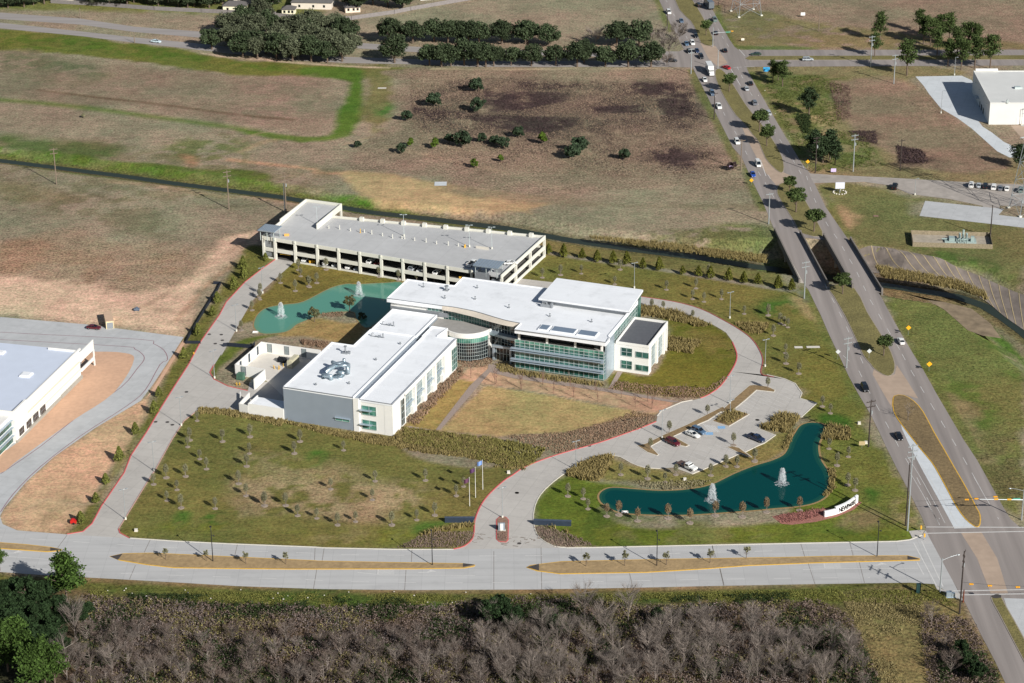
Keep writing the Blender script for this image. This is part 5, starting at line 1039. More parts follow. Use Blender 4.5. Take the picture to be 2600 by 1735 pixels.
# entrance walls, gate island, monument sign
def lowwall(r, x0, y0, x1, y1, label):
    a = gnd(r,x0,y0); c = gnd(r,x1,y1); e = empty('entrance_wall', (a[0],a[1],0), math.atan2(c[1]-a[1],c[0]-a[0]), label, 'wall'); l = math.hypot(c[0]-a[0],c[1]-a[1])
    b = MB(); b.box(0,l,-0.3,0.3,0,1.5); b.build('wall', mat('dark_slate_wall',(48,58,72),0.5,0.12,1.0), e); b = MB(); b.box(-0.05,l+0.05,-0.36,0.36,1.5,1.6); b.build('coping', mat('slate_coping',(70,80,96),0.4,0.1,1.0), e)
lowwall('K',455,975,735,985,'long dark low wall on the right side of the campus entrance')
lowwall('N',1555,368,1775,368,'long dark low wall on the left side of the campus entrance')
p = gnd('K',217,1022); e = empty('gate_sign', (p[0],p[1],0), 0, 'white and grey upright entrance marker on the red-kerbed island', 'sign')
b = MB(); b.box(-0.9,0.9,-0.2,0.2,0,2.4); b.box(-0.45,0.45,-0.3,-0.2,0,2.6); b.build('panel', W_silver, e); b = MB(); b.box(-0.4,0.4,-0.36,-0.3,0.3,2.3); b.build('face', W_fasc, e); b = MB(); b.box(-1.1,1.1,-0.5,0.5,0,0.25); b.build('base', W_gar, e)
# curved company sign with its letters
sg = sm([gnd('L',*q) for q in ((855,1208),(935,1190),(1010,1160),(1065,1125),(1098,1100))],n=5); c0 = sg[len(sg)//2]
e = empty('monument_sign', (c0[0],c0[1],0), 0, 'curved white roadside wall sign with black lettering beside the dark pond', 'sign'); sg = [(x-c0[0],y-c0[1]) for x,y in sg]
b = MB(); 
h_ = lambda i: 1.7 if i < 5 else 2.3
so = offset(sg,-0.6)
for i in range(len(sg)-1): b.prism([so[i],so[i+1],sg[i+1],sg[i]],0,h_(i))
b.build('wall', mat('sign_white',(236,236,232),0.6,0.02,1.0), e)
ct = bpy.data.curves.new('letters', 'FONT'); ct.body = 'NEWPARK'; ct.offset = 0.035; ct.size = 1.95; ct.extrude = 0.05; ct.align_x = 'CENTER'; ct.space_character = 0.95
to = bpy.data.objects.new('letters', ct); COL.objects.link(to)
dg = bpy.context.evaluated_depsgraph_get(); me = bpy.data.meshes.new_from_object(to.evaluated_get(dg)); bpy.data.objects.remove(to)
lo, hi = 6, len(so)-1
def atx(l, t):
    x = l[0][0]+(l[-1][0]-l[0][0])*(0.04+0.80*t)
    for i in range(len(l)-1):
        if x <= l[i+1][0] or i == len(l)-2: k = (x-l[i][0])/(l[i+1][0]-l[i][0]); return (x, l[i][1]+(l[i+1][1]-l[i][1])*k)
xs = [v.co.x for v in me.vertices]; x0, x1 = min(xs), max(xs)
line = so[lo:hi+1]
ds = [0]
for i in range(len(line)-1): ds.append(ds[-1]+math.hypot(line[i+1][0]-line[i][0], line[i+1][1]-line[i][1]))
for v in me.vertices:
    t = (v.co.x-x0)/(x1-x0); p = atx(line, t); q = atx(line, t+0.01); dx, dy = q[0]-p[0], q[1]-p[1]; l = math.hypot(dx,dy) or 1
    d = -(0.05+v.co.z+0.03); v.co = Vector((p[0]-dy/l*d, p[1]+dx/l*d, 0.48+v.co.y))
me.materials.clear(); me.materials.append(mat('sign_black',(22,22,26),0.5,0.0)); o = bpy.data.objects.new('letters', me); COL.objects.link(o); o.parent = e
b = MB()
for z in (0.32,1.92):
    i = 7; b.wall((so[8][0],so[8][1]-0.04),(so[11][0],so[11][1]-0.04),0.06,z,z+0.06)
b.build('letter_rule', mat('sign_black',(22,22,26)), e)
sheet('planting_bed', P('L 470,1210 560,1190 720,1175 850,1150 930,1150 1000,1140 1100,1090 1140,1105 1080,1160 960,1210 800,1250 620,1272 540,1265'), 0.05, mat('brick_mulch',(152,104,92),0.95,0.25,1.5,bump=0.1))
# pump station in its fence
pc = gnd('H',1800,640); ps = empty('pump_station', (pc[0],pc[1],0), math.radians(-6), 'fenced pump station with pale green pipes on a concrete pad near the slope paving', 'pump station')
b = MB(); b.box(-13,14,-4,7,0,0.3); b.build('pad', mat('old_pad',(164,154,138),0.9,0.2,0.6), ps)
b = MB(); b.wall((-13.4,-4.4),(14.2,-4.4),0.08,0,1.7); b.wall((-13.4,7.3),(14.2,7.3),0.08,0,1.7); b.wall((-13.4,-4.4),(-13.4,7.3),0.08,0,1.7); b.wall((14.2,-4.4),(14.2,7.3),0.08,0,1.7); b.build('wire_fence', mat('weathered_fence',(140,128,106),0.9,0.3,2.0), ps)
b = MB(); M_pipe = mat('pale_green_pipe',(150,166,162),0.5,0.08,1.0)
b.box(-2,9,-0.5,3.5,0.3,0.8)
for x in (3.2,4.4,5.6): b.tube([(x,1.5,0.5),(x,1.5,4.6 if x==4.4 else 3.4)],0.4,8); b.tube([(x,1.5,3.0),(x,-1.5,3.0),(x,-1.5,0.5)],0.25,6)
b.box(-0.5,2.2,0,2.4,0.8,1.9); b.box(7,8.2,0,1.2,0.8,2.6); b.tube([(-3,1,1.2),(8,1,1.2)],0.25,6); b.build('pipes', M_pipe, ps)
# big billboards, little signs
def sign(name, r, x, y, h, shape, col, label, cat='road sign', group=None, w=0.75, post=None, rz=0.0, bcol=None):
    p = gnd(r,x,y); e = empty(name, (p[0],p[1],0), rz, label, cat, group)
    b = MB(); b.tube([(0,0,0),(0,0,h)],0.05,5); b.build('post', post or W_metal, e); b = MB()
    if shape == 'diamond': pts = [(0,-w),(w,0),(0,w),(-w,0)]
    else: pts = [(-w,-w*0.7),(w,-w*0.7),(w,w*0.7),(-w,w*0.7)]
    b.face([(px,-0.07,h+py) for px,py in pts]); b.face([(px,-0.02,h+py) for px,py in pts[::-1]])
    for i in range(4): a, c = pts[i], pts[(i+1)%4]; b.face([(a[0],-0.07,h+a[1]),(a[0],-0.02,h+a[1]),(c[0],-0.02,h+c[1]),(c[0],-0.07,h+c[1])])
    b.build('panel', col, e); return e
M_ysign = mat('sign_yellow',(236,172,36),0.5,0.04,1.0); M_gsign = mat('sign_grey',(196,200,198),0.5,0.05,1.0); M_wsign = mat('sign_pale',(216,220,232),0.5,0.04,1.0)
sign('warning_sign','D',735,1250,2.4,'diamond',M_ysign,'yellow diamond sign in front of the dark pines at the east driveway',w=0.8)
sign('warning_sign','D',316,1382,2.0,'diamond',M_ysign,'yellow diamond sign on the verge below the blue car',w=0.8)
sign('warning_sign','H',1485,1325,2.6,'diamond',M_ysign,'yellow diamond sign on the bank just right of the white car by the bend',w=0.85)
sign('warning_sign','L',1640,125,2.4,'diamond',M_ysign,'yellow diamond sign on the right verge opposite the crossover',w=0.9)
sign('warning_sign','H',960,1505,2.6,'diamond',M_gsign,'grey back of a diamond sign on the left verge below the bridges',w=0.8)
sign('warning_sign','H',1193,1500,2.6,'diamond',M_gsign,'grey back of a diamond sign in the median below the bridges',w=0.8)
sign('name_board','L',1140,700,1.6,'rect',mat('board_tan',(178,160,120),0.7,0.1,1.0),'small tan board on short legs beside the dark pole at the verge',w=0.9)
p = gnd('H',975,262); e = empty('property_sign', (p[0],p[1],0), 0, 'white sign board on a post inside a round stone bed by the east driveway', 'sign'); b = MB(); b.tube([(0,0,0),(0,0,1.8)],0.25,8); b.build('post', W_metal, e); b = MB(); b.box(-1.7,1.7,-0.2,0.2,1.6,4.0); b.build('panel', M_wsign, e); b = MB()
for k in range(14): b.ell((2.4*math.cos(k*PI/7),2.4*math.sin(k*PI/7),0.15),(0.35,0.35,0.25),6,4)
b.build('stone_ring', M_kerb, e)
for s_ in (('D',428,555,2.2,(60,160,215),'bright blue banner board under the pines near the north crossing',1.4),('D',928,1292,1.2,(196,180,214),'small pale lilac board on the verge beside the pines',1.0),('D',700,130,1.6,(236,236,236),'small white board in the brown field right of the pylon',1.0),('D',252,310,1.0,(230,224,206),'tiny cream board on the verge by the north crossing',0.7),('C',1925,1275,1.6,(196,200,206),'leaning grey board in the weeds left of the big road',0.7)):
    sign('field_sign', s_[0], s_[1], s_[2], s_[3], 'rect', mat('panel_%d'%s_[4][0],s_[4],0.5,0.03,1.0), s_[5], 'sign', w=s_[6])
# ------------------------------------------------------------------ poles and lamps
M_wood = mat('pole_wood',(124,110,96),0.9,0.15,2.0); M_woodd = mat('pole_wood_dark',(62,54,50),0.9,0.15,2.0); M_galv = mat('galvanised_pole',(168,174,176),0.45,0.08,1.0,metal=0.4); M_black = mat('black_pole',(34,34,38),0.5,0.05,1.0)
def upole(r, x, y, h, label, m=M_wood, arms=2, kit=True, wires=None, rz=0.4):
    p = gnd(r,x,y); e = empty('utility_pole', (p[0],p[1],0), rz, label, 'utility pole')
    b = MB(); b.tube([(0,0,0),(0,0,h)],[0.24,0.15],7); b.build('pole', m, e)
    for k in range(arms):
        z = h-0.6-1.6*k; b = MB(); b.box(-1.5,1.5,-0.09,0.09,z-0.09,z+0.09)
        for x_ in (-1.35,-0.5,0.5,1.35): b.tube([(x_,0,z+0.05),(x_,0,z+0.4)],0.06,5)
        b.build('crossarm', M_galv if m is M_galv else m, e)
    if kit:
        b = MB(); b.tube([(0.4,0,h-4.6),(0.4,0,h-3.6)],0.28,8); b.tube([(0.4,0,h-3.6),(0.4,0,h-3.3)],0.08,5); b.build('transformer_can', M_galv, e)
    return e
upole('A',422,1375,14.5,'wooden utility pole standing alone in the far left field',kit=False)
upole('A',1707,1560,15,'wooden utility pole in the field left of the garage')
upole('F',372,262,14.5,'wooden utility pole at the back left corner of the garage')
upole('F',362,258,11,'slim metal pole beside the wooden pole at the garage corner',m=M_galv,arms=0,kit=False)
upole('D',818,235,12,'wooden pole in the brown field behind the north road',arms=1,kit=False)
upole('D',1205,500,14,'utility pole beside the pair of pines on the north road',M_galv)
upole('D',1378,625,13,'utility pole just left of the big pine near the right warehouse',M_galv)
upole('D',793,1290,14.5,'dark utility pole in front of the dense pines at the east driveway',M_woodd)
upole('D',1075,1280,15,'pale utility pole right of the dense pines',M_galv)
upole('D',1425,1272,12.5,'dark utility pole in the middle of the brown lot on the right',M_woodd,arms=1,kit=False)
upole('C',1450,208,8,'dark pole on the verge at the top of the big road',M_woodd,arms=0,kit=False)
upole('C',1628,552,11.5,'pale pole at the south-west corner of the north crossing',M_galv,kit=False)
upole('C',1800,892,11.5,'dark pole on the left verge beside the white pickup',M_woodd,arms=1,kit=False)
upole('C',2000,1272,12.5,'pole on the left verge above the white van',M_wood,arms=1,kit=False)
upole('H',445,497,12,'pole with a crossarm on the left verge just north of the bridge',M_galv,arms=1,kit=False)
upole('H',710,1052,13.5,'pole with white equipment at the south end of the west bridge',M_galv)
upole('H',1025,1568,10.5,'pole at the left verge beside the shadow of the median tree',M_galv)
upole('H',2097,602,12.5,'dark pole right of the fenced pump station',M_woodd,arms=0,kit=False)
upole('L',1190,690,15,'dark utility pole with a tan board at its foot beside the big road',M_woodd)
upole('Q',1480,432,26,'tallest utility pole, standing at the corner of the frontage road',M_galv,arms=3)
upole('Q',1467,395,19,'dark wooden pole right beside the tallest utility pole',M_woodd,arms=0,kit=False)
upole('Q',1868,1052,18,'dark utility pole with stacked insulators at the lower right crossing',M_woodd,arms=3,rz=1.2)
upole('Q',1895,965,3.6,'short reddish stub pole beside the dark utility pole',mat('red_wood',(110,62,44),0.9,0.15,2.0),arms=0,kit=False)
upole('A',600,138,5,'wooden pole on the median of the far left road',M_wood,arms=0,kit=False)
upole('A',1003,320,5,'short pole on the verge left of the white car on the far road',M_wood,arms=0,kit=False)
def black_lamp(r, x, y, label):
    p = gnd(r,x,y); e = empty('street_lamp', (p[0],p[1],0), 0, label, 'street lamp', 'black street lamps in the frontage road median')
    b = MB(); b.tube([(0,0,0),(0,0,9.4),(-0.1,0.4,10.3)],[0.14,0.1,0.07],6); b.build('pole', M_black, e); b = MB(); b.ell((-0.15,0.5,10.2),(0.3,0.45,0.22),8,5); b.build('lamp_head', M_black, e); b = MB(); b.tube([(0,0,7.9),(0.5,0,7.9)],0.05,5); b.ell((0.6,0,7.75),(0.22,0.22,0.2),8,5); b.build('lamp_head', M_black, e)
for i,(r,x,y) in enumerate((('M',1588,662),('N',1462,690),('O',1373,695),('Q',1253,625))): black_lamp(r,x,y,'%s black street lamp from the left in the median of the frontage road' % ORD[i])
i = 0
for r,x,y,rz in (('I',937,1525,0.5),('I',1150,1165,0.5),('I',1352,825,0.5),('I',1600,472,0.8),('E',1763,1297,0.7),('E',1958,1013,0.7)):
    p = gnd(r,x,y); twin_lamp('street_lamp',p[0],p[1],0,9.3,'%s grey pole lamp from the bottom along the west drive' % ORD[i],heads=2,rz=rz,m=M_galv); i += 1
for r,x,y,l in (('G',1205,388,'pole lamp behind the raised north roof'),('G',1917,612,'pole lamp outside the kerb at the top right of the loop drive'),('G',2180,972,'pole lamp outside the kerb at the right end of the loop drive'),('G',1918,1250,'pole lamp on the planted strip at the head of the car park'),('K',1412,335,'pole lamp on the planted strip between the loop drive and the maroon car'),('K',770,570,'pole lamp at the tall grass bed beside the entrance drive'),('K',222,925,'pole lamp on the red-kerbed island at the entrance'),('K',1920,140,'short lamp in the square planted island of the car park')):
    p = gnd(r,x,y); twin_lamp('street_lamp',p[0],p[1],0,9.2 if 'short' not in l else 4.0,l,heads=2,rz=0.5,m=M_galv)
for r,x,y,h,l in (('D',1830,562,8,'pole lamp behind the right warehouse court'),('D',1730,845,9.5,'pole lamp on the edge of the white warehouse court'),('D',2330,935,7,'pole lamp in front of the right warehouse'),('H',1535,280,6.5,'thin pole lamp below the east driveway')):
    p = gnd(r,x,y); twin_lamp('street_lamp',p[0],p[1],0,h,l,heads=1,m=M_galv)
# flagpoles
M_flag = [mat('flag_blue',(120,150,205),0.7,0.1,3.0), mat('flag_dark',(86,56,90),0.7,0.3,4.0), mat('flag_maroon',(96,60,84),0.7,0.3,4.0)]
for i,(x,y,h,l) in enumerate(((1838,1302,9.2,'flagpole with a pale blue flag, the one nearest the drive'),(1784,1362,9.4,'middle flagpole with a dark red and blue flag'),(1740,1425,8.8,'flagpole with a furled maroon flag, the one farthest left'))):
    p = gnd('J',x,y); e = empty('flagpole', (p[0],p[1],0), 0, l, 'flagpole'); b = MB(); b.tube([(0,0,0),(0,0,h)],[0.09,0.05],6); b.ell((0,0,h+0.06),(0.1,0.1,0.1),6,4); b.build('pole', mat('white_pole',(226,224,218),0.4,0.03,1.0), e)
    b = MB(); rows = []
    for k in range(7): t = k/6; rows.append((-t*1.5, 0.18*math.sin(t*7), -0.5*t))
    for k in range(6): a, c = rows[k], rows[k+1]; b.face([(a[0],a[1],h-0.15+a[2]),(c[0],c[1],h-0.15+c[2]),(c[0],c[1]+0.04,h-1.45+c[2]),(a[0],a[1]+0.04,h-1.45+a[2])])
    b.build('flag', M_flag[i], e)
# traffic signals
M_sig = mat('signal_yellow',(226,166,50),0.5,0.05,1.0); M_gblade = mat('street_name_blade',(80,150,130),0.5,0.05,1.0)
def signal_head(b, x, y, z, flat=True):
    b.box(x-0.55,x+0.55,y-0.15,y+0.15,z-0.18,z+0.18)
    for k in (-0.36,0,0.36): b.tube([(x+k,y-0.15,z),(x+k,y-0.32,z)],0.13,6)
def mast(r, x, y, h, arm, label, heads, rz, lamp=None, m=M_galv, blade=None):
    p = gnd(r,x,y); e = empty('traffic_signal', (p[0],p[1],0), rz, label, 'traffic signal'); b = MB(); b.tube([(0,0,0),(0,0,h)],[0.2,0.14],8); b.build('pole', m, e)
    if arm: b = MB(); b.tube([(0,0,6.2),(arm,0,6.8)],[0.14,0.07],6); b.build('mast_arm', m, e)
    for t in heads: b = MB(); signal_head(b, arm*t, 0, 6.2+0.6*t+0.1); b.build('signal_head', M_sig, e)
    if blade: b = MB(); b.box(arm*blade-1,arm*blade+1,-0.1,0.05,6.3,6.75); b.build('name_blade', M_gblade, e)
    if lamp: b = MB(); b.tube([(0,0,h-0.6),(lamp[0]*0.5,lamp[1]*0.5,h+0.1),(lamp[0],lamp[1],h+0.5)],0.06,5); b.ell((lamp[0],lamp[1],h+0.45),(0.4,0.25,0.15),8,4); b.build('lamp_arm', m, e)
    return e
mast('Q',1722,892,10,0,'silver signal pole with a long lamp arm by the nearest crosswalk',[],0,lamp=(4.2,1.0))
mast('Q',2330,352,9.5,12,'signal pole with mast arm at the far right corner of the crossing',(0.32,0.62,),PI+0.05,lamp=(4,0.3),blade=0.15)
b = MB(); x_ = 0
def span(ra, xa, ya, za, rb_, xb, yb, zb, label, heads, sag=0.6):
    a = gnd(ra,xa,ya); c = gnd(rb_,xb,yb); e = empty('signal_wire', (a[0],a[1],0), 0, label, 'traffic signal'); pts = []
    for k in range(13): t = k/12; pts.append(((c[0]-a[0])*t,(c[1]-a[1])*t,za+(zb-za)*t-sag*4*t*(1-t)))
    b = MB(); b.tube(pts,0.035,4); b.build('wire', M_black, e)
    for t in heads: i0 = min(11,int(t*12)); q = pts[i0]; b = MB(); signal_head(b,q[0],q[1],q[2]-0.3); b.build('signal_head', M_sig, e)
span('Q',1868,1052,9.2,'Q',2700,1080,9.2,'span wire with three yellow signal heads above the nearest crosswalk',(0.13,0.30,0.5))
span('Q',1480,432,9.0,'Q',2330,352,8.6,'span wire with yellow signal heads above the median nose by the frontage road',(0.52,0.6,0.75))
mast('C',1828,515,8.6,0,'pole in the median nose of the north crossing',[],0)
mast('C',1790,350,9,9,'signal mast with a green name blade at the north crossing',(0.95,),0.1,blade=0.75)
b = MB(); signal_head(b,0,0,0)
for r,x,y,l,c_ in (('Q',1605,500,'yellow signal head low at the kerb corner of the frontage road',M_sig),('Q',1580,440,'small yellow push-button post at the sidewalk corner',M_sig)):
    p = gnd(r,x,y); e = empty('signal_post', (p[0],p[1],0), 0, l, 'traffic signal'); b = MB(); b.tube([(0,0,0),(0,0,1.3)],0.07,6); b.build('post', M_galv, e); b = MB(); b.box(-0.2,0.2,-0.2,0.2,0.9,1.9); b.build('head', c_, e)
p = gnd('Q',1560,895); o = MB(); o.box(-0.55,0.55,-0.35,0.35,0.12,2.6); o.box(-0.7,0.7,-0.5,0.5,0,0.12); o.box(-0.6,0.6,-0.4,0.4,2.6,2.7); o.box(-0.03,0.03,-0.38,-0.34,0.3,2.4); o = o.build('utility_cabinet', mat('dark_green_cabinet',(38,64,62),0.5,0.08,1.0)); o.location = (*p,0); tag(o,'tall dark green cabinet on a pad near the lower right crossing','cabinet')
p = gnd('Q',1800,925); o = MB(); o.box(-1.3,1.3,-0.6,0.6,0,0.15); o.box(-1.1,0.2,-0.45,0.45,0.15,1.5); o.box(0.3,1.1,-0.4,0.4,0.15,1.2); o.box(-1.15,0.25,-0.5,0.5,1.5,1.58); o = o.build('utility_cabinet', M_silver if 0 else W_silver); o.location = (*p,0); tag(o,'pale blue-grey signal cabinets beside the dark utility pole','cabinet')
# cast boxes, lights and hydrants on the lawns
def small(r, x, y, kind):
    p = gnd(r,x,y); b = MB()
    if kind == 'hydrant': b.tube([(0,0,0),(0,0,0.7)],0.16,8); b.ell((0,0,0.72),(0.17,0.17,0.12),8,4); b.tube([(-0.3,0,0.5),(0.3,0,0.5)],0.08,6); o = b.build('fire_hydrant', M_yel)
    elif kind == 'box': b.box(-0.5,0.5,-0.4,0.4,0,0.1); b.box(-0.4,0.4,-0.28,0.28,0.1,0.7); b.box(-0.43,0.43,-0.31,0.31,0.7,0.76); o = b.build('utility_box', M_kerb)
    elif kind == 'trough': b.box(-1.0,0.9,-0.5,0.5,0,0.1); b.box(-0.9,-0.75,-0.4,0.4,0.1,0.3); b.box(0.7,0.85,-0.4,0.4,0.1,0.3); b.box(-0.75,0.7,0.25,0.4,0.1,0.35); o = b.build('headwall', W_fasc)
    o.location = (*p,0); return o
tag(small('I',1445,295,'hydrant'),'yellow hydrant on the grass strip left of the west drive','hydrant')
tag(small('M',1015,435,'box'),'white utility box on the lawn near the corner of the west drive','utility box')
tag(small('J',2030,1180,'box'),'small white box on the lawn beside the red-kerbed entrance drive','utility box')
tag(small('K',1582,645,'box'),'white box among the clumps between the car park and the dark pond','utility box')
tag(small('L',1120,520,'box'),'pale box at the verge left of the crossover','utility box')
tag(small('L',1170,665,'box'),'low cream box at the foot of the dark verge pole','utility box')
tag(small('E',1905,1305,'trough'),'white drain headwall at the left tip of the green pond','headwall')
tag(small('K',1135,885,'trough'),'white drain headwall at the near left shore of the dark pond','headwall')
p = gnd('M',552,378); b = MB(); b.box(-0.9,0.9,-0.6,0.6,0.35,1.15); b.box(-0.6,0.2,-0.4,0.4,1.15,1.5); b.tube([(0.9,0,0.6),(1.8,0,0.5)],0.05,4); e = b.build('air_compressor', mat('machine_red',(190,40,36),0.4,0.05,1.0)); e.location = (*p,0); tag(e,'small red trailer machine on the grass at the foot of the west drive','machine')
w_ = MB()
for y in (-0.65,0.65):
    w_.tube([(0,y-0.08,0.32),(0,y+0.08,0.32)],0.32,10)
w_ = w_.build('wheel', M_black, e)
# fountains
M_spray = bpy.data.materials.new('fountain_spray'); M_spray.use_nodes = True; _b = M_spray.node_tree.nodes['Principled BSDF']; _b.inputs['Base Color'].default_value = (0.9,0.93,0.95,1); _b.inputs['Roughness'].default_value = 0.6; _b.inputs['Alpha'].default_value = 0.15
def fountain(r, x, y, h, label):
    p = gnd(r,x,y,0.08); e = empty('fountain', (p[0],p[1],0.08), 0, label, 'fountain'); rr = np.random.default_rng(int(x)); V = []; 
    n = 1700; t = rr.random(n)**0.8; th = rr.random(n)*2*PI; R = 0.1+ h*0.26*t**0.7*rr.uniform(0.3,1.0,n); z = h*(1-t**2.2)*rr.uniform(0.9,1.04,n); z = np.clip(z,0.02,None)
    C = np.stack([R*np.cos(th),R*np.sin(th),z],-1); d = rr.normal(size=(n,3)); d[:,2] *= 2.2; d /= np.linalg.norm(d,axis=1)[:,None]; e2 = np.cross(d, rr.normal(size=(n,3))); e2 /= np.linalg.norm(e2,axis=1)[:,None]
    L_ = rr.uniform(0.12,0.4,n)[:,None]*h/4.5; W_ = 0.05*h/4.5
    V = np.stack([C-d*L_-e2*W_, C-d*L_+e2*W_, C+d*L_+e2*W_, C+d*L_-e2*W_],1).reshape(-1,3); npmesh('spray', V, np.arange(n*4).reshape(-1,4), M_spray, e)
    b = MB(); R2 = h*0.30
    for k in range(60): a = rr.uniform(0,2*PI); q = R2*rr.uniform(0.5,1.5); b.prism([(q*math.cos(a)+0.28*math.cos(j*PI/3),q*math.sin(a)+0.22*math.sin(j*PI/3)) for j in range(6)],0.01,0.04)
    b.build('foam', M_spray, e)
    b = MB(); b.tube([(0,0,-0.05),(0,0,0.25)],0.35,10); b.build('float', W_dk, e)
fountain('K',1785,795,4.9,'white fountain jet at the left of the dark pond'); fountain('L',545,965,4.6,'white fountain jet at the right of the dark pond')
fountain('F',335,1040,4.8,'fountain jet at the left end of the green pond'); fountain('F',915,880,4.6,'fountain jet in the right half of the green pond, nearer the garage')
# transmission pylons
def pylon(cx, cy, w, H, label):
    e = empty('pylon', (cx,cy,0), 0.25, label, 'pylon'); b = MB(); M_ = M_galv
    cor = [(-1,-1),(1,-1),(1,1),(-1,1)]; lev = [0,0.14,0.3,0.48,0.68,0.9,1.0]; wd = lambda t: w*(1-t*0.88)/2+0.3
    for i in range(len(lev)-1):
        a, c = lev[i], lev[i+1]
        for k in range(4):
            k2 = (k+1)%4; p0 = (cor[k][0]*wd(a),cor[k][1]*wd(a),a*H); p1 = (cor[k][0]*wd(c),cor[k][1]*wd(c),c*H); q0 = (cor[k2][0]*wd(a),cor[k2][1]*wd(a),a*H); q1 = (cor[k2][0]*wd(c),cor[k2][1]*wd(c),c*H)
            b.tube([p0,p1],0.14,4,False); b.tube([p0,q1],0.07,4,False); b.tube([q0,p1],0.07,4,False); b.tube([p1,q1],0.07,4,False)
    b.build('lattice', M_, e)
    for z in (0.75,0.87,0.99): b = MB(); b.tube([(-w*0.55,0,z*H),(0,0,z*H+0.8),(w*0.55,0,z*H)],0.12,4); b.tube([(-w*0.55,0,z*H),(w*0.55,0,z*H)],0.1,4); b.build('crossarm', M_, e)
    b = MB()
    for c in cor: b.box(c[0]*w/2-0.5+0.3*c[0],c[0]*w/2+0.5+0.3*c[0],c[1]*w/2-0.5+0.3*c[1],c[1]*w/2+0.5+0.3*c[1],0,0.5)
    b.build('footing', W_gar, e)
a = gnd('C',1957,135); c = gnd('C',2140,122); pylon((a[0]+c[0])/2,(a[1]+c[1])/2+6,abs(c[0]-a[0])*0.9,42,'lattice pylon legs in the brown field at the top of the photo')
a = gnd('H',2240,432); pylon(a[0]+7,a[1]+4,9,38,'lattice pylon at the right edge beside the row of parked cars')
# ------------------------------------------------------------------ vehicles
M_tyre = mat('tyre_rubber',(28,28,30),0.9,0.05,1.0); M_rim = mat('wheel_rim',(150,152,156),0.35,0.05,1.0,metal=0.6); M_cglass = mat('car_glass',(18,24,30),0.06,0.0,spec=0.9); M_hl = mat('headlight_glass',(220,224,226),0.15,0.0,spec=0.8); M_tl = mat('taillight_red',(140,20,22),0.3,0.0)
def paintm(name, rgb): return mat('car_paint_'+name, rgb, 0.28, 0.0, coat=0.6, spec=0.5)
PAINT = {k: paintm(k, v) for k, v in dict(white=(226,226,222),silver=(168,174,178),grey=(104,110,116),black=(22,24,28),navy=(36,50,78),blue=(40,76,160),maroon=(92,26,34),red=(176,34,40),teal=(110,128,124),green=(44,62,50),steel=(84,108,132),pale=(196,214,220),brown=(96,74,60),yellow=(226,170,50)).items()}
def loft(b, secs):
    """secs: (x, [(y,z)...]) half profiles from bottom centre out and up to top centre"""
    base = len(b.v); n = len(secs[0][1]); ring = 2*n
    for x, pr in secs:
        for y, z in pr: b.v.append((x, y, z))
        for y, z in pr[::-1]: b.v.append((x, -y, z))
    for i in range(len(secs)-1):
        for k in range(ring):
            k2 = (k+1) % ring; b.f.append((base+i*ring+k, base+(i+1)*ring+k, base+(i+1)*ring+k2, base+i*ring+k2)); b.m.append(b.mi)
    b.f.append(tuple(base+k for k in range(ring))); b.m.append(b.mi); e = base+(len(secs)-1)*ring; b.f.append(tuple(e+ring-1-k for k in range(ring))); b.m.append(b.mi)
_carc = {}
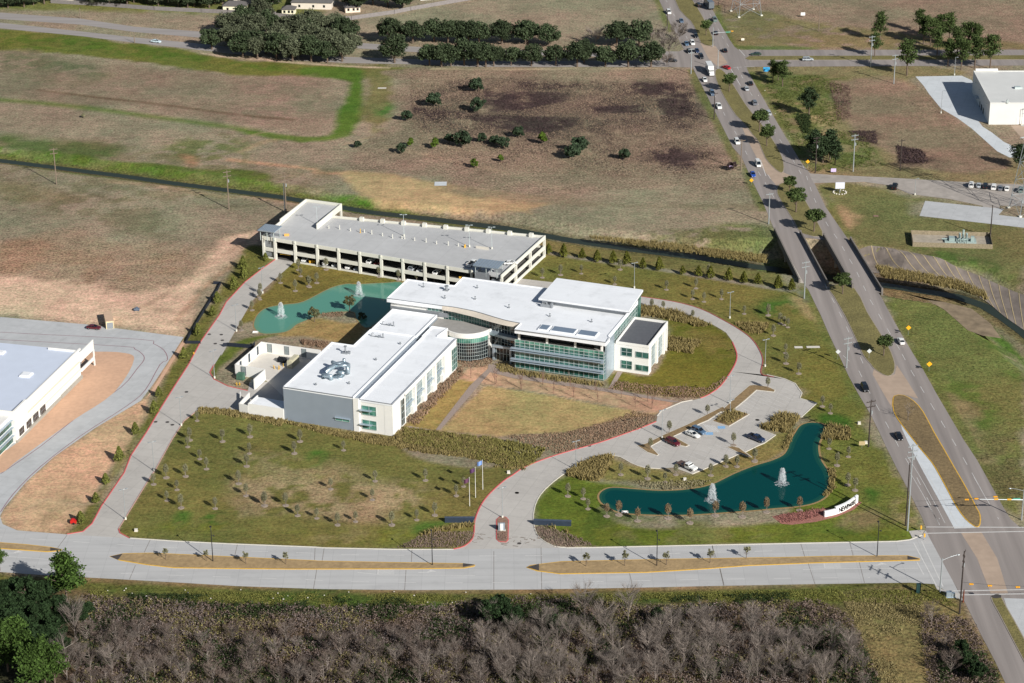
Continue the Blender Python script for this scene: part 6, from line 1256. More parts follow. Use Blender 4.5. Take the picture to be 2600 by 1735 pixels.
def make_car(kind, color, name):
    e = empty(name); m = PAINT[color]
    if kind == 'sedan': L_, W_, belt, roof = 4.8, 1.82, 0.92, 1.44; hood = [(-2.4,0.72,.78),(-2.25,0.9,.92),(-1.5,1.0,.99),(0.7,1.0,.97),(1.6,0.97,.86),(2.25,0.9,.74),(2.4,0.74,.6)]; cab = [(-1.95,0.95),(-1.2,1.40),(0.1,1.44),(1.05,0.97)]
    elif kind in ('suv','van'): L_, W_, belt, roof = 4.9, 1.95, 1.05, 1.78; hood = [(-2.45,0.9,1.0),(-2.35,0.97,1.08),(-1.5,1.0,1.1),(0.9,1.0,1.08),(1.7,0.97,1.0),(2.3,0.9,.9),(2.45,0.8,.7)]; cab = [(-2.3,1.08),(-2.05,1.72),(0.45,1.78),(1.25,1.08)]
    else: L_, W_, belt, roof = 5.7, 2.0, 1.1, 1.85; hood = [(-2.8,0.92,1.05),(-2.75,0.97,1.12),(-0.7,1.0,1.12),(0.9,1.0,1.12),(1.9,0.98,1.08),(2.6,0.92,1.0),(2.8,0.82,.8)]; cab = [(-0.75,1.12),(-0.55,1.8),(0.7,1.85),(1.35,1.12)]
    if kind == 'van': cab = [(-2.4,1.08),(-2.35,2.1),(1.0,2.15),(1.9,1.08)]; roof = 2.15
    h = W_/2; b = MB()
    loft(b, [(x, [(h*f*0.85,0.28),(h*f,0.42),(h*f,zt*0.8),(h*f*0.94,zt),(0.0001,zt+0.02)]) for x, f, zt in hood])
    # roof skin
    (xa,za),(xb,zb),(xc,zc),(xd,zd) = cab; hr = h*0.74
    loft(b, [(xb-0.05,[(hr,zb-0.08),(hr*0.95,zb),(0.0001,zb+0.03)]),(xc+0.05,[(hr,zc-0.08),(hr*0.95,zc),(0.0001,zc+0.03)])])
    for x0,z0,x1,z1 in ((xa,za,xb,zb),(xd,zd,xc,zc)):
        for s in (-1,1): b.tube([(x0,s*h*0.86,z0),(x1,s*hr*0.96,z1-0.03)],0.05,4)
    if kind != 'van':
        for s in (-1,1): xm = (xb+xc)/2; b.tube([(xm,s*h*0.9,belt),(xm,s*hr,zb-0.04)],0.05,4)
    if kind == 'van': b.box(-2.3,0.2,-h*0.93,-h*0.86,1.0,2.0); b.box(-2.3,0.2,h*0.86,h*0.93,1.0,2.0)
    if kind == 'pickup': # open bed
        b.box(-2.7,-0.85,-h*0.97,-h*0.86,1.0,1.28); b.box(-2.7,-0.85,h*0.86,h*0.97,1.0,1.28); b.box(-2.78,-2.66,-h*0.95,h*0.95,1.0,1.28)
    for s in (-1,1): b.box(cab[3][0]-0.45,cab[3][0]-0.25,s*h if s > 0 else -h-0.14,s*h+0.14 if s > 0 else -h,belt+0.02,belt+0.16)
    b.build('body', m, e, smooth=False)
    if kind == 'pickup': q = MB(); q.box(-2.66,-0.87,-h*0.85,h*0.85,1.13,1.16); q.build('bed_floor', M_tyre, e)
    g = MB(); loft(g, [(xa,[(h*0.86,za-0.04),(h*0.84,za),(0.0001,za)]),(xb,[(h*0.9,belt-0.02),(hr*0.97,zb-0.05),(0.0001,zb-0.02)]),(xc,[(h*0.9,belt-0.02),(hr*0.97,zc-0.05),(0.0001,zc-0.02)]),(xd,[(h*0.86,zd-0.04),(h*0.84,zd),(0.0001,zd)])]); g.build('windows', M_cglass, e)
    wx = L_/2-0.95; wr_ = 0.34 if kind == 'sedan' else 0.39
    for sx in (-1,1):
        for sy in (-1,1):
            w = MB(); y0 = sy*h*0.98; y1 = sy*(h*0.98-0.22*1); w.tube([(sx*wx,y0+0.02*sy,wr_),(sx*wx,y1,wr_)],wr_,10); o = w.build('wheel', M_tyre, e); r = MB(); r.tube([(sx*wx,y0+0.03*sy,wr_),(sx*wx,y0+0.05*sy,wr_)],wr_*0.58,8); r.build('rim', M_rim, o)
    fz = hood[-1][2]; rz_ = hood[0][2]
    for sy in (-1,1):
        q = MB(); q.box(L_/2-0.14,L_/2+0.01,min(sy*h*0.72,sy*h*0.42),max(sy*h*0.72,sy*h*0.42),fz-0.14,fz-0.01); q.build('headlight', M_hl, e)
        q = MB(); q.box(-L_/2-0.02,-L_/2+0.06,min(sy*h*0.72,sy*h*0.5),max(sy*h*0.72,sy*h*0.5),rz_-0.2,rz_-0.04); q.build('taillight', M_tl, e)
    return e
def make_truck(kind, color, name):
    e = empty(name); m = PAINT[color]
    if kind == 'box':
        b = MB(); b.box(-5.5,2.2,-1.25,1.25,0.95,3.9); b.build('cargo_box', m, e); b = MB(); b.box(-5.4,4.4,-0.5,0.5,0.6,0.95); b.build('chassis', M_black, e)
        b = MB(); loft(b,[(2.4,[(1.1,0.6),(1.15,1.6),(1.1,2.7),(0.0001,2.8)]),(3.6,[(1.1,0.6),(1.15,1.6),(1.0,2.7),(0.0001,2.75)]),(4.2,[(1.1,0.6),(1.1,1.5),(1.0,1.75),(0.0001,1.8)]),(5.2,[(1.0,0.6),(1.0,1.3),(0.9,1.5),(0.0001,1.55)])]); b.build('cab', PAINT['white'] if color == 'white' else PAINT['black'], e)
        g = MB(); g.box(3.7,4.02,-0.9,0.9,1.85,2.5); g.box(2.9,3.6,-1.14,1.14,1.8,2.5); g.build('windows', M_cglass, e); wx = (-4.3,-3.3,4.2); wr_ = 0.5; L_ = 5.2
    else:
        b = MB(); b.box(-3.2,-0.4,-1.15,1.15,0.95,1.1); b.box(-0.45,-0.3,-1.1,1.1,1.1,1.9); b.build('flatbed', PAINT['brown'], e)
        b = MB(); loft(b,[(-0.2,[(0.95,0.5),(1.0,1.1),(0.9,1.85),(0.0001,1.9)]),(1.1,[(0.95,0.5),(1.0,1.1),(0.85,1.85),(0.0001,1.9)]),(1.6,[(0.98,0.5),(1.0,1.1),(0.95,1.2),(0.0001,1.25)]),(3.1,[(0.95,0.5),(0.97,1.0),(0.9,1.1),(0.0001,1.15)])]); b.build('cab', m, e)
        g = MB(); g.box(1.12,1.45,-0.8,0.8,1.25,1.75); g.box(0.0,1.0,-0.99,0.99,1.2,1.75); g.build('windows', M_cglass, e); wx = (-2.1,2.1); wr_ = 0.42; L_ = 3.1
    for x in wx:
        for sy in (-1,1): w = MB(); w.tube([(x,sy*1.12,wr_),(x,sy*0.8,wr_)],wr_,10); o = w.build('wheel', M_tyre, e); r = MB(); r.tube([(x,sy*1.13,wr_),(x,sy*1.15,wr_)],wr_*0.5,8); r.build('rim', M_rim, o)
    for sy in (-1,1): q = MB(); q.box(L_-0.05,L_+0.03,min(sy*0.5,sy*0.85),max(sy*0.5,sy*0.85),0.85,1.05); q.build('headlight', M_hl, e)
    return e
def heading(r, x0, y0, x1, y1): a = gnd(r,x0,y0); c = gnd(r,x1,y1); return math.atan2(c[1]-a[1], c[0]-a[0])
SDN = heading('C',1700,500,2050,1160); SDS = heading('L',1110,110,1540,900); ENN = heading('D',600,1150,300,680); ENS = heading('H',1450,1480,1200,1060)
KIND = {'sedan':'car','suv':'suv','van':'van','pickup':'pickup truck'}
def car(kind, color, r, x, y, hd, label, z=0.06, name=None, cat=None, lane=None):
    nm = name or {'sedan':'sedan_car','suv':'suv','van':'van','pickup':'pickup_truck','box':'box_truck','flat':'flatbed_truck'}[kind]
    e = make_truck(kind, color, nm) if kind in ('box','flat') else make_car(kind, color, nm)
    p = gnd(r, x, y, z+(0 if kind not in ('box',) else 0)); e.location = (p[0], p[1], z); e.rotation_euler = (0,0,hd)
    return tag(e, label, cat or KIND.get(kind, 'truck'))
S_ = SDN; N2 = ENN
car('suv','white','C',1462,100,S_,'white suv, the farthest vehicle up the left carriageway')
car('sedan','steel','C',1556,165,S_,'grey-blue car behind the white suv at the top of the left carriageway')
car('sedan','black','C',1664,275,S_,'black car at the front of the left lanes, under the shade by the median')
car('sedan','steel','C',1594,335,S_,'blue-grey car waiting side by side with a white one at the north crossing')
car('suv','white','C',1638,330,S_,'white suv waiting beside the blue-grey car at the north crossing')
car('sedan','black','C',1612,390,S_,'black car entering the north crossing in the outer lane')
car('sedan','navy','C',1672,388,S_,'dark blue car entering the north crossing in the inner lane')
car('suv','black','C',1703,432,S_,'black suv with a pale roof in the middle of the north crossing')
car('box','white','C',1770,548,S_,'tall white box truck leaving the north crossing')
car('sedan','white','C',1730,604,S_,'white car in the outer lane just below the white box truck')
car('suv','steel','C',1785,705,S_,'dark blue-grey suv on the left carriageway above the white pickup')
car('pickup','white','C',1835,803,S_,'white pickup on the left carriageway between two dark pole shadows')
car('suv','white','C',1971,1068,S_,'white suv crossing the pine shadows on the left carriageway')
car('van','white','C',2127,1235,S_,'white van in the inner lane of the left carriageway')
car('sedan','blue','C',2088,1310,heading('H',240,0,400,330),'bright blue car just below the white van')
car('sedan','black','C',1485,462,0.05,'dark car waiting on the left arm of the north crossing')
car('suv','black','C',1683,48,ENN+0.1,'dark suv beside the dark truck at the top of the right carriageway')
car('box','grey','C',1757,55,ENN+0.1,'large dark box truck at the top edge of the right carriageway')
car('pickup','teal','C',1803,155,ENN,'grey-green pickup on the right carriageway above the median pine')
car('sedan','black','C',1812,255,ENN,'dark car under the signal mast on the right carriageway')
car('sedan','black','C',1880,385,ENN,'black car leaving the north crossing on the right carriageway')
car('sedan','red','C',1890,512,ENN+0.5,'bright red car waiting in the turn lane of the north crossing')
car('sedan','black','D',308,630,ENN,'black car at the right kerb just south of the north crossing')
car('sedan','silver','D',278,670,ENN,'silver car in the inner lane just behind the black one')
car('suv','grey','D',338,777,ENN,'dark grey suv on the right carriageway left of the long tree shadow')
car('suv','silver','D',441,853,ENN,'silver suv near the right kerb beside the round median pine')
car('sedan','white','H',1430,1380,ENS,'white car alone on the right carriageway by the yellow diamond sign')
car('suv','black','L',1162,262,SDS,'black suv on the left carriageway level with the crossover')
car('sedan','black','L',1415,622,SDS,'black car beside the pale turn lane')
car('sedan','green','D',350,413,PI,'dark green car heading left on the north road')
car('suv','silver','D',737,453,0,'silver suv heading right on the north road')
car('sedan','pale','A',1163,318,heading('A',1000,300,1370,338),'pale blue-white car alone on the far left road')
car('sedan','maroon','I',700,104,heading('I',0,40,1370,160),'maroon car standing by the beige bin enclosure')
car('pickup','black','H',1385,228,heading('H',1385,228,1400,190),'dark pickup standing on the cracked east driveway',z=0.07)
LOTH = heading('H',1955,225,1962,180)
for i,(x,y,k,c,l) in enumerate(((1955,215,'suv','white','white suv, leftmost of the row on the east lot'),(2010,217,'sedan','silver','silver car, second of the row on the east lot'),(2060,224,'suv','black','black suv, third of the row on the east lot'),(2122,231,'suv','white','white suv between the black and the grey cars of the row on the east lot'),(2170,237,'sedan','grey','grey car, fifth of the row on the east lot'),(2220,241,'sedan','white','white car, sixth of the row on the east lot'),(2325,252,'suv','teal','grey-green suv parked apart at the right end of the east lot row'))): car(k,c,'H',x,y,LOTH,l,z=0.07)
PH = heading('K',1520,330,1620,385)
car('suv','maroon','K',1492,375,heading('K',1440,345,1550,395),'maroon suv parked beside the planted strip in the car park')
car('sedan','white','K',1640,315,heading('K',1590,295,1690,335),'white car parked beside the blue-grey suv in the car park')
car('suv','steel','K',1685,290,heading('K',1640,265,1740,310),'blue-grey suv parked next to the hatched bay')
car('pickup','navy','K',2115,345,heading('K',2040,310,2180,365),'dark navy pickup parked alone at the pond side of the car park')
car('flat','white','K',1600,555,heading('K',1540,525,1690,585),'white truck with a rusty flatbed at the lower edge of the car park')
car('pickup','white','F',1765,655,heading('F',1740,660,1800,630),'white pickup parked on the garage roof',z=DK)
car('sedan','white','F',2045,650,heading('F',2000,650,2090,645),'white car on the garage roof behind the right stair canopy',z=DK)
# cars seen through the garage openings
for i,(x,z,k,c,l) in enumerate(((15.5,0.12,'sedan','white','white car inside the garage just right of the entrance'),(24.0,0.12,'suv','white','white suv on the ground floor of the garage, third opening'),(27.4,0.12,'sedan','white','white car next to the white suv in the third garage opening'),(32.6,0.12,'sedan','white','white car in the fourth ground floor opening of the garage'),(36.0,0.12,'sedan','silver','silver car in the fourth ground floor opening of the garage'),(40.8,3.3,'sedan','white','white car on the upper level of the garage, fifth opening'),(43.9,3.3,'sedan','maroon','maroon car on the upper level of the garage, fifth opening'),(57.0,3.3,'suv','silver','silver suv on the upper level of the garage, seventh opening'),(60.0,3.3,'sedan','white','white car on the upper level of the garage, seventh opening'),(66.0,3.3,'sedan','white','white car on the upper level of the garage, eighth opening'))):
    e = make_car(k, c, {'sedan':'sedan_car','suv':'suv'}[k]); p = onG(x, fy_(x)+3.2); e.location = (*p, z); e.rotation_euler = (0,0,GR-0.08+PI/2*(1 if i%2 else -1)); tag(e, l, KIND[k])
for i,(x,z,c,l) in enumerate(((18.6,0.12,'yellow','yellow barrels inside the garage right of the entrance'),(76.0,3.3,'yellow','orange barrels behind the ninth upper garage opening'))):
    p = onG(x, fy_(x)+1.6); b = MB()
    for k in range(3): b.tube([(k*0.8-0.8,0.2*(k%2),0),(k*0.8-0.8,0.2*(k%2),1.0)],0.33,8)
    o = b.build('barrel_group', M_yel); o.location = (*p, z); tag(o, l, 'barrels')
# a cyclist-like figure on the west drive
p = gnd('E',1888,1040); b = MB(); b.tube([(0,-0.1,0),(0,-0.08,0.8)],[0.08,0.1],6); b.tube([(0,0.12,0),(0,0.08,0.8)],[0.08,0.1],6); b.tube([(0,0,0.75),(0,0,1.1),(0,0,1.42),(0,0,1.5)],[0.16,0.15,0.2,0.07],8); b.tube([(0,-0.22,1.4),(0.05,-0.28,0.95)],[0.06,0.045],6); b.tube([(0,0.22,1.4),(0.05,0.28,0.95)],[0.06,0.045],6); b.ell((0,0,1.63),(0.1,0.09,0.13),8,6)
o = b.build('person', mat('dark_clothing',(34,36,44),0.85,0.1,3.0)); o.location = (*p,0.04); tag(o,'person in dark clothes walking on the west drive near the green pond','person')
p = gnd('E',1020,1143); b = MB(); b.box(-0.9,0.9,-0.5,0.5,0.2,0.9); b.tube([(-0.6,-0.5,0.2),(-0.6,0.5,0.2)],0.2,8); b.tube([(0.6,-0.5,0.2),(0.6,0.5,0.2)],0.2,8); b.box(-0.3,0.4,-0.35,0.35,0.9,1.3); o = b.build('small_machine', mat('machine_grey',(96,108,124),0.5,0.1,1.0)); o.location = (*p,0); tag(o,'tiny grey machine left alone in the dirt field','machine')
# ------------------------------------------------------------------ plants
def leafm(name, rgb, var=0.35, ov=0.12): return mat(name, rgb, 0.85, 0.18, 0.6, spec=0.15, island=var, objvar=ov)
L_oak = leafm('oak_leaves',(62,73,50),0.45,0.22); L_oak2 = leafm('grey_oak_leaves',(86,91,70),0.45,0.2); L_pine = leafm('pine_needles',(70,84,46),0.45); L_pined = leafm('dark_pine_needles',(54,68,44),0.45); L_cyp = leafm('cypress_leaves',(92,94,38)); L_cyp2 = leafm('young_cypress_leaves',(104,108,52))
L_shrub = leafm('shrub_leaves',(58,72,52),0.45); L_lime = leafm('bright_shrub_leaves',(80,100,36)); L_young = leafm('young_tree_leaves',(124,122,94)); L_youngr = leafm('rust_tree_leaves',(126,108,82)); L_bare = mat('bare_bark',(128,118,110),0.95,0.2,1.0,island=0.35,objvar=0.15); L_bark = mat('tree_bark',(104,90,78),0.95,0.2,1.0); L_twig = mat('pale_twigs',(122,112,104),0.95,0.1,1.0,island=0.3,objvar=0.18); L_twigb = mat('brown_twigs',(104,92,84),0.95,0.1,1.0,island=0.35,objvar=0.18)
L_gr = leafm('ornamental_grass',(136,122,80),0.35,0); L_grg = leafm('green_grass_clump',(124,118,68),0.35,0); L_grb = leafm('brown_grass_clump',(138,114,94),0.35,0); L_brush = leafm('brush_scrub',(120,112,72),0.45,0); L_brushd = leafm('dark_scrub',(48,60,32),0.45,0); L_weed = leafm('field_weeds',(148,128,108),0.4,0); L_weedd = leafm('dark_field_weeds',(74,60,60),0.45,0)
def quads(C, size, rg, flat=0.6, asp=0.6):
    n = len(C); N = rg.normal(size=(n,3)); N[:,2] = np.abs(N[:,2])+flat*0.5; N /= np.linalg.norm(N,axis=1)[:,None]
    A = np.cross(N, rg.normal(size=(n,3))); A /= np.linalg.norm(A,axis=1)[:,None]; B = np.cross(N, A); s = (size*rg.uniform(0.6,1.3,n))[:,None]
    return np.stack([C-A*s-B*s*asp*0.4, C-B*s*asp, C+A*s+B*s*asp*0.3, C+B*s*asp],1).reshape(-1,3)
def qmesh(name, V, m, par=None): return npmesh(name, V, np.arange(len(V)).reshape(-1,4), m, par)
def blades(C, h, w, rg, spread=0.5):
    """upright thin quads from base points C (n,3)"""
    n = len(C); th = rg.random(n)*2*PI; D = np.stack([np.cos(th)*spread*rg.random(n), np.sin(th)*spread*rg.random(n), np.ones(n)],-1)*(h*rg.uniform(0.6,1.2,n))[:,None]
    ph = rg.random(n)*PI; W = np.stack([np.cos(ph),np.sin(ph),np.zeros(n)],-1)*w
    return np.stack([C-W, C+W, C+D+W*0.35, C+D-W*0.35],1).reshape(-1,3)
def trunk(b, h, r0, limbs, rg, R, zc):
    b.tube([(0,0,0),(rg.uniform(-.1,.1),rg.uniform(-.1,.1),h*0.5),(0,0,h)],[r0,r0*0.75,r0*0.4],6)
    for i in range(limbs):
        a = 2*PI*i/limbs+rg.uniform(-.4,.4); z0 = h*rg.uniform(0.35,0.8); e = (math.cos(a)*R*0.7, math.sin(a)*R*0.7, min(zc*1.2, z0+R*0.6)); b.tube([(0,0,z0),(e[0]*0.5,e[1]*0.5,z0+(e[2]-z0)*0.6),e],[r0*0.4,r0*0.25,0.04],5)
def crown_clumps(rg, n, R, H, zc, shape='dome'):
    C = []
    while len(C) < n:
        p = rg.uniform(-1,1,3); d = np.linalg.norm(p)
        if d > 1 or d < 0.35: continue
        if shape == 'dome' and p[2] < -0.55: continue
        C.append([p[0]*R, p[1]*R, zc+p[2]*H/2])
    return np.array(C)
def mk_tree(name, seed, R, H, ht, lm, nclump=40, per=60, leaf=0.42, shape='dome', clr=1.0):
    rg = np.random.default_rng(seed); rr = random.Random(seed); e = empty(name)
    zc = ht-H/2; b = MB(); trunk(b, ht*0.75, max(0.08,R*0.07), 6, rr, R, zc); b.build('trunk', L_bark, e)
    if shape == 'cone':
        n = nclump*per; t = rg.random(n)**0.7; th = rg.random(n)*2*PI; lump = 1+0.18*np.sin(th*3+seed)+0.15*np.sin(th*5+t*9+seed); rad = R*np.clip(1.15*(1-t)**0.75*np.minimum(1,(t+0.1)*5),0.06,1)*lump*rg.uniform(0.55,1.05,n)
        P_ = np.stack([rad*np.cos(th), rad*np.sin(th), 0.1*ht+t*ht*0.9],-1)
    elif shape == 'pine':
        lv = []; k = 0
        for i in range(nclump):
            t = rg.random()**0.8; z = ht-H+H*t; rad = R*(0.5+0.5*math.sin(PI*(0.12+0.8*t)))*rg.uniform(0.25,1.0)*(0.6+0.4*math.sin(i)); a = rg.random()*2*PI; lv.append([rad*math.cos(a), rad*math.sin(a), z])
        CL = np.array(lv); idx_ = rg.integers(0,len(CL),nclump*per); P_ = CL[idx_]+rg.normal(size=(nclump*per,3))*np.array([R*0.17,R*0.17,R*0.10])
    else:
        CL = crown_clumps(rg, nclump, R*0.82, H*0.82, zc); idx_ = rg.integers(0,len(CL),nclump*per); d = rg.normal(size=(nclump*per,3)); d /= np.linalg.norm(d,axis=1)[:,None]
        P_ = CL[idx_]+d*(R*0.27*clr)*rg.uniform(0.5,1.0,(nclump*per,1))*np.array([1,1,0.8]); P_[:,2] = np.clip(P_[:,2], ht*0.12, None)
    qmesh('crown', quads(P_, leaf, rg), lm, e); return e
def mk_bare(name, seed, ht, R, mt, mw, dens=1.0, nb=22, tw=420, w=0.035, leaves=None):
    rg = np.random.default_rng(seed); rr = random.Random(seed); e = empty(name); b = MB(); b.tube([(0,0,0),(rr.uniform(-.3,.3),rr.uniform(-.3,.3),ht*0.55),(rr.uniform(-.4,.4),0,ht)],[ht*0.010+0.03,ht*0.007+0.015,0.015],5,False); tips = []
    for i in range(nb):
        z0 = ht*rr.uniform(0.12,0.85); a = rr.uniform(0,2*PI); l = (ht-z0)*rr.uniform(0.35,0.85); sp = R*rr.uniform(0.5,1.15); m_ = (math.cos(a)*sp*0.5, math.sin(a)*sp*0.5, z0+l*0.45); e_ = (math.cos(a)*sp, math.sin(a)*sp, z0+l)
        b.tube([(0,0,z0),m_,e_],[0.03+ht*0.002,0.028,0.012],3,False); tips += [(m_,e_,a)]
    b.build('trunk', mt, e)
    base = []; D = []
    for i in range(int(tw*dens)):
        m_, e_, a = tips[rr.randrange(len(tips))]; t = rr.random(); p = [m_[k]+(e_[k]-m_[k])*t for k in range(3)]; aa = a+rr.uniform(-1.3,1.3); l = rr.uniform(0.4,1.3)*R*0.5; base.append(p); D.append([math.cos(aa)*l*0.7, math.sin(aa)*l*0.7, l*rr.uniform(0.4,1.2)])
    base = np.array(base); D = np.array(D); W = np.cross(D, rg.normal(size=D.shape)); W /= np.linalg.norm(W,axis=1)[:,None]; W *= w
    V = np.stack([base-W, base+W, base+D+W*0.3, base+D-W*0.3],1).reshape(-1,3)
    qmesh('twigs', V, mw, e)
    if leaves: qmesh('crown', quads(crown_clumps(rg,leaves[0],R,ht*0.7,ht*0.62), leaves[1], rg), leaves[2], e)
    return e
def plant(protos, pts, labels, cat, group, seed=1, smin=0.85, smax=1.15, zf=None):
    r = random.Random(seed)
    for i, p in enumerate(pts):
        pr = protos[i % len(protos)] if len(protos) < 3 else r.choice(protos); s = r.uniform(smin, smax) if len(p) < 3 else p[2]
        lb = labels[i] if isinstance(labels, list) else labels; z = zf(p[0],p[1]) if zf else 0
        if not pr.get('used'): pr['used'] = 1; o = pr; o.location = (p[0],p[1],z); o.rotation_euler = (0,0,r.uniform(0,6.28)); o.scale = (s,s,s*r.uniform(0.92,1.08)); PROTO0[pr.name] = 1
        else: o = dup(pr, (p[0],p[1],z), r.uniform(0,6.28), (s,s,s*r.uniform(0.92,1.08)))
        o['label'] = lb; o['category'] = cat
        if 'used' in o and o is not pr: del o['used']
        if group: o['group'] = group
        elif 'group' in o: del o['group']
PROTO0 = {}
ALLP = []
def protos(f, n): l = [f(i) for i in range(n)]; ALLP.extend(l); return l
# --- live oaks along the north road
oaks = protos(lambda i: mk_tree('oak_tree', 20+i, 6.3, 9.4, 10.8, L_oak, 58, 66, 0.44), 4); goaks = protos(lambda i: mk_tree('oak_tree', 30+i, 6.2, 9.4, 10.8, L_oak2, 58, 62, 0.42), 2)
def pts(r, s): return [gnd(r, *map(float, t.split(',')[:2]))+((float(t.split(',')[2]),) if t.count(',') > 1 else ()) for t in s.split()]
row_n = pts('B','1140,320 1315,325 1475,315 1580,325 1650,320 1730,330 1810,335 1980,330 2170,325')+pts('C','395,330 570,350')
row_s = pts('B','1180,470,1.15 1440,490 1530,500 1600,495 1700,490 1800,500,1.15 1860,500 1920,495 2050,490,0.8 2200,495,0.9')+pts('C','620,490,0.9 780,500,1.1 830,470 990,500 1160,500,1.05 1330,500,1.1')
row_x = pts('C','1075,350 1240,345,1.1')
plant(oaks, row_n, ['%s dark oak from the left in the row behind the north road' % ORD[i] for i in range(len(row_n))], 'tree', 'oaks behind the north road', 3)
plant(oaks, row_s, ['%s dark oak from the left in the row in front of the north road' % ORD[i] for i in range(len(row_s))], 'tree', 'oaks in front of the north road', 4)
plant(oaks, row_x, ['round oak right of the leafless tree behind the north road','tall oak at the right end of the oaks behind the north road'], 'tree', None, 5)
grove = pts('A','1580,370 1740,370 1910,420,1.1 2060,400 2200,430 1850,330,1.05 1700,260 1830,240,1.1 1990,260 2150,280 2280,300 1950,180')+pts('B','300,440,1.1 420,460 560,460,1.05 680,470 790,460,1.1 860,390 330,330 470,300,1.1 620,270 740,260 820,320,1.1 120,300,1.15 220,400 400,390 560,370 700,370 50,430 160,440 560,250 660,400')
plant(oaks[:2]+goaks, grove, 'oak of the dense dark grove beside the far road', 'tree', 'oaks of the dense grove', 6)
# --- bare trees near the north crossing
bare_n = protos(lambda i: mk_bare('bare_tree', 60+i, 7.5, 4.5, L_bare, L_twig, 1.6, 26, 500, 0.05), 2)
plant(bare_n, pts('C','920,330 1370,330 1465,420 1530,310 1450,500,0.7'), ['wide grey leafless tree among the oaks behind the north road','grey leafless tree right of the tallest oak','pale leafless tree at the left arm of the north crossing','thin leafless tree beside the waiting cars','small bare tree on the corner below the left arm of the crossing'], 'tree', None, 8)
# --- pines
pines = protos(lambda i: mk_tree('pine_tree', 80+i, 4.4, 8.0, 13.0, L_pine, 34, 75, 0.36, 'pine'), 3); pined = protos(lambda i: mk_tree('pine_tree', 90+i, 4.6, 8.0, 11.5, L_pined, 40, 76, 0.4, 'pine'), 2); rpine = protos(lambda i: mk_tree('pine_tree', 95+i, 3.6, 5.2, 8.2, L_pine, 34, 62, 0.34), 2)
plant(pines, pts('D','1275,305 1235,425,0.8 1475,565,1.15 2095,515,1.1'), ['tall pine behind the north road, left of the clump','smaller pine just in front of the north road','broad pine in front of the right warehouse court','pine at the right end of the north road clump'], 'tree', None, 9)
plant(pines, pts('D','1570,245,0.8 1650,350 1720,330,1.1 1790,320 1700,420 1780,500 1880,520 1980,510 1930,380 1990,390,0.9 1850,430 1600,330'), 'pine of the clump standing across the north road', 'tree', 'pines of the clump across the north road', 10)
plant(rpine, pts('D','150,685,1.0 375,985,1.15 430,1090,1.1'), ['round pine in the median below the red car','left of the two round median pines above the crossover lane','right of the two round median pines above the crossover lane'], 'tree', None, 11)
plant(rpine, pts('C','1740,265,0.9'), 'single round tree in the median at the north crossing', 'tree', None, 11)
plant(pined, pts('D','745,860,0.95'), 'dark spreading pine alone in the rough ground right of the road', 'tree', None, 12)
plant(pined, pts('D','800,1220 850,1215,0.9 900,1190,1.05 780,1180,0.9 940,1230,0.8'), 'dark pine of the dense clump at the east driveway', 'tree', 'dark pines at the east driveway', 13)
plant(pines, pts('D','475,620,0.7 548,645,0.85 515,600,0.6'), ['slim pine left in the pair by the blue banner','taller pine of the pair by the blue banner','small pine behind the pair by the blue banner'], 'tree', None, 14)
plant(rpine, pts('H','648,410,1.25 782,555,1.15 995,1020,1.0 1302,1480,0.85 600,270,0.8'), ['tall full pine in the median north of the bridges','thin-crowned pine in the median just north of the bridges','low bushy pine between the south ends of the bridges','small umbrella-shaped tree in the median below the bridges','small pine at the nose of the median north of the bridges'], 'tree', None, 15)
plant(protos(lambda i: mk_bare('bare_tree', 66, 4.6, 1.8, L_bare, L_twig, 0.6, 12, 160, 0.03), 1), pts('L','1485,497'), 'thin leafless tree in the brown median', 'tree', None, 15)
plant(pined, pts('D','2310,1260,0.9'), 'dark tree cut by the right edge above the pylon', 'tree', None, 15)
# --- field shrubs
shr = protos(lambda i: mk_tree('shrub', 110+i, 2.5, 4.8, 4.9, L_shrub, 24, 70, 0.32, clr=1.2), 2); lime = protos(lambda i: mk_tree('shrub', 120+i, 2.0, 4.4, 4.6, L_lime, 20, 64, 0.3, clr=1.2), 1)
shp = [('B',1475,800,1.35,'large round dark shrub left of the pair in the weed field',0),('B',1790,690,1.3,'upper of two touching dark shrubs in the weed field',0),('B',1805,840,1.35,'lower of two touching dark shrubs in the weed field',0),('B',1270,905,1.0,'dark round shrub at the left edge of the weed field',0),('B',905,1105,0.65,'small dark shrub at the end of the dirt track',0),('B',1235,1145,0.9,'grey-green shrub beside a small yellowish one',0),('B',1295,1095,0.8,'small yellowish shrub behind the grey-green one',1),('B',1475,1110,1.0,'bright green shrub between two darker ones',1),('B',1590,1070,0.85,'low spreading shrub left of the biggest shrub',0),('B',1685,1105,1.45,'biggest grey-green shrub in the middle of the weed field',0),('B',1830,1065,0.8,'small dark shrub right of the biggest shrub',0),('B',1925,1080,0.9,'low dark shrub left of a broad grey one',0),('B',1990,1110,1.15,'broad grey-green shrub right of the low dark one',0),('B',2105,1030,1.0,'greyish shrub left of the bright green one near the dark weeds',0),('B',2290,1080,1.1,'bright green shrub beside the dark weeds',1),('B',1975,1210,0.75,'slim pale green shrub at the lower side of the shrubs',1),('B',1775,1255,0.9,'bright green shrub, the lowest of all in the weed field',1),('C',795,1150,1.5,'tall leaning dark shrub on the right of the weed field',0),('C',745,1190,1.3,'dark shrub joined to the tall leaning one',0),('C',1130,1195,0.95,'round dark shrub alone left of the dark weed patch',0)]
for q in shp: plant(lime if q[5] else shr, [gnd(q[0],q[1],q[2])+(q[3],)], q[4], 'shrub', None, int(q[1]))
plant(protos(lambda i: mk_tree('shrub', 130, 1.1, 1.8, 2.2, L_young, 12, 40, 0.22), 1), pts('A','625,880'), 'tiny lone bush in the far left field', 'shrub', None, 1)
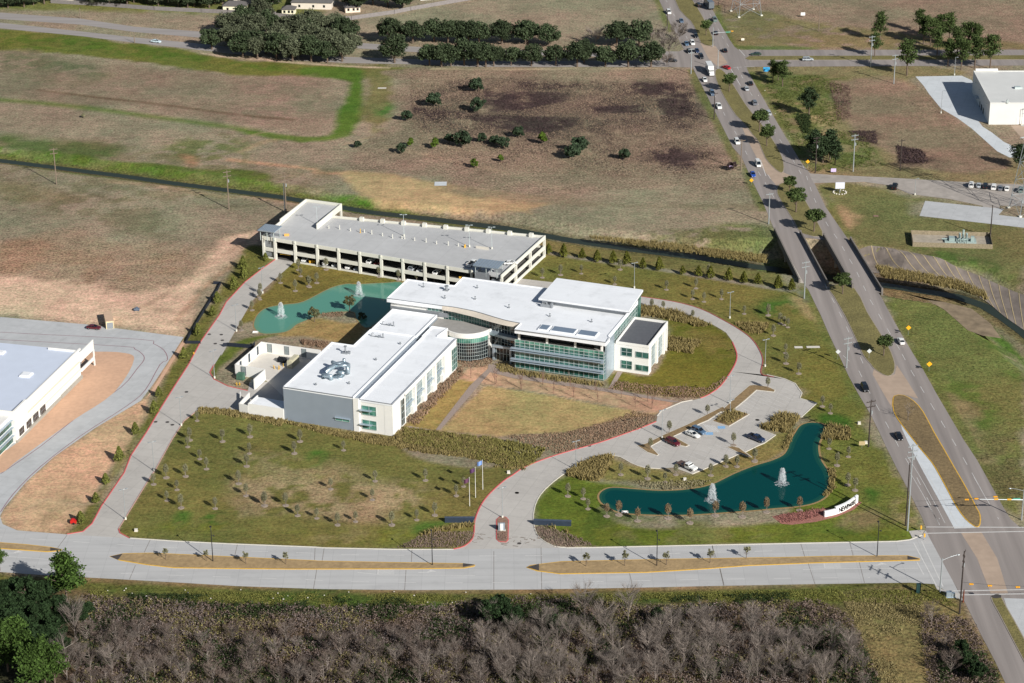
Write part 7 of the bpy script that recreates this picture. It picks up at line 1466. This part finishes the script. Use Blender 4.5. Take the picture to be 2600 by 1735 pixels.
plant(protos(lambda i: mk_tree('shrub', 131, 2.6, 3.4, 3.6, L_weedd, 22, 50, 0.26), 1), pts('C','1930,1270,0.9'), 'dark purple bush around the leaning board', 'shrub', None, 1)
# --- cypress rows
cyp = protos(lambda i: mk_tree('cypress', 140+i, 1.25, 4.2, 4.0, L_cyp, 20, 55, 0.26, 'cone'), 3)
rowc = pts('G','567,130 680,155 818,165 928,190 1048,205,1.15 1148,210 1270,240 1390,255,1.15 1565,285 1685,298 1773,315,1.1 1910,330 2022,350 2127,355,1.05 2275,390,1.1')+pts('H','515,975,1.1 615,990,1.05')
rowc = rowc[:17]
plant(cyp, rowc, ['%s conical cypress from the garage in the row along the gravel path' % ORD[i] for i in range(len(rowc))], 'tree', 'cypress row along the channel', 21)
cyp2 = protos(lambda i: mk_tree('cypress', 150+i, 1.35, 4.2, 3.9, L_cyp2, 20, 55, 0.26, 'cone'), 2)
rww = pts('M','605,375,1.0')+pts('I','715,1400 790,1260 892,1090 1010,890 1150,735 1185,610 1372,325')+pts('E','1475,1325 1585,1180,0.9 1620,1085 1745,985 1820,900,1.1 1815,830,1.15 1980,770,0.8')
plant(cyp2, rww, ['%s cypress from the bottom along the west drive' % ORD[i] for i in range(len(rww))], 'tree', 'cypress row along the west drive', 22)
# --- young staked trees
def mk_young(i, lm, mulch=True, name='young_tree'):
    e = mk_bare(name, 170+i, 3.9, 0.72, L_bare, L_twig, 0.25, 9, 130, 0.022, leaves=(760, 0.11, lm)); 
    if mulch:
        b = MB(); b.prism([(0.85*math.cos(k*PI/6)*(1+0.1*math.sin(k*5)),0.85*math.sin(k*PI/6)) for k in range(12)],0.0,0.09); b.build('mulch_ring', mat('mulch_ring_grey',(150,136,122),0.95,0.3,3.0), e)
    return e
yg = protos(lambda i: mk_young(i, L_young), 3); yr = protos(lambda i: mk_young(i+5, L_youngr), 2)
ylist = [('I','1470,790 1415,935 1400,985 1490,1075 1660,945 1540,1150 1865,910 1860,1035 1840,1130 2240,945 2195,1035 1240,1215 1385,1205 1320,1305 1145,1265 1780,1260 1835,1350 1975,1425 1245,1385 1350,1440 1605,1445','young tree with a pale mulch ring on the left part of the front lawn','young trees on the left of the front lawn'),
 ('J','475,945 435,1030 800,1010 1035,1240 1410,1235 705,1300 1015,1380 1695,1280 1640,1350 1480,1495 1345,1530','young tree with a pale mulch ring in the middle of the front lawn','young trees in the middle of the front lawn'),
 ('N','205,245 455,320 600,340 755,390 890,365 1160,390','young tree with a pale mulch ring near the frontage road on the front lawn','young trees near the frontage road'),
 ('M','2220,320 2130,245','pale young tree by the lower left green patches of the lawn','young trees near the green patches'),
 ('K','1105,605 1305,635 1435,660 710,765 825,785 860,860 1775,610 1890,545 1970,545 2105,500 1515,605','young tree on the slope between the car park and the dark pond','young trees above the dark pond'),
 ('L','125,835 210,838 340,800 955,830 1035,975 1090,1015 1040,765 905,440 895,705 670,145 845,390 575,70','young tree on the lawn between the dark pond and the big road','young trees by the big road'),
 ('G','655,290 810,280 1060,360 1445,400 1665,390 1640,470 1725,490 2025,580 1855,470 2205,590 2350,680 520,310','young tree on the lawn between the loop drive and the cypress row','young trees on the north-east lawn'),
 ('H','440,1180 560,1250 570,1460 480,1330 530,1240','young tree at the dark green patches below the cypress row','young trees by the green patches'),
 ('F','480,740 670,690 790,680 930,705 1065,745 1210,770 1345,780 1475,790 600,790 545,820 440,850 330,790 180,870 170,900','young tree on the grass between the garage and the green pond','young trees behind the green pond'),
 ('E','1940,1060 1880,1140 1800,1290 2225,840 2300,960','young tree along the right kerb of the west drive','young trees along the west drive'),
 ('G','1335,540 1420,550 1640,620 1760,290 1100,250','slender young tree in the tall grass bed behind the office','young trees behind the office')]
for r,s,l,g in ylist: plant(yg, pts(r,s), l, 'tree', g, hash(s)%1000 if 0 else len(s), 0.85, 1.15)
yp = pts('K','1000,915 1090,905 1230,950 1455,930 1620,965 1810,910 2010,920 2190,885')+pts('L','675,1165')
plant(yr, yp, ['%s staked tree from the left on the near shore of the dark pond' % ORD[i] for i in range(len(yp))], 'tree', 'staked trees on the near pond shore', 31, 1.1, 1.35)
fm = pts('M','1235,650 1540,660 1835,680')+pts('N','370,685')
fm2 = pts('O','845,700 1135,695 1445,690 1770,675 2040,640')
med = protos(lambda i: mk_tree('median_tree', 180+i, 0.9, 2.1, 3.5, L_young, 14, 30, 0.16, clr=1.2), 2)
plant(med, fm, ['%s small tree from the left in the left frontage median' % ORD[i] for i in range(4)], 'tree', 'trees in the left frontage median', 33)
plant(med, [p+(1.25,) for p in fm2], ['%s small tree from the left in the right frontage median' % ORD[i] for i in range(5)], 'tree', 'trees in the right frontage median', 34)
# pond-side trees
pt = protos(lambda i: mk_tree('pond_tree', 190+i, 2.0, 4.4, 5.6, leafm('pond_tree_leaves',(92,92,64)), 22, 45, 0.24, clr=1.2), 2)
plant(pt, pts('F','582,1080,1.0 845,1005,1.1'), ['brownish tree at the near shore of the green pond','fuller tree at the edge of the building shadow on the green pond'], 'tree', None, 35)
plant(protos(lambda i: mk_tree('shrub', 195, 1.8, 2.0, 2.0, L_oak, 14, 40, 0.24), 1), pts('F','940,1055'), 'low evergreen bush in the building shadow beside the green pond', 'shrub', None, 35)
plant(yg, pts('K','1325,420 1465,295 1750,165 1945,385')+pts('G','2200,1140'), ['young tree on the left nose of the planted strip','bare sapling beside the maroon suv','bare sapling in the narrow part of the planted strip','young tree on the round island by the navy pickup','young tree on the island at the top of the car park'], 'tree', None, 36, 1.0,1.1)
# bare saplings in the gravel plaza
sap = protos(lambda i: mk_bare('bare_sapling', 200+i, 5.2, 1.2, mat('sapling_bark',(120,92,80),0.9,0.1,1.0), L_twigb, 0.45, 10, 150, 0.02), 2)
sp_ = pts('J','1750,470 1930,515 2125,555 2285,515')+pts('G','175,1100 360,1135 525,1108 600,1172 725,1138 755,1200 915,1168 935,1232 1110,1205 1215,1275 1305,1232 1335,1290 1570,1225')
plant(sap, sp_, 'leafless sapling standing in the pinkish gravel plaza', 'tree', 'bare saplings in the gravel plaza', 37)
# --- trees among the far houses
far = [('A','10,45 120,30 180,55 330,30 700,40 900,20 950,55 1180,45 1330,50 1450,50 1660,40 1560,60 60,60 250,40 440,10 820,50 1000,20 1100,30 1250,20 1400,60 1500,30 1600,30 2000,60,1.2 2060,10'),('B','560,30 850,60 900,80 1020,40 1130,50 1240,70 1300,30 250,80,1.25')]
plant(oaks+goaks, sum([pts(r,s) for r,s in far],[]), 'tree among the house gardens at the top of the photo', 'tree', 'trees among the far houses', 38, 0.7, 1.05)
# ------------------------------------------------------------------ far houses and their fence
def house(r, x, y, w, d, h, rz, rh, label, wc, rc=(96,92,90)):
    p = gnd(r,x,y); e = empty('house', (p[0],p[1],0), rz, label, 'house'); mw = mat('house_wall_%d_%d' % (wc[0],wc[2]), wc, 0.85, 0.05, 0.5); mr = mat('house_roof_%d' % rc[0], rc, 0.9, 0.12, 0.8)
    b = MB(); b.box(-w/2,w/2,0,d,0,h); b.build('wall', mw, e)
    b = MB(); o_ = 0.5; A = (-w/2-o_,-o_,h); B = (w/2+o_,-o_,h); C_ = (w/2+o_,d+o_,h); D_ = (-w/2-o_,d+o_,h); k = min(w,d)*0.42; R1 = (-w/2+k,d/2,h+rh); R2 = (w/2-k,d/2,h+rh)
    b.face([A,B,R2,R1]); b.face([B,C_,R2]); b.face([C_,D_,R1,R2]); b.face([D_,A,R1]); b.face([D_,C_,B,A]); b.build('roof', mr, e)
    for k_ in (-0.3,0.05,0.32): q = MB(); q.box(w*k_-0.5,w*k_+0.5,-0.06,0,0.9,2.1); q.build('window', G_smoke, e)
    return e
house('A',560,10,14,10,2.8,0.1,3.4,'far house with a grey roof at the top left',(206,198,182)); house('A',1000,-10,15,10,2.8,0.0,3.4,'far house with a brown-grey roof left of the cream shed',(180,160,140),(88,82,78)); house('A',1400,0,14,10,2.8,0.05,3.2,'far house behind trees, left of the cream shed',(200,188,170))
house('A',1750,92,11,6,3.0,-0.06,1.8,'cream shed-like house behind the wooden fence above the grove',(232,224,196)); house('A',2150,112,6,5,2.6,-0.06,1.4,'small cream outbuilding just above the dark grove',(232,224,196)); house('A',1900,30,20,10,3.0,0.0,4.0,'wide house with a big grey roof above the grove',(190,180,170),(100,95,92))
house('B',560,70,19,11,3.2,-0.1,5.0,'large house with a steep grey roof and pale gable',(214,204,190),(92,90,88)); house('B',870,95,7,5,2.5,0.2,1.4,'small cream house half hidden by bare trees near the wooden fence',(226,210,190)); house('B',1450,0,10,7,2.6,0.2,1.8,'white roofed house at the very top beside the fence',(222,220,214),(170,170,168)); house('B',200,20,16,9,2.8,0.0,3.6,'house with a wide low roof above the middle of the grove',(186,176,166),(98,93,90))
M_fence = mat('weathered_wood_fence',(128,122,120),0.9,0.15,1.0)
fence('wooden_fence','A 380,25 720,45 1150,78 1500,95 1700,105 2060,118 B 200,120 450,140 700,165 860,150 1180,105 1300,80 1760,0 2200,-90',2.0,M_fence,'long weathered wooden fence between the far houses and the fields',post=6)
# ------------------------------------------------------------------ planted beds (countless clumps)
def bed(name, s, n, h, w, m, label=None, seed=1, sp=0.6, nb=9, smooth=False, rows=0.0):
    p = P(s); rg = np.random.default_rng(seed)
    if smooth: p = sm(p, True, 3)
    a_ = abs(area(p)); C = []
    if rows:
        xs = [q[0] for q in p]; ys = [q[1] for q in p]; k = 0; y = min(ys)
        while y < max(ys):
            x = min(xs)+(rows/2 if k % 2 else 0)
            while x < max(xs):
                q = (x+rg.uniform(-.12,.12)*rows, y+rg.uniform(-.12,.12)*rows)
                if inpoly(q[0],q[1],p): C.append(q)
                x += rows
            y += rows*0.9; k += 1
    else: C = scatter(p, n, seed)
    C = np.array([(x,y,0.03) for x,y in C]); n = len(C)
    S = rg.uniform(0.7,1.25,n); base = np.repeat(C, nb, 0)+rg.normal(size=(n*nb,3))*np.array([w*0.35,w*0.35,0]); V = blades(base, h*np.repeat(S,nb), w*0.16, rg, sp)
    o = qmesh(name, V, m); return tag(o, kind='stuff')
bed('ornamental_grass','I 1490,690 1560,700 1700,705 1850,735 2110,785 J 500,820 900,885 1170,915 1240,840 1500,870 1700,900 1900,940 K 100,330 300,520 480,500 380,570 150,545 J 2050,1130 1700,1060 1400,1030 1180,985 950,950 600,870 360,800 I 2100,830 1850,775 1650,745 1480,735',2200,0.6,0.8,L_gr,seed=3,nb=12)
bed('ornamental_grass','J 1250,850 1450,880 1900,920 2300,1000 K 500,480 430,530 300,560 0,480 J 1500,1010 1250,960',1050,0.75,0.8,L_grg,seed=4,nb=12)
bed('ornamental_grass','K 690,600 880,490 1040,470 1000,560 940,655 800,640',330,1.1,1.0,L_gr,seed=5,nb=16)
bed('ornamental_grass','G 1240,520 1500,560 1770,665 1700,680 1450,620 1240,590',360,1.2,0.8,L_gr,seed=6,nb=12,rows=0)
bed('ornamental_grass','G 1455,760 1700,790 1640,880 1450,850',240,1.2,0.7,L_gr,seed=7,nb=12)
bed('ground_cover','G 1950,650 2220,650 2180,700 2150,730 2050,720',130,0.9,0.7,L_gr,seed=8,nb=10)
bed('ground_cover','G 1080,1080 1400,1120 1750,1130 1930,1020 1840,1125 1700,1205 1560,1215 1020,1140',0,0.42,0.75,L_grb,seed=9,nb=10,rows=1.05)
bed('ground_cover','K 240,315 700,290 1000,210 1200,135 1370,165 1340,210 1240,265 1000,340 760,420 640,450 350,360',0,0.38,0.75,L_grb,seed=10,nb=10,rows=1.0)
bed('ground_cover','J 1630,330 1900,320 1920,345 1860,395 1700,390',0,0.4,0.75,L_grb,seed=11,nb=10,rows=1.0)
bed('ground_cover','G 165,960 250,955 330,1000 980,1100 1000,1125 640,1085 330,1035 200,1010',0,0.8,0.8,L_gr,seed=12,nb=10,rows=1.0)
bed('ground_cover','J 1270,790 1640,400 1700,380 1690,440 1640,500 1380,790 1340,830',0,0.55,0.9,L_grb,seed=13,nb=10,rows=1.1)
bed('ground_cover','N 1200,560 1400,460 1500,440 1770,440 1770,490 1700,545 1600,562',0,0.4,0.6,mat('grey_ground_cover',(124,106,96),0.95,0.2,1.0,island=0.4),seed=14,nb=7,rows=0.7)
bed('ground_cover','O 460,405 560,400 660,440 760,470 920,550 700,552 600,545 500,485',0,0.4,0.6,mat('grey_ground_cover',(124,106,96)),seed=15,nb=7,rows=0.7)
bed('ornamental_grass','N 1370,460 1500,420 1775,380 1775,400 1500,440 1400,475',0,1.0,0.7,L_gr,seed=16,nb=12,rows=1.0)
bed('ornamental_grass','O 460,400 600,405 760,470 700,430',0,1.0,0.7,L_gr,seed=17,nb=12,rows=1.0)
bed('ground_cover','O 190,400 250,400 255,510 200,510 180,480',0,0.4,0.5,mat('grey_ground_cover',(124,106,96)),seed=18,nb=7,rows=0.6)
bed('ground_cover','K 1205,650 1400,660 1700,640 1780,650 1720,690 1600,712 1400,715 1280,700',0,0.5,0.8,mat('sage_clump',(132,124,96),0.95,0.2,1.0,island=0.4),seed=19,nb=9,rows=1.1)
bed('ornamental_grass','K 1800,200 1910,120 2050,155 1912,235',0,1.0,0.7,L_gr,seed=20,nb=10,rows=0.9)
bed('ornamental_grass','L 380,555 550,440 690,480 600,560 560,590',170,1.4,0.8,L_gr,seed=21,nb=12)
bed('ornamental_grass','L 890,530 1050,560 1050,640 840,640 870,580',190,1.2,0.8,L_gr,seed=22,nb=12)
bed('ground_cover','L 890,850 940,860 940,1000 900,1040 840,1075 900,980 895,900',110,0.7,0.6,L_gr,seed=23,nb=9)
bed('ground_cover','L 600,580 640,560 590,700 550,720',60,0.7,0.6,L_gr,seed=24,nb=9)
bed('ground_cover','L 490,1205 700,1170 850,1145 850,1200 720,1240 540,1262',0,0.5,0.5,mat('red_ground_cover',(142,96,90),0.95,0.2,1.0,island=0.4),seed=25,nb=8,rows=0.8)
bed('ground_cover','F 630,1020 790,1005 800,1040 640,1048',0,0.5,0.6,L_grb,seed=26,nb=8,rows=0.9)
bed('ground_cover','F 480,1220 640,1230 700,1240 650,1275 500,1250',80,0.9,0.7,L_grb,seed=27,nb=10)
bed('reeds','H 1240,820 1500,860 1850,930 2050,1010 2080,1070 1900,1000 1550,930 1300,900',1100,1.3,0.6,L_gr,seed=28,nb=8)
bed('ditch_weeds','H 0,690 200,710 430,740 430,790 250,770 0,740',500,1.0,0.5,L_gr,seed=29,nb=7)
bed('ditch_weeds','G 860,5 1500,60 2150,170 2150,200 1500,110 880,20',900,1.0,0.5,L_gr,seed=30,nb=7)
# weeds of the brush field
def scrub(name, s, n, R, H, leaf, m, k=10, seed=1, avoid=(), thr=None):
    p = P(s) if isinstance(s, str) else s; rg = np.random.default_rng(seed); xs = np.array([q[0] for q in p]); ys = np.array([q[1] for q in p])
    x = rg.uniform(xs.min(), xs.max(), n*4); y = rg.uniform(ys.min(), ys.max(), n*4); ok = sdf(p, x, y) < 0
    for q in avoid: ok &= sdf(P(q), x, y) > 0
    if thr: nzv = fbm(x, y, thr[0], thr[2] if len(thr) > 2 else 4, 3); ok &= nzv+rg.uniform(-.06,.06,len(x)) > thr[1]
    x = x[ok][:n]; y = y[ok][:n]; n = len(x); S = rg.uniform(0.5,1.3,n); C = np.stack([x, y, np.zeros(n)],-1)
    B = np.repeat(C, k, 0); Sk = np.repeat(S, k); d = rg.normal(size=(n*k,3)); d /= np.linalg.norm(d,axis=1)[:,None]; B = B+d*np.array([R,R,0])*(Sk*rg.uniform(0.3,1.0,n*k))[:,None]; B[:,2] = np.abs(d[:,2])*H*Sk*rg.uniform(0.4,1.0,n*k)+0.05
    return tag(qmesh(name, quads(B, leaf, rg, 0.3, 0.5), m), kind='stuff')
DARKW = ('B 1850,690 2349,690 C 730,700 700,760 200,850 0,830 B 1850,800','C 0,830 300,870 800,880 750,960 500,1000 200,960 0,900','C 1150,620 1450,630 1600,720 1640,830 1560,900 1400,860 1380,760 1200,680','C 880,800 1250,790 1300,840 950,850','C 1330,1130 1500,1110 1680,1170 1650,1260 1480,1280 1400,1220')
scrub('field_weeds','B 1300,560 2349,600 C 1640,640 1700,1000 1900,1270 1300,1330 500,1290 0,1250 B 1400,1200 1300,900',16000,0.45,0.45,0.16,L_weed,4,31,DARKW)
scrub('field_weeds','B 1300,560 2349,600 C 1640,640 1700,1000 1900,1270 1300,1330 500,1290 0,1250 B 1400,1200 1300,900',7000,0.5,0.4,0.16,L_weedd,4,32,(),(14,0.52))
for k,s in enumerate(('B 1850,690 2349,690 C 730,700 700,760 200,850 0,830 B 1850,800','C 0,830 300,870 800,880 750,960 500,1000 200,960 0,900','C 1150,620 1450,630 1600,720 1640,830 1560,900 1400,860 1380,760 1200,680','C 880,800 1250,790 1300,840 950,850','C 1330,1130 1500,1110 1680,1170 1650,1260 1480,1280 1400,1220','B 1310,800 1500,830 1750,850 1800,900 1330,880','C 350,620 800,620 780,660 400,680','C 1400,860 1560,900 1640,960 1450,940')):
    scrub('dark_weeds', s, int(abs(area(P(s)))*0.9), 0.5, 0.6, 0.2, L_weedd, 5, 40+k, (), (9,0.42))
scrub('dark_weeds','D 1400,1090 1600,1130 1640,1220 1420,1220',700,0.6,0.9,0.22,L_weedd,8,50); scrub('dark_weeds','D 1040,980 1240,980 1260,1080 1100,1050',420,0.6,0.7,0.2,L_weedd,6,51)
scrub('rough_grass','D 420,600 800,560 1000,640 980,900 1200,1060 1300,1240 760,1280 640,1080 480,800',2200,0.7,0.5,0.22,leafm('olive_scrub',(88,96,48),0.35,0),6,52,(),(12,0.5)); scrub('rough_grass','D 640,850 760,860 760,1000 700,1000',260,1.0,1.0,0.3,L_brushd,9,53); scrub('brush_scrub','D 900,620 1060,640 1060,880 960,900',500,0.6,0.7,0.22,leafm('purple_scrub',(110,88,80),0.35,0),6,54)
# ------------------------------------------------------------------ the woods along the bottom
woods = P('M -100,1000 300,900 700,960 N 0,1080 500,1050 1000,1080 1700,1020 O 200,1000 700,960 1000,980 1300,1030 Q 0,980 500,980 850,980 1050,1080 1150,1300 1250,1568 Q 1280,1750 0,1800 M 0,1800 -100,1800')
WD = 'M 560,1000 650,930 1200,960 2349,1010 N 500,1010 1500,1000 1850,960 O 300,940 700,940 1300,1010 Q 0,990 500,970 850,970 1060,1080 1150,1300 1280,1568 1300,1750 M 500,1800 600,1300'
scrub('brush_scrub',WD,15000,0.95,1.5,0.24,leafm('brown_brush',(104,90,82),0.45,0),10,60)
scrub('brush_scrub',WD,5000,0.9,1.6,0.22,L_brush,10,66,(),(10,0.50,11))
scrub('brush_scrub',WD,5000,0.9,1.8,0.2,leafm('grey_brush',(116,106,102),0.35,0),10,67,(),(13,0.52,17))
scrub('dark_scrub',WD,6000,1.1,1.6,0.28,L_brushd,10,61,(),(8,0.56,23))
scrub('dark_scrub','N 1820,1030 2200,1000 O 700,1000 900,1100 600,1250 N 2100,1200 1900,1150',900,1.2,2.2,0.3,L_brushd,10,63)
scrub('dark_scrub','Q 1650,1200 1950,1200 2150,1500 2150,1700 1750,1700',420,1.2,1.6,0.28,L_brushd,10,64,(),(9,0.5)); scrub('brush_scrub','Q 1560,1050 1950,1100 2150,1500 2150,1700 1650,1700 1600,1300',1300,1.0,1.3,0.24,leafm('brown_brush',(110,92,78)),9,68)
scrub('rough_grass','M 650,880 2349,900 N 2349,920 O 2349,880 Q 800,870 1700,880 1850,1000 Q 900,960 O 1300,960 N 500,1000 M 700,950',6000,0.6,0.5,0.16,leafm('verge_scrub',(110,110,56),0.4,0),6,65,(),(9,0.44))
scrub('rough_grass','M 650,900 2349,930 N 2349,960 O 2349,900 Q 800,900 700,980 O 1300,1010 N 500,1040 M 700,980',2600,0.8,0.9,0.2,L_brushd,8,69,(),(8,0.55,31))
scrub('rough_grass','Q 1000,950 1600,920 1600,1100 1600,1700 1300,1700 1150,1250',2600,0.6,0.4,0.18,leafm('tan_scrub',(134,122,84),0.35,0),6,70,(),(9,0.45))
wb = protos(lambda i: mk_bare('bare_tree', 220+i, 6.6+i*0.7, 2.5, L_bare, L_twig, 1.0, 34, 1500, 0.010), 4); wd = protos(lambda i: mk_bare('bare_tree', 230+i, 5.0+i*0.6, 2.1, L_bare, L_twigb, 1.0, 28, 1300, 0.011), 3)
r_ = random.Random(77)
W1 = scatter(P('O 100,1150 700,1130 1200,1190 Q 0,1150 800,1150 1000,1200 1100,1450 1150,1568 Q 0,1620 O 1000,1640 0,1640'), 105, 5, 3.0); W2 = scatter(P('M 560,1230 2349,1260 N 1500,1240 2200,1280 O 600,1640 M 520,1640'), 110, 6, 2.8); W3 = scatter(P('O 0,1400 Q 1150,1400 1200,1640 O 0,1640'), 35, 8, 2.6)
plant(wb, W1+W3, 'pale grey leafless tree in the right part of the woods at the bottom', 'tree', 'pale bare trees in the woods', 41, 0.45, 1.05)
plant(wd+wb[:1], W2, 'brownish leafless tree in the left and middle part of the woods at the bottom', 'tree', 'brown bare trees in the woods', 42, 0.5, 1.15)
big = pts('O','985,1220,1.3 1160,1120,1.2 1720,1200,1.2 1790,1350,1.2 1580,1420,1.1 1480,1250,1.25 830,1090,1.3 520,1240,1.1 1400,1300,1.2')
plant(wb, big, 'large pale leafless tree standing above its neighbours in the woods', 'tree', 'large bare trees in the woods', 43)
plant(wb, pts('M','500,1540,1.5 560,1230,1.2'), ['white-barked leafless tree at the edge of the evergreens','thin white leafless tree behind the white-barked one'], 'tree', None, 43)
plant(wd, pts('Q','1660,1130,1.0 1800,1500,1.2 1760,1330,0.9'), ['rounded grey bush-like tree below the utility cabinet','leafless tree in the scrub beside the big road','small leafless tree in the middle of the roadside scrub'], 'tree', None, 44)
bigp = protos(lambda i: mk_tree('evergreen_tree', 260+i, 3.6, 8.0, 11.0, leafm('bright_evergreen',(60,80,34),0.5), 44, 90, 0.34, 'pine'), 2); bigd = protos(lambda i: mk_tree('evergreen_tree', 270+i, 3.6, 6.6, 8.5, leafm('dark_evergreen',(38,54,30)), 38, 80, 0.36), 3)
plant(bigp, pts('M','505,1000,1.35'), 'tall bright green pine standing out above the road at the lower left', 'tree', None, 45)
plant(bigp, pts('M','130,1400,1.1 60,1480,1.1 210,1500,1.0 340,1600,1.1 410,1568,1.0 240,1640,1.1'), 'bright green evergreen in the lower left corner', 'tree', 'bright evergreens in the corner', 46)
plant(bigd, pts('M','40,1000 110,980,0.9 200,1020,1.1 280,1080 350,1000,0.9 60,1120 160,1150 300,1200 400,1150 420,1280 350,1330,0.9 480,1180,0.9 450,1080,0.8 250,1300 120,1260 30,1300 590,1150,0.8 640,1100,0.7 300,1420 450,1400,0.9 20,1200'), 'dark evergreen of the dense stand at the lower left', 'tree', 'dark evergreens at the lower left', 47)
plant(bigp, pts('M','0,730,0.6'), 'sparse tree cut by the left edge below the road', 'tree', None, 48)
plant(bigd, pts('N','1900,1150,0.9 1980,1100,0.8 2050,1180,0.8')+pts('O','200,1080,0.8 300,1180,0.9 1380,1130,0.6 580,1200,0.7'), 'dark green bush-like tree among the bare woods', 'tree', 'dark green trees among the bare woods', 49)
plant(bigd, pts('Q','1920,1480,0.7 1870,1380,0.6 2000,1560,0.7'), 'dark evergreen bush in the scrub beside the big road', 'tree', 'dark bushes beside the big road', 50)
r_ = random.Random(9)
for i, (x, y) in enumerate(scatter(P('M 700,860 2349,890 N 2349,900 O 1200,880 O 1200,940 N 500,1010 M 700,930'), 26, 12)+scatter(P('D 250,560 400,560 700,1100 640,1100'), 6, 13)):
    b = MB(); s0 = r_.uniform(0.12,0.28); b.prism([(s0*r_.uniform(.6,1.2)*math.cos(k*PI/2.5), s0*r_.uniform(.6,1.2)*math.sin(k*PI/2.5)) for k in range(5)], 0.05, 0.16); b.prism([(s0*0.5*math.cos(k),s0*0.5*math.sin(k)) for k in range(6)],0.16,0.24); o = b.build('litter', M_kerb); o.location = (x, y, 0.3); tag(o, 'white scrap of litter caught in the roadside scrub', 'litter', 'litter along the verges')
for o in ALLP:
    if not o.get('used'):
        for c in list(o.children): bpy.data.objects.remove(c)
        bpy.data.objects.remove(o)
    else: del o['used']
